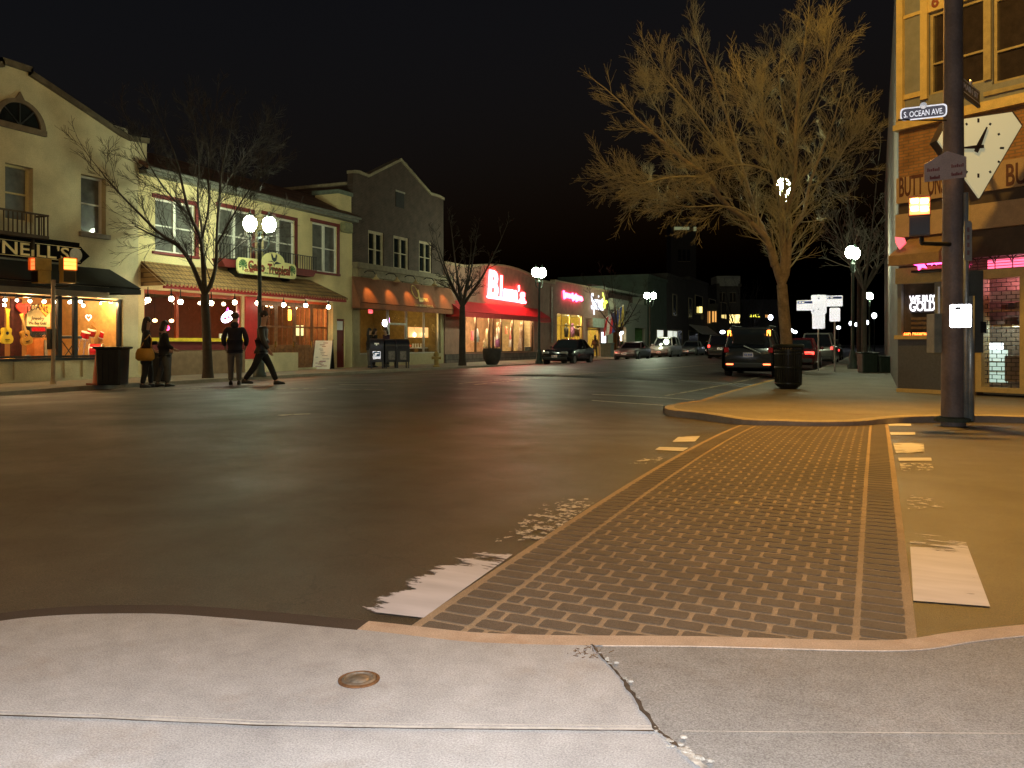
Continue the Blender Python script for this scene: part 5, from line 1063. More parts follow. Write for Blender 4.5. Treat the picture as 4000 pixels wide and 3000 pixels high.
# ================================================================== RIGHT CORNER BUILDING
K = V((.45, 20.62, 0)); R = Fr(K, (.857, -.513, 0), (-.513, -.857, 0))
bR = T('corner_shop_building', 'cream and orange brick corner shop building with a chamfered front', 'building', (K.x, K.y, 0))
S1 = 6.0
ocre = M('ochre_paint', (.62, .44, .17), .6, var=.12); greyp = M('grey_panel', (.22, .21, .19), .7, var=.12); orb = BR('orange_brick', (.30, .13, .045), (.36, .17, .06), (.2, .12, .06), .2, .07, .012, axis='XZ')
rx = lambda x, y, o=0: R.px(x, y, o)
zI = rx(3500, 478)[1]; zB = rx(3500, 700)[1]; zS = rx(3500, 778)[1]; zC = rx(3500, 1005)[1]
wU = R.rect(3628, 55, 3846, 372); wV = R.rect(3877, -5, 4300, 330)
s_l = 0.0
# walls
mb = MB(); mb.wall(R, 0, S1, zI, 11, [wU, wV], -.3, 0); mb.build('upper_wall', greyp, bR)
mb = MB(); mb.fb(R, 0, S1, zB, zI-.22, -.3, 0); mb.build('brick_band', orb, bR)
mb = MB(); mb.fb(R, -.06, S1, zI-.22, zI-.1, -.3, .14); mb.fb(R, -.03, S1, zI-.1, zI-.001, -.3, .07); mb.build('string_course', ocre, bR)
mb = MB(); p0 = rx(3534, 200)[0]; mb.fb(R, 0, p0, zI, 11, -.31, .1); t0, t1 = rx(3601, 200)[0], rx(3628, 200)[0]; mb.fb(R, t0, t1-.002, zI+.35, 11, -.02, .08); mb.fb(R, p0, t0, zI+.45, zI+.56, -.02, .05); mb.fb(R, p0, t0, rx(3570, 65)[1], rx(3570, 52)[1], -.02, .05); mb.fb(R, t1, wU[1], wU[3]+.01, wU[3]+.5, -.02, .06); mb.build('timber_trim', ocre, bR)
for r in (wU, wV): sash(R, r, bR, .1, M('worn_ochre_frame', (.36, .27, .13), .6), 1, .38, gm=M('dusky_glass', (.035, .025, .02), .12))
mb = MB(); m0, m1 = rx(3848, 200)[0], rx(3877, 200)[0]; mb.fb(R, wU[1]+.01, wV[0]-.01, wU[2], 11, -.02, .06); mb.fb(R, wU[1], S1, wV[2]-.22, wV[2]-.13, -.02, .05); mb.build('mullion', MATS['worn_ochre_frame'], bR)
s0, s1, z0, z1 = R.rect(3675, 80, 3695, 145); mb = MB(); mb.fb(R, s0, s1, z0, z1, -.6, -.57)
mb = MB(); mb.fb(R, *R.rect(3634, -10, 3672, 22, .06), .06, .075); o = mb.build('address_plate', M('cream_plate', (.6, .5, .3), .6), bR)
text('6', 'lettering', M('red_brown_ink', (.25, .06, .03), .6), o, R.p(*rx(3652, 8, .08), .076), R.u, UP, .34, .004, .01)
# fascia with name, shopfront below
mb = MB(); mb.fb(R, -.02, S1, zS-.12, zB, -.3, .06); fa_ = mb.build('fascia', M('tan_fascia_board', (.42, .27, .14), .65, var=.1), bR)
dkb = M('brown_lettering', (.10, .03, .015), .6)
for body, xa, xb, y in (('BUTT', 3512, 3606, 737), ('ONS', 3625, 3690, 728), ('BU', 3930, 4010, 690)):
    a, c = rx(xa, y, .06), rx(xb, y, .06); text(body, 'lettering', dkb, fa_, R.p((a[0]+c[0])/2, a[1], .062), R.u, UP, .62, .008, .01, fit=c[0]-a[0])
zt1 = rx(3776, 803, .1); zt2 = rx(3776, 900, .1)
mb = MB(); mb.fb(R, -.02, S1, zt2[1], zt1[1], -.3, .1); mb.build('beam', M('tan_beam', (.45, .3, .16), .65, var=.12), bR)
mb = MB(); mb.fb(R, -.01, S1, zC, zt2[1]-.002, -.3, -.02); mb.fb(R, -.01, S1, zt1[1]+.002, zS-.122, -.3, -.01); mb.build('dark_band', M('dark_brown_board', (.07, .045, .03), .7), bR)
# pent canopy over the corner window
q0, q1 = rx(3470, 1000, .55)[0], rx(3690, 990, .3)[0]; zc0 = rx(3480, 1000, .5)[1]
mb = MB(); mb.hexa([R.p(q0, zc0-.22, .55), R.p(q1, zc0-.22, .55), R.p(q1, zc0-.22, 0), R.p(q0+.2, zc0-.22, 0), R.p(q0, zc0+.0, .55), R.p(q1, zc0+.0, .55), R.p(q1, zc0+.42, 0), R.p(q0+.2, zc0+.42, 0)]); mb.build('canopy', M('brown_canopy', (.3, .18, .08), .7, var=.2), bR)
k0, k1 = 0.0, rx(3690, 1200)[0]; wz0, wz1 = rx(3515, 1320)[1], rx(3515, 1110)[1]
mb = MB(); mb.fb(R, k0-.02, k1, wz1, rx(3515, 1050)[1], -.3, .1); mb.fb(R, k0-.04, k1-.1, wz0-.03, wz0+.06, -.3, .12); mb.fb(R, k0, k1, .12, .2, -.3, .1); mb.build('window_trim', ocre, bR)
mb = MB(); mb.fb(R, k0, k1, .2, wz0-.03, -.3, .03); mb.build('bulkhead', M('blue_grey_bulkhead', (.10, .10, .115), .7, var=.15, sc=20), bR)
mb = MB(); f0 = rx(3655, 1200)[0]; mb.fb(R, k0, k0+.09, wz0+.06, wz1, -.15, .05); mb.fb(R, f0, k1, wz0+.06, wz1, -.3, .05); mb.build('post', greyp, bR)
pane(R, k0+.09, f0, wz0+.06, wz1, bR, -.05)
mb = MB(); mb.fb(R, k0+.02, f0, wz0+.06, wz1, -1.2, -1.1); mb.build('window_back', M('grey_green_back', (.22, .2, .15), .7, var=.3), bR)
mb = MB(); mb.fb(R, -.02, S1, zC+.002-.15, zC, -.3, -.02); mb.build('soffit', MATS['dark_brown_board'], bR)
# right hand shop window with roll-down grille and pink lit head
g0, g1 = rx(3838, 1300)[0], rx(3988, 1300)[0]; gz0, gz1 = rx(3840, 1512)[1], rx(3840, 1090)[1]; hz0, hz1 = rx(3776, 1056)[1], rx(3776, 1003)[1]
mb = MB(); mb.fb(R, k1, S1, gz1, hz0-.02, -.3, .06); mb.fb(R, g0-.12, g0, gz0, gz1, -.3, .06); mb.fb(R, g1, g1+.14, gz0, gz1, -.3, .06); mb.fb(R, g0-.12, g1+.14, .2, gz0, -.3, .06); mb.build('shop_frame', ocre, bR)
mb = MB(); mb.fb(R, k1, g0-.122, .12, gz1-.002, -.3, .0); mb.fb(R, g1+.142, S1, .12, gz1-.002, -.3, .0); mb.build('shop_wall', M('brown_wall_boards', (.18, .11, .06), .7), bR)
pane(R, g0, g1, gz0, gz1, bR, -.22); pane(R, k1, S1, hz0, hz1, bR, -.22)
shopbox(R, k1+.1, S1-.1, .2, hz1+.05, 1.8, bR, M('pink_white_wall', (.6, .42, .4), .7), M('pink_side', (.5, .3, .3), .7), MATS['tan_floor'], M('pink_ceiling', (.6, .4, .42), .8))
grm = M('grille_bars', (.03, .022, .02), .5, .5); mb = MB()
n = 26
for i in range(n+1): z = gz0+(gz1-gz0)*i/n; mb.fb(R, g0, g1, z-.006, z+.006, -.12, -.1)
for i in range(n):
    for k in range(4): s = g0+(g1-g0)*(k+(.25 if i % 2 else .75))/4; mb.fb(R, s-.006, s+.006, gz0+(gz1-gz0)*i/n, gz0+(gz1-gz0)*(i+1)/n, -.115, -.105)
mb.build('roller_grille', grm, bR)
mb = MB(); n = 5
for i in range(n+1): z = hz0+(hz1-hz0)*i/n; mb.fb(R, k1+.3, S1, z-.006, z+.006, -.12, -.1)
for k in range(30):
    s = k1+.3+.34*k; 
    if s < S1-.05: mb.fb(R, s-.008, s+.008, hz0, hz1, -.115, -.105); mb.tube([R.p(s+.16*(1-math.cos(a)), hz1-.16+.15*math.sin(a), -.1) for a in [i*pi/8 for i in range(9)]], .012, 5)
mb.build('head_grille', grm, bR)
pl = EM('pink_tube_glow', (1, .12, .25), 2.2); mb = MB(); mb.fb(R, k1+.35, S1-.2, hz0+.03, hz1-.02, -.95, -.9); one('pink_light_panel', mb, pl, 'pink glowing panel behind the upper grille of the corner shop', 'light panel')
lamp('shop_light', R.p((g0+g1)/2, gz1-.1, -1.0), 22, (1, .35, .4), .1); lamp('shop_light', R.p(g0+.3, 1.5, -.8), 14, (.75, 1, .85), .08)
# goods behind the grille: lit shelf, shelves, cards
wl_ = EM('white_shelf_light', (.85, .95, 1), 3.0)
s0, s1, z0, z1 = R.rect(3832, 1340, 3915, 1374, -.5); t = T('lit_showcase', 'brightly lit white showcase behind the roller grille', 'showcase', R.p(s0, .3, -.6)); mb = MB(); mb.fb(R, s0, s1, z0+.05, z1, -.55, -.5); mb.build('lamp_strip', wl_, t); z2 = rx(3832, 1492, -.5)[1]; mb = MB(); mb.fb(R, s0, s1, z2, z0+.04, -.75, -.7); mb.build('back_panel', EM('pale_green_case', (.6, .85, .7), .75), t); mb = MB(); mb.fb(R, s0, s1, z2-.04, z2, -.75, -.45); [mb.fb(R, s0, s1, z2+(z0-z2)*k/3, z2+(z0-z2)*k/3+.02, -.75, -.5) for k in (1, 2)]; mb.build('shelf', whitep, t)
for k, (y, cl, lb_) in enumerate(((1215, (.5, .3, .15), 'tan shelf high behind the roller grille'), (1273, (.5, .3, .12), 'orange brown shelf behind the roller grille'), (1160, (.75, .7, .68), 'white board under the pink lit head'))):
    s0, z = rx(3842, y, -.6); s1 = rx(3986, y, -.6)[0]; mb = MB(); mb.fb(R, s0, s1, z-.02 if k < 2 else z-.1, z+.02 if k < 2 else z+.1, -.9, -.6); one('shelf_board' if k < 2 else 'display_board', mb, M('shelf_%d' % k, cl, .6), lb_, 'shelf' if k < 2 else 'board')
R_ = random.Random(3)
for k in range(9):
    s = g0+.1+(g1-g0-.2)*k/8; z = rx(3842, 1273 if k % 2 else 1215, -.6)[1]+.02; mb = MB(); h = R_.uniform(.08, .2); mb.fb(R, s-.05, s+.05, z, z+h, -.8, -.7); one('boxed_goods', mb, M('boxed_%d' % (k % 3), ((.12, .03, .03), (.3, .2, .15), (.06, .05, .08))[k % 3], .4), 'small boxed item on a shelf behind the roller grille', 'box', 'boxed items behind the grille')
s0, s1, z0, z1 = R.rect(3920, 1390, 3985, 1490, -.5); mb = MB(); mb.fb(R, s0, s1, z0, z1, -.8, -.55); one('cabinet', mb, M('tan_cabinet', (.25, .17, .11), .6), 'tan cabinet beside the lit showcase behind the grille', 'cabinet')
# corner window signs
t = T('buy_gold_sign', 'white glowing WE BUY GOLD sign in the corner shop window', 'sign', R.p(*rx(3600, 1218, -.1), -.1)); wg = EM('white_letter_glow', (1, .95, 1), 2.6)
a, c = rx(3551, 1170, -.08), rx(3653, 1165, -.08); text('WE BUY', 'lettering', wg, t, R.p((a[0]+c[0])/2, a[1]-.0, -.09), R.u, UP, .2, .006, .005, fit=c[0]-a[0])
a, c = rx(3552, 1200, -.08), rx(3653, 1196, -.08); text('GOLD', 'lettering', wg, t, R.p((a[0]+c[0])/2, a[1]+.0, -.09), R.u, UP, .3, .006, .005, fit=c[0]-a[0])
mb = MB(); mb.fb(R, *R.rect(3546, 1152, 3657, 1222, -.12), -.16, -.12); mb.build('board', M('dark_sign_board', (.05, .045, .05), .5), t)
t = T('led_ticker', 'long red and amber lit ticker below the corner window', 'ticker sign', R.p(*rx(3590, 1318, -.1), -.1)); s0, s1, z0, z1 = R.rect(3526, 1296, 3655, 1320, -.05); mb = MB(); mb.fb(R, s0, s1, z0, z1, -.12, -.03); mb.build('case', black, t)
w_ = s1-s0; led = EM('amber_red_led', (1, .16, .02), 5)
for a, c, w2 in ((.03, .28, 'AND'), (.31, .78, 'DIAMON'), (.8, .97, 'DS')):
    text(w2, 'lettering', led, t, R.p(s0+w_*(a+c)/2, (z0+z1)/2, -.028), R.u, UP, .11, .004, .006, fit=w_*(c-a)*.95)
for k in range(3):
    mb = MB(); mb.fb(R, *R.rect(3556, 1240+k*18, 3650, 1250+k*18, -.1), -.13, -.12); one('notice_strip', mb, M('brown_notice', (.2, .12, .06), .7, var=.4, sc=40), ('brown notice strip directly under WE BUY GOLD', 'brown notice strip in the middle of the corner window', 'brown notice strip just above the red ticker')[k], 'notice')
# pink star sign over the corner window
s0, z = rx(3572, 1030, .35); s1, z2 = rx(3688, 1022, .35); t = T('neon_sign', 'pink neon star and script above the corner shop window', 'neon sign', R.p(s0, z, .3)); pn = EM('pink_script_neon', (1, .06, .28), 7)
mb = MB(); c = (s0+.14, z-.02); sp = []
for k in range(10): r_ = .17 if k % 2 == 0 else .075; a = pi/2+k*pi/5+.3; sp.append((c[0]+r_*math.cos(a), c[1]+r_*math.sin(a)))
mb.fpoly(R, sp, .34, .36); mb.build('star', pn, t)
mb = MB(); mb.tube([R.p(s0+.26+(s1-s0-.26)*i/24, z+(z2-z)*i/24+.045*math.sin(i*1.35), .35) for i in range(25)], .028, 6); mb.build('lettering', pn, t)
mb = MB(); mb.fb(R, s0-.05, s1+.05, z-.2, z-.15, .1, .4); mb.build('bracket', black, t)
s, z = rx(3520, 945, .5); mb = MB(); mb.fpoly(R, [(s-.12, z+.12), (s+.08, z+.08), (s+.12, z-.04), (s-.02, z-.16), (s-.1, z-.02)], .5, .54); one('arrow_sign', mb, EM('pink_red_arrow', (1, .05, .14), 1.6), 'small pink red lit arrow at the corner of the canopy', 'sign')
# the long street front going away, and the side street front
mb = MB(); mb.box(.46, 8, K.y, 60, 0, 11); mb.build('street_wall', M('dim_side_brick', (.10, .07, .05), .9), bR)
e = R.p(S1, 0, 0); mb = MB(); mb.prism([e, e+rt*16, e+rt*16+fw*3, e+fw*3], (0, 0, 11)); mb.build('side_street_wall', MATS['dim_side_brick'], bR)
# gem shaped clock
def camquad(pts, d, th, mat, name, parent, off=0.0):
    mb = MB(); mb.prism([ond(x, y, d-off) for x, y in pts], fw*th); return mb.build(name, mat, parent)
dC = 15.6; ck = T('clock', 'big white gem shaped clock with black hands on the corner shop', 'clock', ond(3826, 779, dC))
gem = [(3700, 470), (3957, 433), (3996, 488), (3826, 779), (3660, 548)]
camquad(gem, dC, .28, M('dark_clock_case', (.06, .04, .035), .5), 'case', ck, -.03)
gi = [(3826+(x-3826)*.97, 585+(y-585)*.97) for x, y in gem]
camquad(gi, dC, .05, EM('clock_face_glow', (.72, .7, .42), .36), 'face', ck)
mb = MB()
for k in range(12):
    a = k*pi/6; r0 = 98; cx_, cy_ = 3822+.94*r0*math.sin(a), 578-r0*1.1*math.cos(a); L_ = 16 if k % 3 == 0 else 9; u_ = (math.sin(a), -math.cos(a)); v_ = (-u_[1]*4, u_[0]*4)
    mb.prism([ond(cx_+u_[0]*L_*i+v_[0]*j, cy_+u_[1]*L_*i+v_[1]*j, dC-.004) for i, j in ((-.5, -1), (.5, -1), (.5, 1), (-.5, 1))], fw*.02)
mb.build('hour_mark', M('clock_black', (.015, .01, .02), .6), ck)
for a, L_, w_ in ((24, 84, 5), (-94, 72, 4)):
    a = math.radians(a); u_ = (math.sin(a), -math.cos(a)); v_ = (-u_[1], u_[0]); mb = MB(); mb.prism([ond(3822+u_[0]*i+v_[0]*j, 573+u_[1]*i+v_[1]*j, dC-.03) for i, j in ((-22, -w_*1.6), (10, -w_*1.7), (L_, -w_*.5), (L_, w_*.5), (10, w_*1.7), (-22, w_*1.6))], fw*.012); mb.build('hand', MATS['clock_black'], ck)
mb = MB(); q = ond(3826, 520, dC+.3); mb.tube([q, R.p(rx(3826, 520)[0], q.z, 0)], .05, 8); mb.build('bracket', black, ck)
# ================================================================== UTILITY POLE AND WHAT HANGS ON IT
pb = gp(3724, 1640, .12); up_ = T('utility_pole', 'thick grey brown utility pole at the far corner carrying signs', 'pole', pb)
polem = M('weathered_pole', (.19, .15, .13), .65, .2, var=.25, sc=2.5, bump=.2, bsc=30)
mb = MB(); mb.lathe([(.162, -.1), (.16, .3), (.128, 5), (.112, 9.2), (.001, 9.22)], pb, 20); mb.build('shaft', polem, up_, 40)
mb = MB(); mb.lathe([(.25, -.02), (.25, .03), (.2, .045), (.001, .07)], pb, 16); mb.build('base_plate', M('mossy_footing', (.07, .08, .05), .9), up_)
mb = MB()
for dx, h in ((.10, 3.2), (.16, 1.75)):
    q = pb+rt*dx-fw*.15; mb.tube([q, q+UP*h], .035 if dx < .12 else .05, 10)
mb.build('conduit', M('pale_conduit', (.4, .44, .42), .4, .5), up_, True)
mb = MB(); a0 = pb+UP*8.9; tipl = V((.3, 14.4, 9.5)); mb.tube([a0, a0.lerp(tipl, .5)+UP*.3, tipl], [.05, .04, .035], 8); mb.build('mast_arm', steel, up_, True)
dirl = (tipl-a0); dirl.z = 0; dirl.normalize(); mb = MB(); mb.loft([[tipl+dirl*a+V((-dirl.y, dirl.x, 0))*b*w_+UP*h for b, h in ((-.16, 0), (-.1, .12), (.1, .12), (.16, 0), (.1, -.05), (-.1, -.05))] for a, w_ in ((-.1, .4), (.1, 1), (.6, 1), (.75, .5))]); mb.build('lamp_head', steel, up_)
box_ = lambda x0, y0, x1, y1, d, th, mat, name, parent: camquad([(x0, y0), (x1, y0), (x1, y1), (x0, y1)], d, th, mat, name, parent)
bxo = T('control_cabinet', 'dark grey green control cabinet strapped to the right of the pole', 'cabinet', ond(3808, 1380, 11.75)); box_(3772, 1056, 3841, 1378, 11.7, .3, M('grey_green_steel', (.10, .105, .085), .5, .3, var=.15), 'case', bxo); box_(3778, 1062, 3836, 1372, 11.68, .03, MATS['grey_green_steel'], 'door', bxo); box_(3833, 1256, 3854, 1300, 11.66, .1, black, 'handle', bxo)
bxo = T('meter_box', 'pale green meter box fixed low on the left of the pole', 'meter box', ond(3668, 1375, 11.9)); box_(3650, 1225, 3682, 1378, 11.8, .22, M('pale_green_steel', (.24, .25, .19), .5, .2), 'case', bxo); mb = MB(); mb.tube([ond(3668, 1225, 11.9), ond(3668, 1120, 11.9)], .02, 6); mb.build('pipe', steel, bxo)
# retro-reflective sheets face the lens and return the flash
retro = M('reflective_white_sheet', (.92, .92, .95), .27, 1.0, var=.03); retrod = M('reflective_dark_sheet', (.035, .03, .045), .35, .4)
def facing(P): n_ = (CAM-P); n_.normalize(); u_ = UP.cross(n_).normalized(); return Fr(P, u_, n_), n_.cross(u_)
def plate(parent, name, mat, P, w_, h, th=.012, rnd_=.0, off=0.0, roll=0.0):
    f, v_ = facing(P); c_ = rnd_; pts = []
    for sx, sy in ((1, -1), (1, 1), (-1, 1), (-1, -1)):
        if c_:
            a0 = {(1, -1): -90, (1, 1): 0, (-1, 1): 90, (-1, -1): 180}[(sx, sy)]
            for t in (0, 30, 60, 90): pts.append((sx*(w_/2-c_)+c_*math.cos(math.radians(a0+t)), sy*(h/2-c_)+c_*math.sin(math.radians(a0+t))))
        else: pts.append((sx*w_/2, sy*h/2))
    cr, sr = math.cos(roll), math.sin(roll); mb = MB(); mb.prism([P+f.u*(x*cr-y*sr)+v_*(x*sr+y*cr)+f.n*(off+th) for x, y in pts], f.n*-th); return mb.build(name, mat, parent)
kpx = lambda px, d: px/FPX*d*1.08
P = ond(3752, 1234, 11.4); t = T('push_button_sign', 'bright white crossing button sign on the pole', 'sign', P); plate(t, 'plate', retro, P, kpx(70, 11.4), kpx(84, 11.4), .01, .025); plate(t, 'emblem', M('sign_black', (.02, .02, .02), .6), ond(3742, 1204, 11.36), kpx(18, 11.4), kpx(9, 11.4), .004); plate(t, 'small_text', MATS['sign_black'], ond(3724, 1222, 11.36), kpx(8, 11.4), kpx(2.5, 11.4), .004)
P = ond(3607, 439, 11.5); t = T('street_name_sign', 'dark S. OCEAN AVE street sign with white border left of the pole', 'sign', P); W_, H_ = kpx(152, 11.5), kpx(46, 11.5); plate(t, 'border', M('reflective_border', (.8, .8, .85), .42, 1.0), P, W_, H_, .012, .05); plate(t, 'plate', retrod, P, W_-.035, H_-.035, .006, .045, .009)
f, v_ = facing(P); text('S. OCEAN AVE.', 'lettering', MATS['reflective_border'], t, P-v_*.01+f.n*.017, f.u, v_, .11, .003, .001, fit=W_*.84)
mb = MB(); q = ond(3607, 412, 11.47); mb.lathe([(.045, 0), (.045, .02), (.001, .025)], q, 20, f.n); mb.build('emblem', retro, t); mb = MB(); mb.tube([ond(3510, 468, 11.55), ond(3722, 470, 11.75)], .012, 6); mb.build('bracket', black, t)
# the crossing street's name sign, seen at a slant
q0, q1 = ond(3752, 352, 11.7), ond(3824, 286, 12.4); f2 = Fr(q0, V((q1.x-q0.x, q1.y-q0.y, 0)), V((0, 0, 1)).cross(V((q1.x-q0.x, q1.y-q0.y, 0)))*-1)
t = T('street_name_sign', 'dark street name sign turned edgewise right of the pole top', 'sign', q0); wd = V((q1.x-q0.x, q1.y-q0.y, 0)).length; zz = 4.78; bs = V((q0.x, q0.y, zz)); f2.O = bs
mb = MB(); mb.fb(f2, 0, wd, 0, .19, -.01, .01); mb.build('plate', M('dark_sign_blue', (.02, .02, .03), .4), t)
mb = MB(); mb.fb(f2, 0, wd, .175, .19, .01, .014); mb.fb(f2, 0, wd, 0, .015, .01, .014); mb.build('border', signwhite, t); text('MAIN ST', 'lettering', signwhite, t, f2.p(wd/2, .095, .011), f2.u, UP, .12, .003, .002, fit=wd*.8)
mb = MB(); mb.lathe([(.04, 0), (.04, .02), (.001, .02)], f2.p(wd/2, .22, 0), 14, f2.n); mb.build('emblem', signwhite, t); mb = MB(); mb.tube([bs-UP*.02, bs-UP*.5+V((-.02, 0, 0)), pb+UP*(zz-.7)], .025, 6); mb.fb(f2, 0, wd, -.05, -.01, -.02, .02); mb.build('bracket', black, t)
# house shaped direction sign
P0 = [(3612, 640), (3700, 590), (3775, 612), (3775, 692), (3612, 711)]; t = T('direction_sign', 'pinkish house shaped direction sign strapped round the pole', 'sign', ond(3700, 711, 11.5)); pkm = M('faded_pink_white', (.55, .42, .36), .6, var=.1); camquad(P0, 11.5, .02, pkm, 'plate', t)
ink = M('faded_maroon_ink', (.3, .09, .08), .6); mb = MB()
for x0, x1, y in ((3622, 3672, 667), (3716, 3766, 651), (3632, 3672, 697), (3716, 3760, 683)):
    for k in range(7): xa = x0+(x1-x0)*k/7; hh = 5 if k % 3 else 9; yy = y-(xa-x0)*.12; mb.prism([ond(xa+i, yy+j, 11.497) for i, j in ((0, 5), (5, 4.4), (5, -hh), (0, -hh+.6))], fw*-.004)
mb.build('lettering', ink, t)
# pedestrian signals
def ped_signal(name, label, P, ang, s=1.0, lit=True, housing=None, on=None, dp=.2):
    t = T(name, label, 'signal', P, ang); hm = housing or M('signal_yellow', (.42, .26, .05), .5, var=.2)
    a = MB(); a.box(-.2*s, .2*s, .0, dp*s, 0, .38*s); a.box(-.19*s, .19*s, .01, (dp-.01)*s, -.4*s, -.004); a.build('housing', hm, t, local=True)
    a = MB(); a.box(-.185*s, .185*s, -.02*s, -.002, .02*s, .36*s); a.build('display', on, t, local=True)
    a = MB(); a.box(-.17*s, .17*s, -.015*s, .005, -.37*s, -.03*s); a.build('dark_display', M('dark_lens', (.02, .012, .01), .3), t, local=True)
    a = MB(); a.box(-.2*s, .2*s, -.1*s, .0, .38*s, .39*s); a.box(-.2*s, -.19*s, -.1*s, .0, .0, .38*s); a.box(.19*s, .2*s, -.1*s, 0, .0, .38*s); [a.box(-.19*s, .19*s, -.06*s, -.03*s, z*s, z*s+.008) for z in (.13, .25)]; a.build('visor', hm, t, local=True)
    return t
hot = EM('hot_orange_signal', (1, .13, .01), 3)
P = ond(3592, 842, 11.4); d_ = CAM-P; ped_signal('pedestrian_signal', 'glowing orange pedestrian signal on the left of the utility pole', P, math.atan2(d_.y, d_.x)+pi/2, .68, True, M('dark_signal_case', (.06, .035, .02), .5), hot)
mb = MB(); mb.tube([ond(3600, 950, 11.5), ond(3724, 955, 11.7)], .03, 8); mb.tube([ond(3600, 950, 11.5), ond(3600, 925, 11.5)], .03, 8); mb.build('signal_bracket', dkmetal, up_)
P = ond(3783, 942, 11.5); t = T('parking_sign', 'narrow grey vertical sign on the right edge of the pole', 'sign', P); camquad([(3769, 868), (3790, 862), (3797, 872), (3797, 1020), (3769, 1016)], 11.5, .012, M('dull_grey_sign', (.28, .28, .25), .6, var=.15), 'plate', t)
mb = MB(); [mb.prism([ond(3778+i, 888+k*30+j, 11.496) for i, j in ((0, 0), (9, 0), (9, 18), (0, 18))], fw*-.002) for k in range(4)]; mb.build('lettering', M('dull_red_ink', (.2, .1, .09), .6), t)
# signal pole on the far left corner
pl_ = gp(208, 1500, .12); t = T('signal_pole', 'slim steel signal pole in front of the music shop', 'pole', pl_); mb = MB(); mb.lathe([(.09, 0), (.06, .1), (.052, .14), (.052, 2.6), (.06, 2.62), (.06, 2.8)], pl_, 12); mb.build('shaft', M('tan_galvanised', (.36, .28, .18), .5, .5, var=.15), t, 40); mb = MB(); mb.tube([pl_+UP*2.62-rt*.5, pl_+UP*2.62+rt*.45], .025, 6); mb.build('cross_arm', dkmetal, t); mb = MB(); mb.box(pl_.x-.12, pl_.x+.02, pl_.y-.1, pl_.y+.08, 1.05, 1.6); mb.build('button_box', dkmetal, t)
hotc = EM('hot_amber_core', (1, .42, .12), 12)
for x in (3574, 3612):
    for y in (785, 815): pt_ = ond(x-1, y, 11.33); plate(bpy.data.objects['pedestrian_signal'], 'lit_symbol', hotc, pt_, 30/FPX*11.4, 22/FPX*11.4, .006, .02)
so = EM('red_orange_signal', (1, .10, .02), 3.2); so2 = EM('orange_signal', (1, .2, .03), 5)
for dx, ang, m_, lb_ in ((-.5, -.55, so, 'left pedestrian signal with red glow on the slim pole'), (.44, .75, so2, 'right pedestrian signal with orange glow on the slim pole')):
    P = pl_+rt*dx+UP*3.06; ped_signal('pedestrian_signal', lb_, P, YAW+ang, .86, True, None, m_, .42)
# ================================================================== STREET LAMPS
globe = EM('lamp_globe', (.86, 1, .68), 180)
def globe_mb(c, k=1.0):
    mb = MB(); mb.lathe([(r*k, h*k) for r, h in ((.09, 0), (.16, .06), (.205, .17), (.215, .27), (.19, .38), (.13, .47), (.07, .5))], c, 14); return mb
def street_lamp(label, base, twin=True, ang=0.0, h=4.75, group='dark post top street lamps', mat=None):
    t = T('street_lamp', label, 'street lamp', base, ang, group)
    a = MB(); a.lathe([(.22, 0), (.22, .12), (.17, .18), (.15, .55), (.1, .75), (.075, .8)], (0, 0, 0), 16); a.build('base', dkgreen, t, 40, True)
    a = MB(); a.lathe([(.075, .8), (.07, 1.0), (.06, h-.35), (.085, h-.3), (.085, h-.22), (.05, h-.18), (.05, h-.05), (.08, h)], (0, 0, 0), 12)
    if twin:
        for k in (-1, 1): a.tube([(0, 0, h-.55), (k*.12, 0, h-.62), (k*.27, 0, h-.5), (k*.3, 0, h-.3), (k*.3, 0, h-.05)], .028, 8); a.lathe([(.05, -.1), (.09, -.02), (.1, .0)], (k*.3, 0, h-.02), 12)
    a.build('pole', dkgreen, t, 40, True)
    for x in ((-.3, .3) if twin else (0,)):
        g = globe_mb((x, 0, h), 1.0); gg = g.build('globe', mat or globe, t, True, True); a = MB(); a.lathe([(.09, .49), (.1, .52), (.04, .58), (.03, .66), (.001, .68)], (x, 0, h), 12); a.build('finial', dkgreen, gg, 40, True)
    return t
lamps = []
base1 = V((-18.5, 21.5, .12)); l1 = street_lamp('twin globe street lamp standing in front of the restaurant', base1, True, YAW+.35)
for lb_, loc, rz in (('twin globe street lamp beside the dress shop awning', (-17.0, 42.3, .12), YAW+.9), ('twin globe street lamp beyond the phone shop', (-16.9, 66.3, .12), YAW+.3), ('twin globe street lamp hidden behind the big bare tree', (-2.44, 24.7, .12), YAW+pi/2-.316)):
    o = copy_tree(l1, None, loc, rz, lb_)
o.scale = (1.0, 1.0, 1.09)
l4 = street_lamp('street lamp glowing white above the parked cars on the right pavement', (-.95, 38.6, .12), True, pi/2-.25)
copy_tree(l4, None, (-.55, 74, .12), pi/2-.2, 'distant street lamp with blue white glow near the corner shop edge')
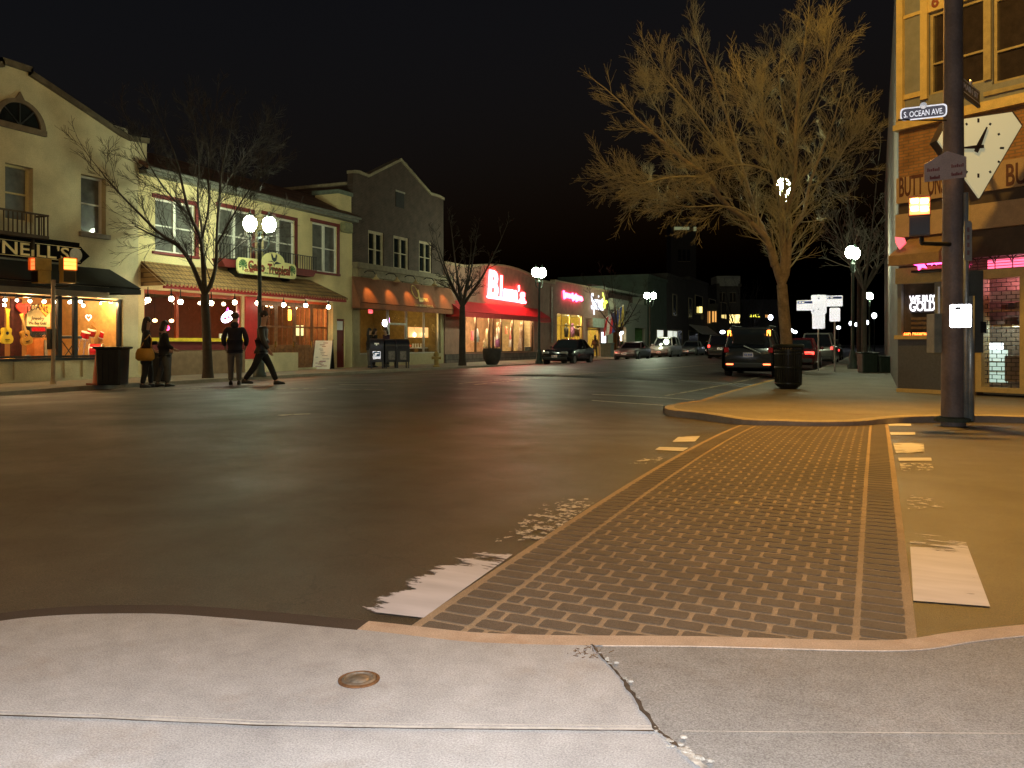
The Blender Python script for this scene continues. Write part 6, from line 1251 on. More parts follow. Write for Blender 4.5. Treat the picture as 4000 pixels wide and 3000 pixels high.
# distant lamp heads along the road
hz = [(3010, 1240, 120, 'dot'), (2823, 1297, 95, ''), (3091, 1291, 130, ''), (3106, 1297, 150, ''), (3325, 1263, 150, ''), (3346, 1268, 190, ''), (3365, 1292, 210, ''), (3386, 1260, 170, ''), (3415, 1233, 120, ''), (3275, 1280, 180, '')]
places = ['over the dark far roofs behind the dark utility vehicle', 'low beside the dark four by four', 'just right of the big tree trunk', 'smallest of the pair right of the tree trunk', 'low over the minivan roof', 'beside the larger glow over the minivan roof', 'farthest low light near the vanishing point', 'left of the distant street lamp', 'high near the corner shop edge', 'amber one under the white road signs']
p0_ = None
for i, (x, y, d, _) in enumerate(hz):
    P = ond(x, y, d); base = V((P.x, P.y, .1)); lab = 'distant pole lamp, '+places[i]
    if p0_ is None:
        p0_ = T('pole_lamp', lab, 'street lamp', base, 0, 'distant pole lamps'); a = MB(); a.lathe([(.1, 0), (.06, 1), (.05, 3.6)], (0, 0, 0), 8); a.build('pole', dkgreen, p0_, 40, True); a = MB(); a.ball((0, 0, 3.9), .32, 10, 6); a.build('globe', EM('far_lamp_globe', (.85, .9, 1), 9), p0_, True, True); o = p0_
    else: o = copy_tree(p0_, None, base, None, lab)
    sc = max(.2, (P.z-.1)/3.9); o.scale = (.6+d/260, .6+d/260, sc)
# ================================================================== TREES
def grow(mb, p, d, L_, r, depth, R, up=.12, n=4, twist=.15, kids_=(5, 4, 4), minr=.0045, spread=(.5, .95), taper=.45):
    pts = [p]; rad = [r]; q = p; dd = d.normalized(); seg = 4 if depth > 0 else 3
    for i in range(seg):
        dd = (dd+V((R.gauss(0, twist), R.gauss(0, twist), R.gauss(0, twist)))*.5+UP*up*.5).normalized(); q = q+dd*(L_/seg); pts.append(q); rad.append(max(minr, r*(1-(1-taper)*(i+1)/seg)))
    mb.tube(pts, rad, 5 if r > .03 else (4 if r > .012 else 3), False)
    if depth <= 0: return
    k = kids_[min(len(kids_)-1, depth-1)]
    for i in range(k):
        t = .25+.75*(i+R.random())/k; j = min(int(t*seg), seg-1); f = t*seg-j; b = pts[j].lerp(pts[j+1], min(1, f)); tg = (pts[j+1]-pts[j]).normalized(); az = R.uniform(0, 2*pi); o = tg.orthogonal().normalized(); o = Matrix.Rotation(az, 3, tg) @ o; a = R.uniform(*spread)
        grow(mb, b, tg*math.cos(a)+o*math.sin(a), L_*R.uniform(.42, .7)*(1-.35*t), max(minr, r*.5*(1-.4*t)), depth-1, R, up, n, twist, kids_, minr, spread, taper)
def limbs_tree(name, label, base, limbs, bark, twig, R, trunk_pts, trunk_r, kid=10, kl=1.2, depth=2, kids_=(4, 4), up=.12, group=None, minr=.0045, spread=(.5, .95), kr=.42):
    t = T(name, label, 'tree', base, 0, group); mt = MB(); mt.tube(trunk_pts, trunk_r, 14, False); mc = MB()
    for pts, r0, r1 in limbs:
        n = len(pts); rad = [r0+(r1-r0)*i/(n-1) for i in range(n)]; sp = smoothline(pts, 1); rs = [r0+(r1-r0)*i/(len(sp)-1) for i in range(len(sp))]
        (mt if r0 > .045 else mc).tube(sp, rs, 8 if r0 > .045 else 5, False)
        for i in range(kid):
            f = .18+.82*(i+R.random())/kid; x = f*(len(sp)-1); j = min(int(x), len(sp)-2); b = sp[j].lerp(sp[j+1], x-j); tg = (sp[j+1]-sp[j]).normalized(); o = Matrix.Rotation(R.uniform(0, 2*pi), 3, tg) @ tg.orthogonal().normalized(); a = R.uniform(*spread)
            grow(mc, b, tg*math.cos(a)+o*math.sin(a), kl*R.uniform(.6, 1.15)*(1-.35*f), max(minr, rs[j]*kr), depth, R, up, 4, .13, kids_, minr, spread)
        grow(mc, sp[-1], sp[-1]-sp[-2], kl*.9, r1, depth, R, up, 4, .13, kids_, minr, spread)
    mt.build('trunk', bark, t, True); mc.build('crown', twig, t, True); return t
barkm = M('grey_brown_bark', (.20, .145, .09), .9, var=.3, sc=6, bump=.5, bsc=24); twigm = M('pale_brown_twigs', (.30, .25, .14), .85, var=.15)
RT = random.Random(11); dT = 20.6
tb = gp(3072, 1512, .12)
z5 = lambda x, y: (2300+x*.6027, y*.6027)
def LP(pts, dd):  # limb from picture points, running from depth dT to dT+dd
    out = []
    for i, (x, y) in enumerate(pts):
        px, py = z5(x, y); out.append(ond(px, py, dT+dd*(i/(len(pts)-1))**.8))
    return out
fork = [(3058, 1190)]
F0 = ond(3054, 1112, dT); F1 = ond(3048, 1130, dT)
trunk_pts = [V((tb.x+.02, tb.y, 0)), V((tb.x, tb.y, .5)), ond(3075, 1400, dT), ond(3070, 1310, dT), ond(3061, 1205, dT), F0]
c_ = lambda x, y, d=0: ond(x, y, dT+d)
big = [
 ([F0, c_(3036, 1060), c_(3003, 950, .1), c_(2975, 905, .1), c_(2912, 855, .2)]+LP([(1010, 1420), (870, 1320), (760, 1130), (600, 1030), (480, 920), (330, 790), (190, 650)], -1.6)[1:], .1, .022),
 ([c_(3024, 1040), c_(2985, 900, .3), c_(2950, 840, .5), c_(2915, 710, .9), c_(2880, 590, 1.2), c_(2830, 420, 1.4), c_(2745, 220, 1.7), c_(2690, 90, 2)], .075, .014),
 ([F0, c_(3062, 1050, .1), c_(3058, 900, .2), c_(3060, 810, .3)], .1, .075),
 ([c_(3060, 815, .3), c_(3085, 790, .2), c_(3110, 660, .1), c_(3105, 480, -.2), c_(3135, 240, -.4), c_(3155, 60, -.6)], .075, .014),
 ([c_(3060, 815, .3), c_(3035, 760, .7), c_(3010, 620, 1.2), c_(2975, 450, 1.6), c_(2985, 260, 1.8)], .05, .012),
 ([F0, c_(3078, 1060, .1), c_(3082, 930, .1), c_(3098, 890, .2), c_(3140, 845, .4), c_(3158, 730, .8), c_(3205, 600, 1.2), c_(3255, 480, 1.5), c_(3300, 300, 1.8)], .085, .014),
 ([c_(3050, 830, .3), c_(3035, 680, -.4), c_(2930, 640, -.9), c_(2830, 650, -1.4), c_(2740, 690, -1.8)], .035, .01),
 ([c_(2905, 690, .9), c_(2800, 560, .4), c_(2720, 440, -.2), c_(2620, 330, -.8), c_(2560, 260, -1.2)], .04, .011),
 ([c_(2740, 690, -1.2), c_(2620, 690, -1.8), c_(2500, 720, -2.2), c_(2400, 690, -2.6)], .03, .009),
 ([c_(2790, 720, -.7), c_(2660, 560, .3), c_(2560, 420, .9), c_(2510, 310, 1.3)], .032, .009),
 ([c_(3110, 660, .1), c_(3020, 560, -1.2), c_(2960, 470, -2.0), c_(2900, 300, -2.6)], .035, .01),
 ([c_(3158, 730, .8), c_(3230, 700, 0), c_(3290, 600, -.8), c_(3340, 500, -1.3)], .03, .009),
 ([c_(3115, 600, .1), c_(3060, 450, 1.2), c_(3040, 300, 2.0), c_(3060, 120, 2.4)], .035, .01),
 ([c_(3120, 520, -.1), c_(3190, 400, -1.0), c_(3230, 260, -1.6), c_(3240, 100, -2)], .03, .009),
 ([c_(2860, 780, -.4), c_(2720, 740, .6), c_(2590, 760, 1.4), c_(2470, 720, 2.0)], .03, .009),
 ([c_(2950, 850, .1), c_(2840, 800, -.9), c_(2700, 810, -1.6), c_(2560, 790, -2.2)], .03, .008),
]
big = [(p[:-1]+[p[-2].lerp(p[-1], .35)], a_, b_) for p, a_, b_ in big]
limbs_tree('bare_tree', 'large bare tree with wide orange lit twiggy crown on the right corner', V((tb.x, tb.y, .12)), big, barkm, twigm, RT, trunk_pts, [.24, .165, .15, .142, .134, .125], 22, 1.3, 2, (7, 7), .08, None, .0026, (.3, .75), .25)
# tree in front of the restaurant
dL = 26.0; tl = gp(812, 1477, .12); RL = random.Random(5); c2 = lambda x, y, d=0: ond(x, y, dL+d)
G_ = c2(800, 1150)
left_l = [
 ([G_, c2(777, 1100), c2(746, 1020, -.2), c2(690, 950, -.4), c2(625, 916, -.7), c2(560, 850, -1.1), c2(480, 770, -1.5), c2(410, 690, -1.8)], .085, .014),
 ([G_, c2(794, 1020, .1), c2(787, 930, .2), c2(740, 840, .4), c2(716, 740, .6), c2(690, 620, .8), c2(640, 500, .9)], .085, .014),
 ([G_, c2(826, 1110, .1), c2(846, 1030, .2), c2(847, 920, .3), c2(858, 760, .5), c2(866, 650, .8), c2(900, 520, 1.0)], .08, .013),
 ([c2(790, 990), c2(792, 910, .5), c2(770, 780, 1.0), c2(780, 640, 1.3), c2(760, 480, 1.5)], .05, .012),
 ([c2(846, 960), c2(900, 860, -.4), c2(960, 760, -.8), c2(1020, 680, -1.0)], .04, .01),
 ([c2(700, 955, -.4), c2(620, 930, .2), c2(520, 880, .9), c2(430, 830, 1.4)], .04, .01),
 ([c2(740, 840, .4), c2(660, 760, 0), c2(590, 660, -.4), c2(540, 560, -.7)], .04, .01),
 ([c2(858, 760, .5), c2(930, 640, .9), c2(1000, 560, 1.2)], .03, .009),
 ([c2(790, 930, .2), c2(820, 800, -.8), c2(810, 660, -1.4), c2(830, 520, -1.8)], .04, .01),
 ([c2(846, 1030, .2), c2(930, 960, .4), c2(1010, 910, .6)], .025, .008)]
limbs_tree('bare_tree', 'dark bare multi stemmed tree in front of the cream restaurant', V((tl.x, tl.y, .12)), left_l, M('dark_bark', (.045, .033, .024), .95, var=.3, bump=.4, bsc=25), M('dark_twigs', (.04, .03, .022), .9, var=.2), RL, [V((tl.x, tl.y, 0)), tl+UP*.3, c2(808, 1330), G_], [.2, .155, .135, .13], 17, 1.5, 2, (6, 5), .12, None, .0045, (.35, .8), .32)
def simple_tree(label, base, h, spread, R, lean=(0, 0), twig=None, bark=None, n=7, fork=.35, group=None, tr=.13, dep=2):
    b = V(base); top = b+V((lean[0], lean[1], h*fork)); lm = []
    for i in range(n):
        a = 2*pi*i/n+R.random(); s = spread*R.uniform(.5, 1); e = top+V((math.cos(a)*s, math.sin(a)*s, h*(1-fork)*R.uniform(.6, .95))); m_ = top.lerp(e, .45)+V((math.cos(a)*s*.12, math.sin(a)*s*.12, .1)); lm.append(([top, top.lerp(m_, .5), m_, e], tr*.55, tr*.1))
    return limbs_tree('bare_tree', label, b, lm, bark or MATS['dark_bark'], twig or MATS['dark_twigs'], R, [b-UP*.1, b+UP*.4, b.lerp(top, .6), top], [tr*1.3, tr, tr*.9, tr*.8], 8, h*.16, dep, (4, 3), .14, group, .008)
t2 = gp(1806, 1428, .12)
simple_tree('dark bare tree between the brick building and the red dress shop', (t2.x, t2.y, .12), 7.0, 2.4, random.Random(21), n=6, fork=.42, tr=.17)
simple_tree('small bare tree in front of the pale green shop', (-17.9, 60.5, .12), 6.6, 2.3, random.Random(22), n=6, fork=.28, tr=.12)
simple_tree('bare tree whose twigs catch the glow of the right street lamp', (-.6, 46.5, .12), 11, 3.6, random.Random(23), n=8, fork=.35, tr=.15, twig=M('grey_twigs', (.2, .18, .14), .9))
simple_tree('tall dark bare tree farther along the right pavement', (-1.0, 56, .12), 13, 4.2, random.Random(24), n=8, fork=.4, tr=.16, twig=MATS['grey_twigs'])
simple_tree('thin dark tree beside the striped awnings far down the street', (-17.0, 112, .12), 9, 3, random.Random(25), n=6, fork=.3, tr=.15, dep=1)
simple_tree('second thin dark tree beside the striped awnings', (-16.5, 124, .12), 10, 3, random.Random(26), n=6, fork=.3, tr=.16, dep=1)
# ================================================================== BINS, BOXES, SIGNS ON THE PAVEMENT
p = gp(3079, 1519, .12); t = T('litter_bin', 'dark slatted litter bin beside the big bare tree', 'bin', p); rb_ = .3; hb = 1.08
mb = MB(); mb.lathe([(.2, 0), (.22, .04), (.27, .1), (.285, .95), (.28, .95), (.27, .1), (.001, .08)], p, 24); mb.build('liner', black, t, 40)
mb = MB()
for k in range(32): a = 2*pi*k/32; e = V((math.cos(a), math.sin(a), 0)); tg = V((-math.sin(a), math.cos(a), 0)); mb.tube([p+e*.24+UP*.06, p+e*.3+UP*.12, p+e*.305+UP*.85, p+e*.335+UP*1.0], .014, 5)
for z, r in ((.12, .305), (.5, .31), (.82, .31), (.9, .32)): mb.lathe([(r+.008, z), (r+.012, z+.02), (r+.008, z+.04), (r-.01, z+.04), (r-.01, z)], p, 28)
mb.build('slatted_side', M('bin_green_black', (.016, .02, .017), .4, .3), t, 40)
mb = MB(); mb.lathe([(.30, .98), (.36, 1.0), (.37, 1.04), (.34, 1.07), (.26, 1.06), (.25, 1.0)], p, 28); mb.build('rim', MATS['bin_green_black'], t, 40)
def tapered_bin(label, base, w0, w1, h, rz=0.0, mat=None, group=None):
    t = T('litter_bin', label, 'bin', base, rz, group); m_ = mat or M('black_plastic', (.014, .015, .016), .4, var=.3); mb = MB(); rg = lambda w, z: [V((sx*w, sy*w*.9, z)) for sx, sy in ((-1, -.85), (-.85, -1), (.85, -1), (1, -.85), (1, .85), (.85, 1), (-.85, 1), (-1, .85))]
    mb.loft([rg(w0*.92, 0), rg(w0, .03), rg(w1*.97, h*.93)]); [mb.box(x-.02, x+.02, -w1*.89, -w1*.87, .1, h*.86) for x in (-w0*.5, 0, w0*.5)]; mb.build('body', m_, t, local=True); mb = MB(); mb.loft([rg(w1*.98, h*.93), rg(w1*1.14, h*.955), rg(w1*1.16, h), rg(w1*1.0, h*1.01), rg(w1*.9, h*.96)]); mb.build('rim', m_, t, local=True); return t
p = gp(441, 1503, .12); tapered_bin('big black tapered bin beside the traffic cone', p, .30, .34, 1.0, YAW)
p = gp(658, 1497, .12); tapered_bin('black bin half hidden behind the walking couple', p+V((-1.2, .9, 0)), .2, .23, .85, YAW)
for x, y, lb_ in ((3389, 1455, 'dark bin on the right pavement left of its twin'), (3455, 1455, 'dark bin on the right pavement nearest the corner shop')):
    p = gp(x, y, .12); o = tapered_bin(lb_, p, .28, .31, .76 if x < 3400 else .62, YAW, dkgreen)
p = gp(2412, 1418, .12); tapered_bin('grey green bin outside the phone shop', V((-20.6, 66.5, .12)), .45, .5, 1.15, 0, M('grey_green_bin', (.09, .11, .1), .5))
# traffic cone
p = gp(382, 1503, .12); t = T('traffic_cone', 'tall faded orange traffic cone beside the black bin', 'cone', p); mb = MB(); mb.lathe([(.15, .04), (.13, .06), (.045, .92), (.03, .94), (.001, .94)], p, 18); mb.build('body', M('faded_orange_plastic', (.42, .1, .04), .6, var=.2), t, 40); mb = MB(); mb.box(p.x-.2, p.x+.2, p.y-.2, p.y+.2, p.z, p.z+.045); mb.build('base', M('dull_orange_rubber', (.25, .07, .035), .8), t)
# A-board
p = V((-20.9, 28.5, .12)); q = gp(1263, 1441, .12); t = T('menu_board', 'white folding menu board with a dark back outside the timber doors', 'sign board', q, YAW-.1)
brd = MB(); brd.hexa([V((-.38, -.3, .0)), V((.38, -.3, 0)), V((.38, -.27, 0)), V((-.38, -.27, 0)), V((-.34, -.02, 1.22)), V((.42, -.02, 1.22)), V((.42, .01, 1.22)), V((-.34, .01, 1.22))]); brd.build('front_panel', M('menu_white', (.72, .68, .58), .6, var=.05), t, local=True)
brd = MB(); brd.hexa([V((-.38, .33, 0)), V((.38, .33, 0)), V((.38, .36, 0)), V((-.38, .36, 0)), V((-.34, .02, 1.22)), V((.42, .02, 1.22)), V((.42, .05, 1.22)), V((-.34, .05, 1.22))]); brd.build('back_panel', black, t, local=True)
brd = MB(); [brd.tube([V((x, -.28, .0)), V((x+.04, 0, 1.26))], .02, 5) for x in (-.39, .39)]; brd.build('frame', dkmetal, t, local=True)
pr = []
for k, (m_, items) in enumerate(((M('menu_brown', (.3, .14, .08), .7), ((.3, .62), (.6, .75), (.12, .15))), (M('menu_mauve', (.35, .22, .26), .7), ((.05, .3), (.14, .22))), (M('menu_grey', (.3, .29, .26), .7), ((.36, .6),)))):
    mb = MB(); Rm = random.Random(k)
    for n_ in range(7 if k == 2 else 6):
        z = [.12, .2, .3, .95, 1.02, 1.1][n_] if k == 0 else ([.1, .17, .25, .33, .24, .3][n_] if k == 1 else .42+.07*n_); x = Rm.uniform(-.3, .05); w_ = Rm.uniform(.1, .3); y = -.3+.28*z/1.22-.004
        mb.hexa([V((x, y, z)), V((x+w_, y, z)), V((x+w_, y-.003, z)), V((x, y-.003, z)), V((x, y+.01, z+.03)), V((x+w_, y+.01, z+.03)), V((x+w_, y+.007, z+.03)), V((x, y+.007, z+.03))])
    mb.build('print', m_, t, local=True)
# mailboxes: three side by side
mbl = M('mailbox_dark_blue', (.012, .012, .02), .4, var=.2); mp = gp(1509, 1438, .12)
def mailbox(label, base, s, lab=True, rz=0.0):
    t = T('mailbox', label, 'mailbox', base, rz, 'dark mailboxes in a row'); n = 10
    prof = [(-.3, .25), (-.3, .85)]+[(-.3*math.cos(a), .85+.32*math.sin(a)) for a in [pi*i/n for i in range(1, n)]]+[(.3, .85), (.3, .25)]
    a = MB(); a.prism([V((-.27*s, y*s, z*s)) for y, z in prof], (.54*s, 0, 0)); a.build('body', mbl, t, local=True, bevel=.012)
    for x in (-.24, .2):
        for y in (-.28, .24): a = MB(); a.box(x*s, (x+.05)*s, y*s, (y+.05)*s, 0, .25*s); a.build('leg', mbl, t, local=True)
    a = MB(); a.box(-.23*s, .23*s, -.325*s, -.3*s, .78*s, .9*s); a.build('pull_door', M('mailbox_door', (.02, .02, .03), .3, .2), t, local=True)
    if lab:
        a = MB(); a.box(-.15*s, .15*s, -.31*s, -.301*s, .36*s, .68*s); lb2 = a.build('label_sheet', retro, t, local=True); a = MB(); a.box(-.13*s, .13*s, -.316*s, -.311*s, .47*s, .65*s); a.build('blue_field', M('postal_blue', (.02, .08, .22), .5), lb2, local=True); a = MB(); a.prism([V((x*s, -.317*s, z*s)) for x, z in ((-.13, .58), (-.02, .61), (.13, .59), (.02, .55), (-.04, .48), (-.13, .48), (-.04, .55))], (0, -.003, 0)); a.build('eagle_emblem', retro, lb2, local=True)
    return t
fm = V((0, -1, 0)); aim = math.atan2(CAM.y-mp.y, CAM.x-mp.x)+pi/2
m1 = mailbox('front dark mailbox with a bright white and blue postal label', mp-rt*.38-fw*.25, 1.12, True, aim)
a = MB(); a.prism([V((x, -.325, z)) for x, z in ((-.1, 1.12), (.1, 1.12), (.1, 1.06), (.02, 1.06), (.02, .92), (.1, .92), (.1, .86), (-.08, .86), (-.08, .92), (-.04, .92), (-.04, 1.06), (-.1, 1.06))], (0, -.01, 0)); a.build('notice', signwhite, m1, local=True)
for dx, dw, lb_, em in ((.12, .1, 'middle dark mailbox with a greyish poster', 0), (.62, .15, 'rightmost dark mailbox with a greyish poster', 1)):
    m_ = mailbox(lb_, mp+rt*(dx+.05)+fw*dw, 1.1, False, aim+.15); a = MB(); a.box(-.14, .14, -.34, -.331, .38, .76); ps_ = a.build('poster', M('grey_poster', (.16, .14, .13), .6, var=.5, sc=14), m_, local=True)
# hydrant
p = gp(1705, 1433, .12); t = T('fire_hydrant', 'yellowish fire hydrant outside the jewellery shop', 'hydrant', p); hy = M('hydrant_yellow', (.3, .2, .05), .6, var=.3); mb = MB(); mb.lathe([(.17, 0), (.17, .05), (.11, .08), (.105, .5), (.14, .52), (.14, .58), (.12, .62), (.07, .7), (.03, .72), (.03, .77), (.001, .77)], p, 16); mb.build('barrel', hy, t, 40)
for d_ in (rt, -rt, -fw): mb = MB(); mb.lathe([(.06, .08), (.06, .17), (.075, .17), (.075, .22), (.001, .22)], p+UP*.42, 12, d_); mb.build('outlet_cap', hy, t, 40)
# round planter tub
p = gp(1922, 1424, .12); t = T('planter_tub', 'dark round planter tub under the dress shop window', 'planter', p); mb = MB(); mb.lathe([(.24, 0), (.3, .03), (.45, .35), (.5, .7), (.46, .84), (.42, .84), (.4, .7), (.001, .7)], p, 20); mb.build('tub', M('dark_tub', (.05, .04, .035), .8), t, 40); mb = MB(); Rp = random.Random(2)
for k in range(90): a = Rp.uniform(0, 2*pi); r = .36*Rp.random()**.5; b = p+V((r*math.cos(a), r*math.sin(a), .68)); mb.tube([b, b+V((Rp.gauss(0, .08), Rp.gauss(0, .08), Rp.uniform(.12, .3)))], [.012, .003], 3)
mb.build('dry_plant', M('dry_plant_stems', (.05, .045, .02), .9), t)
# ================================================================== ROAD SIGNS CLUSTER BEYOND THE TREE
def route_signs():
    d = 33.0; b = ond(3197, 1343, d); t = T('route_sign_post', 'post stacked with bright white and blue route signs beyond the big tree', 'sign post', V((b.x, b.y, .12))); mb = MB(); mb.tube([V((b.x, b.y, .05)), V((b.x, b.y, ond(3197, 1150, d).z))], .03, 8); mb.build('post', steel, t)
    k = d/FPX; hd = M('sign_header_blue', (.02, .06, .3), .5)
    def sh(x0, y0, x1, y1, dd, rn=.05, header=False):
        P = ond((x0+x1)/2, (y0+y1)/2, d-dd); s = plate(t, 'sign_plate', retro, P, (x1-x0)*k, (y1-y0)*k, .01, rn)
        if header:
            plate(s, 'header_band', hd, ond((x0+x1)/2, y0+8, d-dd-.02), (x1-x0-6)*k, 9*k, .004); n = 4
            for i in range(n): xa = x0+5+(x1-x0-8)*i/n; plate(s, 'header_text', retro, ond(xa+(x1-x0)/n*.4, y0+8, d-dd-.03), (x1-x0)/n*.6*k, 4*k, .004)
        return s
    sh(3114, 1173, 3174, 1213, .05, .01, True); sh(3222, 1155, 3289, 1197, .05, .01, True); c = sh(3170, 1152, 3227, 1226, .12, .06); sh(3174, 1222, 3221, 1284, .08, .03)
    for x, y, w_, h in ((3198, 1165, 12, 8), (3197, 1208, 10, 6), (3179, 1213, 5, 14), (3212, 1213, 5, 10)): plate(c, 'numeral', M('faint_sign_ink', (.25, .25, .3), .6), ond(x, y, d-.15), w_*k*.6, h*k*.6, .004)
    b = ond(3261, 1343, d-1); t = T('road_sign', 'single bright white rounded road sign right of the route sign stack', 'sign', V((b.x, b.y, .12))); mb = MB(); mb.tube([V((b.x, b.y, .05)), ond(3261, 1203, d-1)], .03, 8); mb.build('post', steel, t); P = ond(3261, 1229, d-1.06); plate(t, 'sign_plate', retro, P, 38*k, 52*k, .01, .06)
route_signs()
# ================================================================== CARS
tail = EM('tail_lamp_red', (1, .03, .02), 5); amber = EM('amber_lamp', (1, .24, .02), 8); tail_dim = M('red_lens', (.3, .01, .012), .2); headg = M('headlamp_glass', (.5, .5, .48), .1, .4); trim = M('car_black_trim', (.01, .01, .01), .5); rimm = M('alloy_rim', (.4, .4, .4), .3, .8); cglass = M('car_window_glass', (.01, .012, .014), .05, spec=.9)
def car(label, loc, rz, kind='sedan', paint=None, group='cars parked along the street', lights=None, plate_front=True):
    "front at local -Y; origin at the middle of the ground footprint"
    D = dict(sedan=dict(L=4.5, W=1.76, H=1.43, belt=.92, hood=.88, deck=.95, g=(-.62, -.02, 1.0, 1.72)), coupe=dict(L=4.4, W=1.76, H=1.32, belt=.9, hood=.8, deck=.92, g=(-.55, .1, .85, 1.75)), suv=dict(L=4.5, W=1.8, H=1.74, belt=1.05, hood=1.02, deck=1.05, g=(-.85, -.3, 2.05, 2.18)), van=dict(L=4.9, W=1.9, H=1.78, belt=1.05, hood=1.0, deck=1.05, g=(-1.35, -.65, 2.2, 2.38)))[kind]
    L_, W, Hh = D['L'], D['W'], D['H']; t = T('parked_car', label, 'car', loc, rz, group); h = L_/2; w = W/2
    secs = [(-h, .42, .62, .78), (-h+.06, .3, .68, .86), (-h+.35, .22, D['hood']-.06, .95), (-h+.9, .2, D['hood'], 1.0), (D['g'][0]-.05, .2, D['hood']+.05, 1.0), (0, .2, D['belt'], 1.0), (D['g'][3], .2, D['belt']+.03, 1.0), (h-.3, .22, D['deck'], .97), (h-.07, .3, D['deck']-.06, .9), (h, .4, D['deck']-.2, .84)]
    rings = []
    for y, z0, z1, k in secs:
        x = w*k; rings.append([V(q) for q in ((-x*.86, y, z0), (x*.86, y, z0), (x, y, z0+.12), (x, y, z0+(z1-z0)*.62), (x*.95, y, z1-.06), (x*.86, y, z1), (-x*.86, y, z1), (-x*.95, y, z1-.06), (-x, y, z0+(z1-z0)*.62), (-x, y, z0+.12))])
    mb = MB(); mb.loft(rings); g0, g1, g2, g3 = D['g']; b = D['belt']-.02
    # cabin
    def cab(y, z, k): x = w*k; return [V((-x, y, z)), V((x, y, z))]
    rf = [[V((-w*.66, g1, Hh-.05)), V((w*.66, g1, Hh-.05)), V((w*.7, (g1+g2)/2, Hh)), V((w*.66, g2, Hh-.04)), V((-w*.66, g2, Hh-.04)), V((-w*.7, (g1+g2)/2, Hh))]]
    base = [V((-w*.84, g0, b)), V((w*.84, g0, b)), V((w*.93, (g0+g3)/2, b)), V((w*.84, g3, b)), V((-w*.84, g3, b)), V((-w*.93, (g0+g3)/2, b))]
    mid = [p.lerp(q, .93) for p, q in zip(base, rf[0])]
    mb.loft([mid, [q+UP*.0 for q in rf[0]], [V((q.x*.9, (q.y-(g1+g2)/2)*.9+(g1+g2)/2, q.z+.03)) for q in rf[0]]])
    for i in range(6):   # pillars
        p, q = base[i], rf[0][i]; mb.tube([p, q], .045, 5)
    for yy in (g0+.62*(g1-g0)+.55,): pass
    body = mb.build('body', paint, t, 35, True)
    gb = MB(); gb.loft([[V((p.x*.985, p.y*.99, p.z)) for p in base], [V((p.x*.99, p.y*.99, p.z)) for p in mid]]); gb.build('windows', cglass, t, local=True)
    for y in (-h+.82, h-.86):
        for s in (-1, 1):
            q = V((s*(w-.1), y, .32)); a = MB(); a.lathe([(.32, -.1), (.33, -.05), (.33, .06), (.3, .1), (.001, .1)], q, 20, (s, 0, 0)); wl = a.build('wheel', rubber, t, 40, True); a = MB(); a.lathe([(.2, .095), (.2, .112), (.12, .105), (.05, .12), (.001, .12)], q, 14, (s, 0, 0)); a.build('rim', rimm, wl, 40, True)
    for s in (-1, 1):
        a = MB(); x = s*w*.62; a.box(x-.2, x+.2, -h+.02, -h+.12, .6, .74); a.build('headlight', headg, t, local=True, bevel=.03)
        m_ = tail_dim if not lights else lights
        a = MB()
        if kind in ('suv', 'van'): a.box(s*w*.82-.08, s*w*.82+.08, h-.09, h+.01, .85, 1.02) if not lights else a.box(s*w*.8-.07, s*w*.8+.07, h-.09, h+.01, .85, 1.02)
        else: a.box(s*w*.66-.2, s*w*.66+.2, h-.1, h-.0, .68, .82)
        a.build('taillight', m_, t, local=True, bevel=.02)
        a = MB(); a.ball((s*(w+.08), g0+.35, b+.06), .11, 8, 6, (.9, .6, .7)); a.build('mirror', paint, t, True, True)
    a = MB(); a.box(-w*.8, w*.8, -h-.03, -h+.15, .3, .46); a.box(-w*.55, w*.55, -h+.0, -h+.08, .5, .6); a.build('bumper', trim, t, local=True, bevel=.03); a = MB(); a.box(-w*.8, w*.8, h-.15, h+.03, .32, .5); a.build('bumper', trim, t, local=True, bevel=.03)
    for y, sg in (((-h-.045, 1), (h+.04, -1)) if plate_front else ((h+.04, -1),)):
        a = MB(); a.box(-.17, .17, y-.006, y+.006, .42, .56) if kind not in ('suv',) or sg > 0 else a.box(-.17, .17, y-.05, y-.03, .7, .85); pl2 = a.build('licence_plate', retro, t, local=True); a = MB(); zc2 = .49 if kind not in ('suv',) or sg > 0 else .775; yy = (y-.009 if sg > 0 else (y+.009 if kind != 'suv' else y-.027)); [a.box(x, x+.03, yy-.002, yy+.002, zc2-.035, zc2+.035) for x in (-.13, -.08, -.03, .04, .09)]; a.build('characters', M('plate_ink', (.03, .05, .2), .5), pl2, local=True)
    return t
pb_ = lambda n, c, r=.25, m=.3: M(n, c, r, m, var=.08, coat=.5)
bk = pb_('black_car_paint', (.012, .012, .013)); sv = pb_('silver_car_paint', (.33, .34, .32), .3, .7); wt = pb_('white_car_paint', (.6, .58, .55)); dg = pb_('dark_grey_car_paint', (.05, .055, .05), .3, .5)
xc = -16.0
car('black sedan reflecting red neon outside the dress shop', (xc+.0, 44.3, .03), 0, 'sedan', bk)
car('silver coupe parked behind the black sedan', (xc+.05, 57.6, .03), 0, 'coupe', sv)
car('white suv parked behind the silver coupe', (xc, 67.8, .03), 0, 'suv', wt)
car('silver sedan parked fourth in the left row', (xc, 78.5, .03), 0, 'sedan', sv)
car('dark sedan parked last in the left row', (xc, 88.5, .03), 0, 'sedan', dg)
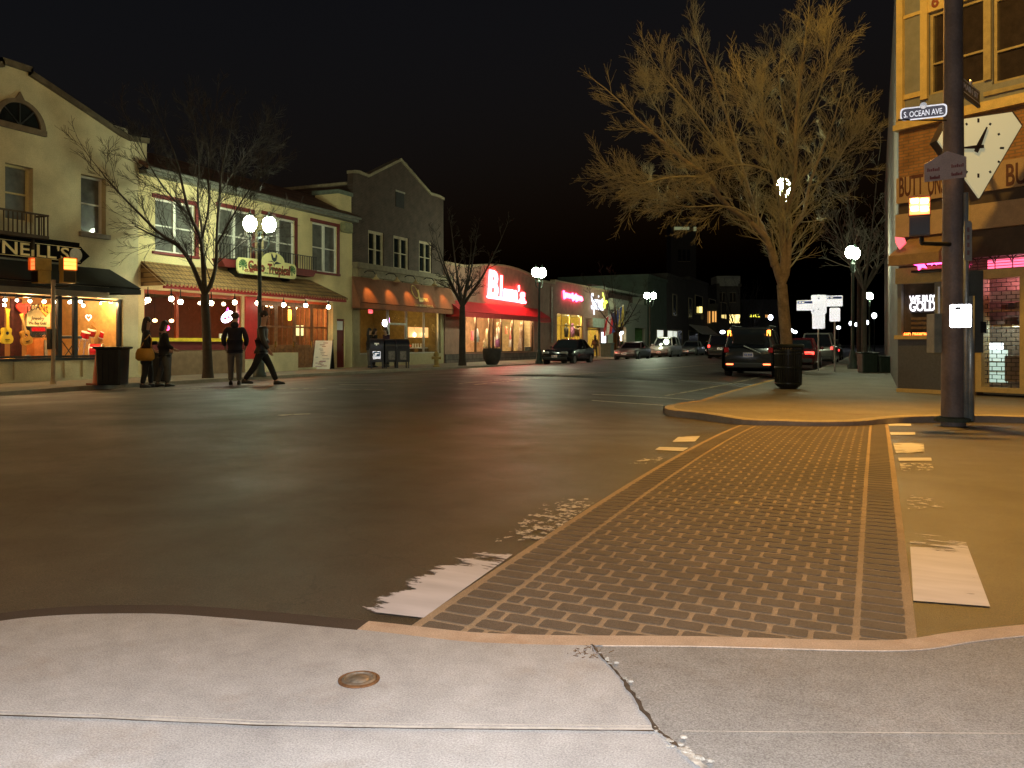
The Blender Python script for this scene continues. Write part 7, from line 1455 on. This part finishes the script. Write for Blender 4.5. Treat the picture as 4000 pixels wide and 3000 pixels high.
# right side, seen from behind
sv_ = car('dark suv with lit rear lamps stopped at the crossing', (-4.05, 31.6, .05), pi, 'suv', pb_('dark_suv_paint', (.02, .02, .022)), 'cars parked along the street', None)
for s in (-1, 1):
    a = MB(); a.box(s*.66-.06, s*.66+.06, 2.02, 2.12, 1.42, 1.62); a.build('high_lamp', amber, sv_, local=True, bevel=.02); a = MB(); a.box(s*.62-.12, s*.62+.12, 2.24, 2.295, .42, .47); a.build('reflector', EM('orange_red_lamp', (1, .12, .03), 6), sv_, local=True, bevel=.01)
a = MB(); a.tube([(.15, 2.25, 1.08), (-.42, 2.24, .82)], .022, 5); a.build('rear_wiper', M('pale_wiper', (.25, .24, .22), .4, .4), sv_, local=True); a = MB(); a.box(-.55, .55, 2.1, 2.2, 1.12, 1.5); a.build('rear_window', cglass, sv_, local=True, bevel=.03)
a = MB(); [a.tube([(s*.62, -.4, 1.78), (s*.62, 1.7, 1.78)], .02, 6) for s in (-1, 1)]; a.build('roof_rail', trim, sv_, local=True)
car('sedan with red light painted into its body colour and glowing rear, beyond the tree', (-3.35, 41.6, .03), pi, 'sedan', pb_('dark_red_car_paint', (.1, .008, .01)), 'cars parked along the street', tail)  # red light on the body is put into the car colour
car('grey minivan parked beyond the red lit sedan', (-3.0, 50.5, .03), pi, 'van', pb_('grey_car_paint', (.16, .16, .15), .3, .5), 'cars parked along the street', EM('tail_lamp_mid', (1, .03, .03), 1.6))
car('dark sedan parked beyond the grey minivan', (-3.0, 60, .03), pi, 'sedan', dg, 'cars parked along the street', EM('tail_lamp_dim', (1, .04, .04), 2.5))
car('dark suv far away on the road with red rear lamps', (-9.7, 59, .1), pi, 'suv', dg, 'cars parked along the street', tail)
# ================================================================== PEOPLE
def skinmesh(name, nodes, edges, mat, parent, root=0, sub=1):
    "continuous figure grown over a skeleton: nodes = [(xyz, rx, ry)]"
    me = bpy.data.meshes.new(name); me.from_pydata([n[0] for n in nodes], edges, []); me.materials.append(mat)
    o = bpy.data.objects.new(name, me); COL.objects.link(o); o.parent = parent; WM[o.name] = WM[parent.name].copy()
    m = o.modifiers.new('skin', 'SKIN')
    sv = me.skin_vertices[0].data
    for i, n in enumerate(nodes): sv[i].radius = (n[1], n[2]); sv[i].use_root = (i == root)
    m.use_smooth_shade = True; s = o.modifiers.new('sub', 'SUBSURF'); s.levels = sub; s.render_levels = sub
    dg = bpy.context.evaluated_depsgraph_get(); m2 = bpy.data.meshes.new_from_object(o.evaluated_get(dg)); o.modifiers.clear(); o.data = m2; m2.name = name
    if not m2.materials: m2.materials.append(mat)
    return o
flesh = M('skin_tone', (.42, .24, .15), .55, var=.06)
def person(label, loc, rz, h=1.75, pose=None, coat=None, coat_len=0, trousers=None, hair=None, hairlen='short', shoes=None, hood=False, skin=None, wide=1.0, hat=None, group=None):
    "local frame: faces -Y, x to the person's left; lengths as fractions of height"
    P = dict(hipx=0, lean=0, ll=(.0, 0), rl=(0, 0), la=((.03, .0), (.03, -.05)), ra=((-.03, 0), (-.03, -.05)), headyaw=0); P.update(pose or {})
    t = T('person', label, 'person', loc, rz, group); k = h; lean = P['lean']
    pel = V((0, 0, .50*k)); 
    hipL, hipR = V((.055*k, 0, .49*k)), V((-.055*k, 0, .49*k))
    def leg(hip, a, b, sx):   # thigh and shin swing in the walking plane
        kn = hip+V((sx*.004*k, -math.sin(a)*.235*k, -math.cos(a)*.235*k)); an = kn+V((0, -math.sin(b)*.225*k, -math.cos(b)*.225*k)); return kn, an
    kL, aL = leg(hipL, *P['ll'], 1); kR, aR = leg(hipR, *P['rl'], -1); low = min(aL.z, aR.z)-.04*k
    sh = V((0, 0, -low)); A = lambda p: p+sh
    ch = pel+V((0, -math.sin(lean)*.2*k, .2*k)); nk = pel+V((0, -math.sin(lean)*.33*k, .33*k)); hd0 = nk+V((0, -.01*k, .05*k)); hd1 = hd0+V((0, -.012*k, .085*k))
    sL, sR = ch+V((.10*k*wide, .0, .105*k)), ch+V((-.10*k*wide, 0, .105*k))
    def arm(s, e1, e2):
        el = s+V((e1[0]*k, e1[1]*k, -.165*k if len(e1) < 3 else e1[2]*k)); wr = el+V((e2[0]*k, e2[1]*k, -.14*k if len(e2) < 3 else e2[2]*k)); return el, wr
    eL, wL = arm(sL, *P['la']); eR, wR = arm(sR, *P['ra'])
    N = []; E_ = []
    def nd(p, a, b=None): N.append((tuple(A(p)), a*k, (b or a)*k)); return len(N)-1
    i0 = nd(pel, .075*wide, .06); i1 = nd(pel+V((0, -math.sin(lean)*.1*k, .1*k)), .068*wide, .052); i2 = nd(ch, .08*wide, .058); i3 = nd(nk, .034); i4 = nd(hd0, .036); E_ += [(i0, i1), (i1, i2), (i2, i3), (i3, i4)]
    i5 = nd(hd1, .046, .05); E_.append((i4, i5)); i6 = nd(hd1+V((0, .002*k, .03*k)), .036, .04); E_.append((i5, i6))
    for s, el, wr, sx in ((sL, eL, wL, 1), (sR, eR, wR, -1)):
        a = nd(s, .034); b = nd(el, .025); c = nd(wr, .017); E_ += [(i2, a), (a, b), (b, c)]; d = (wr-el).normalized(); pm_ = nd(wr+d*.035*k, .019, .012); E_.append((c, pm_)); side = V((0, 1, 0)) if abs(d.y) < .8 else V((0, 0, 1))
        for j, ln in enumerate((.036, .044, .041, .032)):
            o = side*((j-1.5)*.011*k); f1 = nd(wr+d*(.05*k)+o, .0055); f2 = nd(wr+d*((.05+ln*.6)*k)+o*1.1, .005); f3 = nd(wr+d*((.05+ln)*k)+o*1.1-V((sx*.006*k, 0, 0)), .004); E_ += [(pm_, f1), (f1, f2), (f2, f3)]
        th1 = nd(wr+d*.022*k-side*.022*k, .006); th2 = nd(wr+d*.045*k-side*.03*k, .005); E_ += [(c, th1), (th1, th2)]
    for hip, kn, an, sx in ((hipL, kL, aL, 1), (hipR, kR, aR, -1)):
        a = nd(hip, .052); b = nd(kn, .036); c = nd(an, .022); f_ = nd(an+V((0, -.05*k, -.025*k)), .02, .014); g_ = nd(an+V((0, -.1*k, -.03*k)), .016, .01); E_ += [(i0, a), (a, b), (b, c), (c, f_), (f_, g_)]
    body = skinmesh('body', N, E_, skin or flesh, t)
    # face: nose, eyes, mouth, ears
    fc = A(hd1); mb = MB(); inv = lambda p: V(p)
    mb.tube([fc+V((0, -.046*k, .012*k)), fc+V((0, -.062*k, -.012*k)), fc+V((0, -.05*k, -.018*k))], [.005*k, .009*k, .007*k], 6); mb.ball(fc+V((0, -.043*k, -.035*k)), .014*k, 8, 5, (1, .5, .35)); [mb.ball(fc+V((s*.046*k, .003*k, -.002*k)), .013*k, 8, 5, (.4, .8, 1.2)) for s in (-1, 1)]
    W2 = WM[t.name]; mb.v = [W2 @ p for p in mb.v]; mb.build('face', skin or flesh, t, True)
    mb = MB(); [mb.ball(fc+V((s*.018*k, -.047*k, .012*k)), .006*k, 6, 4) for s in (-1, 1)]; mb.v = [W2 @ p for p in mb.v]; mb.build('eye', black, t, True)
    # trousers
    if trousers:
        N = []; E_ = []; b0 = nd(pel, .082*wide, .066); b1 = nd(pel+V((0, 0, .05*k)), .074*wide, .06); E_.append((b0, b1))
        for hip, kn, an in ((hipL, kL, aL), (hipR, kR, aR)):
            a = nd(hip-UP*.03*k, .062, .064); b = nd(kn, .047); c = nd(an+UP*.01*k, .038); E_ += [(b0, a), (a, b), (b, c)]
        skinmesh('trousers', N, E_, trousers, t)
    if coat:
        N = []; E_ = []; b0 = nd(pel+V((0, -math.sin(lean)*.04*k, .04*k)), .094*wide, .078); b1 = nd(pel+V((0, -math.sin(lean)*.12*k, .12*k)), .092*wide, .075); b2 = nd(ch+UP*.01*k, .102*wide, .08); b3 = nd(nk-UP*.035*k, .06, .055); b4 = nd(nk+UP*.0*k, .042); E_ += [(b0, b1), (b1, b2), (b2, b3), (b3, b4)]; root = b0
        if coat_len: c0 = nd(pel-UP*coat_len*.5*k, .1*wide, .088); c1 = nd(pel-UP*coat_len*k, .105*wide, .098); E_ += [(b0, c0), (c0, c1)]
        for s, el, wr in ((sL, eL, wL), (sR, eR, wR)):
            a = nd(s, .048); b = nd(el, .04); c = nd(el.lerp(wr, .95), .031); E_ += [(b2, a), (a, b), (b, c)]
        skinmesh('coat', N, E_, coat, t, root)
        if hood: mb = MB(); mb.ball(A(nk)+V((0, .05*k, .02*k)), .05*k, 10, 7, (1.2, .7, .9)); mb.v = [W2 @ p for p in mb.v]; mb.build('hood', coat, t, True)
    if hair:
        mb = MB(); c = A(hd1)+V((0, .012*k, .02*k)); mb.ball(c, .056*k, 14, 9, (.98, 1.0, .98))
        if hairlen != 'short':
            d_ = .12 if hairlen == 'mid' else .19
            mb.loft([[c+V((.052*k*w_*math.cos(a), (.024+.022*f_)*k+.034*k*w_*math.sin(a), z*k)) for a in [i*2*pi/10 for i in range(10)]] for z, w_, f_ in ((.02, .9, 0), (-.05, 1.12, .4), (-d_*.75, 1.15, .9), (-d_, .75, 1.0))])
        mb.v = [W2 @ p for p in mb.v]; mb.build('hair', hair, t, True)
    for an in (aL, aR):
        mb = MB(); q = A(an); mb.loft([[q+V((x*k, y*k, z*k)) for x, z in ((-.024*w_, -.04), (.024*w_, -.04), (.026*w_, -.04+.03*hh), (.012*w_, -.04+.055*hh), (-.012*w_, -.04+.055*hh), (-.026*w_, -.04+.03*hh))] for y, w_, hh in ((.035, .8, 1.0), (.01, 1, 1.2), (-.05, 1.1, .8), (-.1, .95, .6), (-.118, .5, .4))]); mb.v = [W2 @ p for p in mb.v]; mb.build('shoe', shoes or black, t, True)
    t['wristR'] = list(A(wR)); t['wristL'] = list(A(wL)); return t
ck_ = M('black_coat', (.012, .011, .011), .9, var=.3); dn = M('dark_navy_hoodie', (.018, .014, .02), .9, var=.3); dj = M('dark_jeans', (.03, .03, .035), .9, var=.2); gj = M('light_khaki', (.15, .13, .1), .9, var=.25); hr = M('dark_brown_hair', (.02, .011, .007), .7); hr2 = M('brown_hair', (.05, .028, .015), .7)
def ped(px, py, d): p = ond(px, py, d); return V((p.x, p.y, zr(p.x, p.y)))
cam_yaw = YAW
def onroad(px, py):
    p = gr(px, py); return p
pA = onroad(572, 1514); pB = onroad(640, 1511); pC = onroad(918, 1503); pD = onroad(1022, 1503)
wA = person('person in a long black coat carrying a mustard yellow shoulder bag', pA, YAW+2.0, 1.84, dict(ll=(.22, .05), rl=(-.05, -.2), la=((.03, -.03), (-.02, -.14, .02)), ra=((-.05, .02), (-.02, -.10, -.08))), ck_, .2, M('black_tights', (.012, .012, .013), .8), hr, 'long')
b_ = V(wA['wristR']); mb = MB(); W2 = WM[wA.name]; c = W2 @ V((-.30, .04, .93)); bagm = M('mustard_leather', (.5, .25, .03), .6, var=.15); ax = V((math.cos(YAW), math.sin(YAW), 0))
bag = T('shoulder_bag', 'mustard yellow shoulder bag hanging from the black coated person', 'bag', c-UP*.2); mb = MB(); mb.loft([[c+ax*(a*w_)+V((-ax.y, ax.x, 0))*(.07*s)+UP*z for a, s in ((-.24, -.6), (.24, -.6), (.26, 0), (.24, .6), (-.24, .6), (-.26, 0))] for z, w_ in ((-.2, .7), (-.14, 1.0), (.0, .98), (.1, .8), (.13, .7))]); mb.build('body', bagm, bag, True); mb = MB(); mb.tube([c+ax*.16+UP*.1, c+ax*.18+UP*.38, c+ax*.12+UP*.5, c+ax*.0+UP*.36, c-ax*.14+UP*.1], .014, 6); mb.build('strap', bagm, bag, True)
person('person in dark jacket and faded jeans walking beside the black coated one', pB, YAW+2.2, 1.72, dict(ll=(-.12, -.25), rl=(.15, .0), la=((.03, 0), (.0, -.1, -.06)), ra=((-.03, -.02), (.0, -.1, -.05))), ck_, .02, M('faded_grey_jeans', (.07, .065, .055), .9, var=.3), hr, 'mid')
person('person in a dark hooded jacket and pale khaki trousers facing away', pC, YAW+pi+.2, 1.82, dict(ll=(.04, -.02), rl=(-.05, -.1), la=((.05, .0), (-.02, -.05, -.1)), ra=((-.05, 0), (.02, -.05, -.1))), dn, .03, gj, hr2, 'short', None, True, None, 1.12)
person('person in all black striding to the right across the street', pD, YAW+pi*.5+.05, 1.88, dict(lean=.06, ll=(.46, .36), rl=(-.36, -.62), la=((.03, .05), (0, -.04)), ra=((-.04, -.04), (0, -.08))), M('black_leather', (.013, .011, .01), .5, var=.3), .02, M('black_trousers', (.01, .01, .01), .9), hr, 'short', None, False, None, 1.12)
# by the mailboxes and the shops
q = gp(1425, 1437, .12); person('person with long black hair and dark coat standing beside the brick shop corner', V((-21.0, q.y+.3, .12)), 2.2, 1.72, dict(), ck_, .06, M('grey_trousers', (.09, .09, .08), .9), M('black_hair', (.008, .007, .007), .6), 'long')
q = gp(1480, 1420, .12); person('dark haired person leaning together with another behind the mailboxes', V((-21.2, 32.3, .12)), 2.6, 1.72, dict(lean=.12), ck_, .05, dj, hr, 'mid')
person('brown haired person facing the other one behind the mailboxes', V((-20.9, 33.0, .12)), -.5, 1.75, dict(lean=.1), M('dark_purple_coat', (.05, .02, .04), .9), .05, dj, hr2, 'mid')
person('long haired person seen from behind in front of the yellow shop door', V((-20.3, 62.3, .12)), pi+.6, 1.7, dict(ll=(.2, .1), rl=(-.15, -.3)), M('brown_coat', (.12, .05, .025), .9), .05, dj, hr, 'long')
person('dark dressed person walking outside the phone shop beside the bin', V((-20.2, 68.6, .12)), -1.2, 1.72, dict(ll=(-.15, -.3), rl=(.2, .1)), M('dark_red_coat', (.06, .015, .015), .9), .1, dj, hr, 'mid')
# ================================================================== LIGHTS
SUN_EL, SKY = -3.4, .15
# the photographer's flash, beside the lens
lamp('camera_flash', CAM-rt*.05+UP*.07, 790, (.97, .98, 1), .02)
# sodium street light on the pole's mast arm, above the frame
SL = V((.2, 14.7, 9.35))
lamp('sodium_lamp', SL, 6400, (1, .46, .065), .2, 'SPOT', (math.radians(-30), math.radians(-6), 0), spot_size=math.radians(104), spot_blend=1)
lamp('sodium_spill', SL, 1300, (1, .60, .12), .2)
moon = lamp('moon', (0, 0, 40), .01, (.7, .8, 1), 0, 'SUN', (.6, .3, 0)); moon.data.angle = .009  # faint overhead light added; no moon is in view

# second sodium street light on the far left corner, out of the picture
tp = V((-17.9, 2.5, .12)); t = T('street_light', 'tall sodium street light on the left corner before the music shop', 'street light', tp)
mb = MB(); mb.lathe([(.12, 0), (.1, 4), (.07, 8.6)], tp, 10); mb.tube([tp+UP*8.5, tp+V((1.2, .6, 9.0)), tp+V((2.6, 1.2, 9.0))], .04, 6); mb.build('pole', steel, t)
mb = MB(); q = tp+V((2.9, 1.35, 9.0)); mb.ball(q, .2, 10, 6, (2, 1, .5)); mb.build('lamp_head', steel, t)
lamp('sodium_lamp', q-UP*.3, 900, (1, .55, .13), .2)
HAZE = 0
def haze(den):
    m = bpy.data.materials.new('night_haze'); m.use_nodes = True; n = m.node_tree.nodes; n.remove(n['Principled BSDF']); v = n.new('ShaderNodeVolumePrincipled'); v.inputs['Density'].default_value = den; v.inputs['Color'].default_value = (.9, .9, .9, 1); v.inputs['Anisotropy'].default_value = .86
    m.node_tree.links.new(v.outputs[0], n['Material Output'].inputs['Volume']); mb = MB(); mb.box(-70, 70, -15, 230, -1.2, 27); o = mb.build('haze', m); tag(o, 'thin damp night air glowing round the lamps', kind='stuff')
if HAZE: haze(HAZE)
# ================================================================== CAMERA, WORLD, RENDER
cd = bpy.data.cameras.new('camera'); cam = bpy.data.objects.new('camera', cd); COL.objects.link(cam); SC.camera = cam
cam.location = CAM; cam.rotation_euler = (pi/2, 0, YAW)
cd.sensor_fit = 'HORIZONTAL'; cd.sensor_width = 36; cd.lens = 36*FPX/4000; cd.shift_y = -(1500-HZ)/4000; cd.clip_start = .05; cd.clip_end = 3000
w = bpy.data.worlds.new('World'); SC.world = w; w.use_nodes = True; wn = w.node_tree.nodes; wl = w.node_tree.links
sk = wn.new('ShaderNodeTexSky'); sk.sky_type = 'NISHITA'; sk.sun_disc = False; sk.sun_elevation = math.radians(SUN_EL); sk.sun_rotation = math.radians(200); sk.altitude = 0
wl.new(sk.outputs[0], wn['Background'].inputs[0]); wn['Background'].inputs[1].default_value = SKY
SC.view_settings.view_transform = 'Standard'; SC.view_settings.look = 'None'; SC.view_settings.gamma = 1; SC.view_settings.exposure = 0
SC.render.engine = 'CYCLES'; cy = SC.cycles; cy.use_denoising = True; cy.max_bounces = 6; cy.diffuse_bounces = 2; cy.glossy_bounces = 3; cy.transparent_max_bounces = 12; cy.sample_clamp_indirect = 4; cy.caustics_reflective = False; cy.caustics_refractive = False; cy.use_light_tree = True
cy.volume_bounces = 0
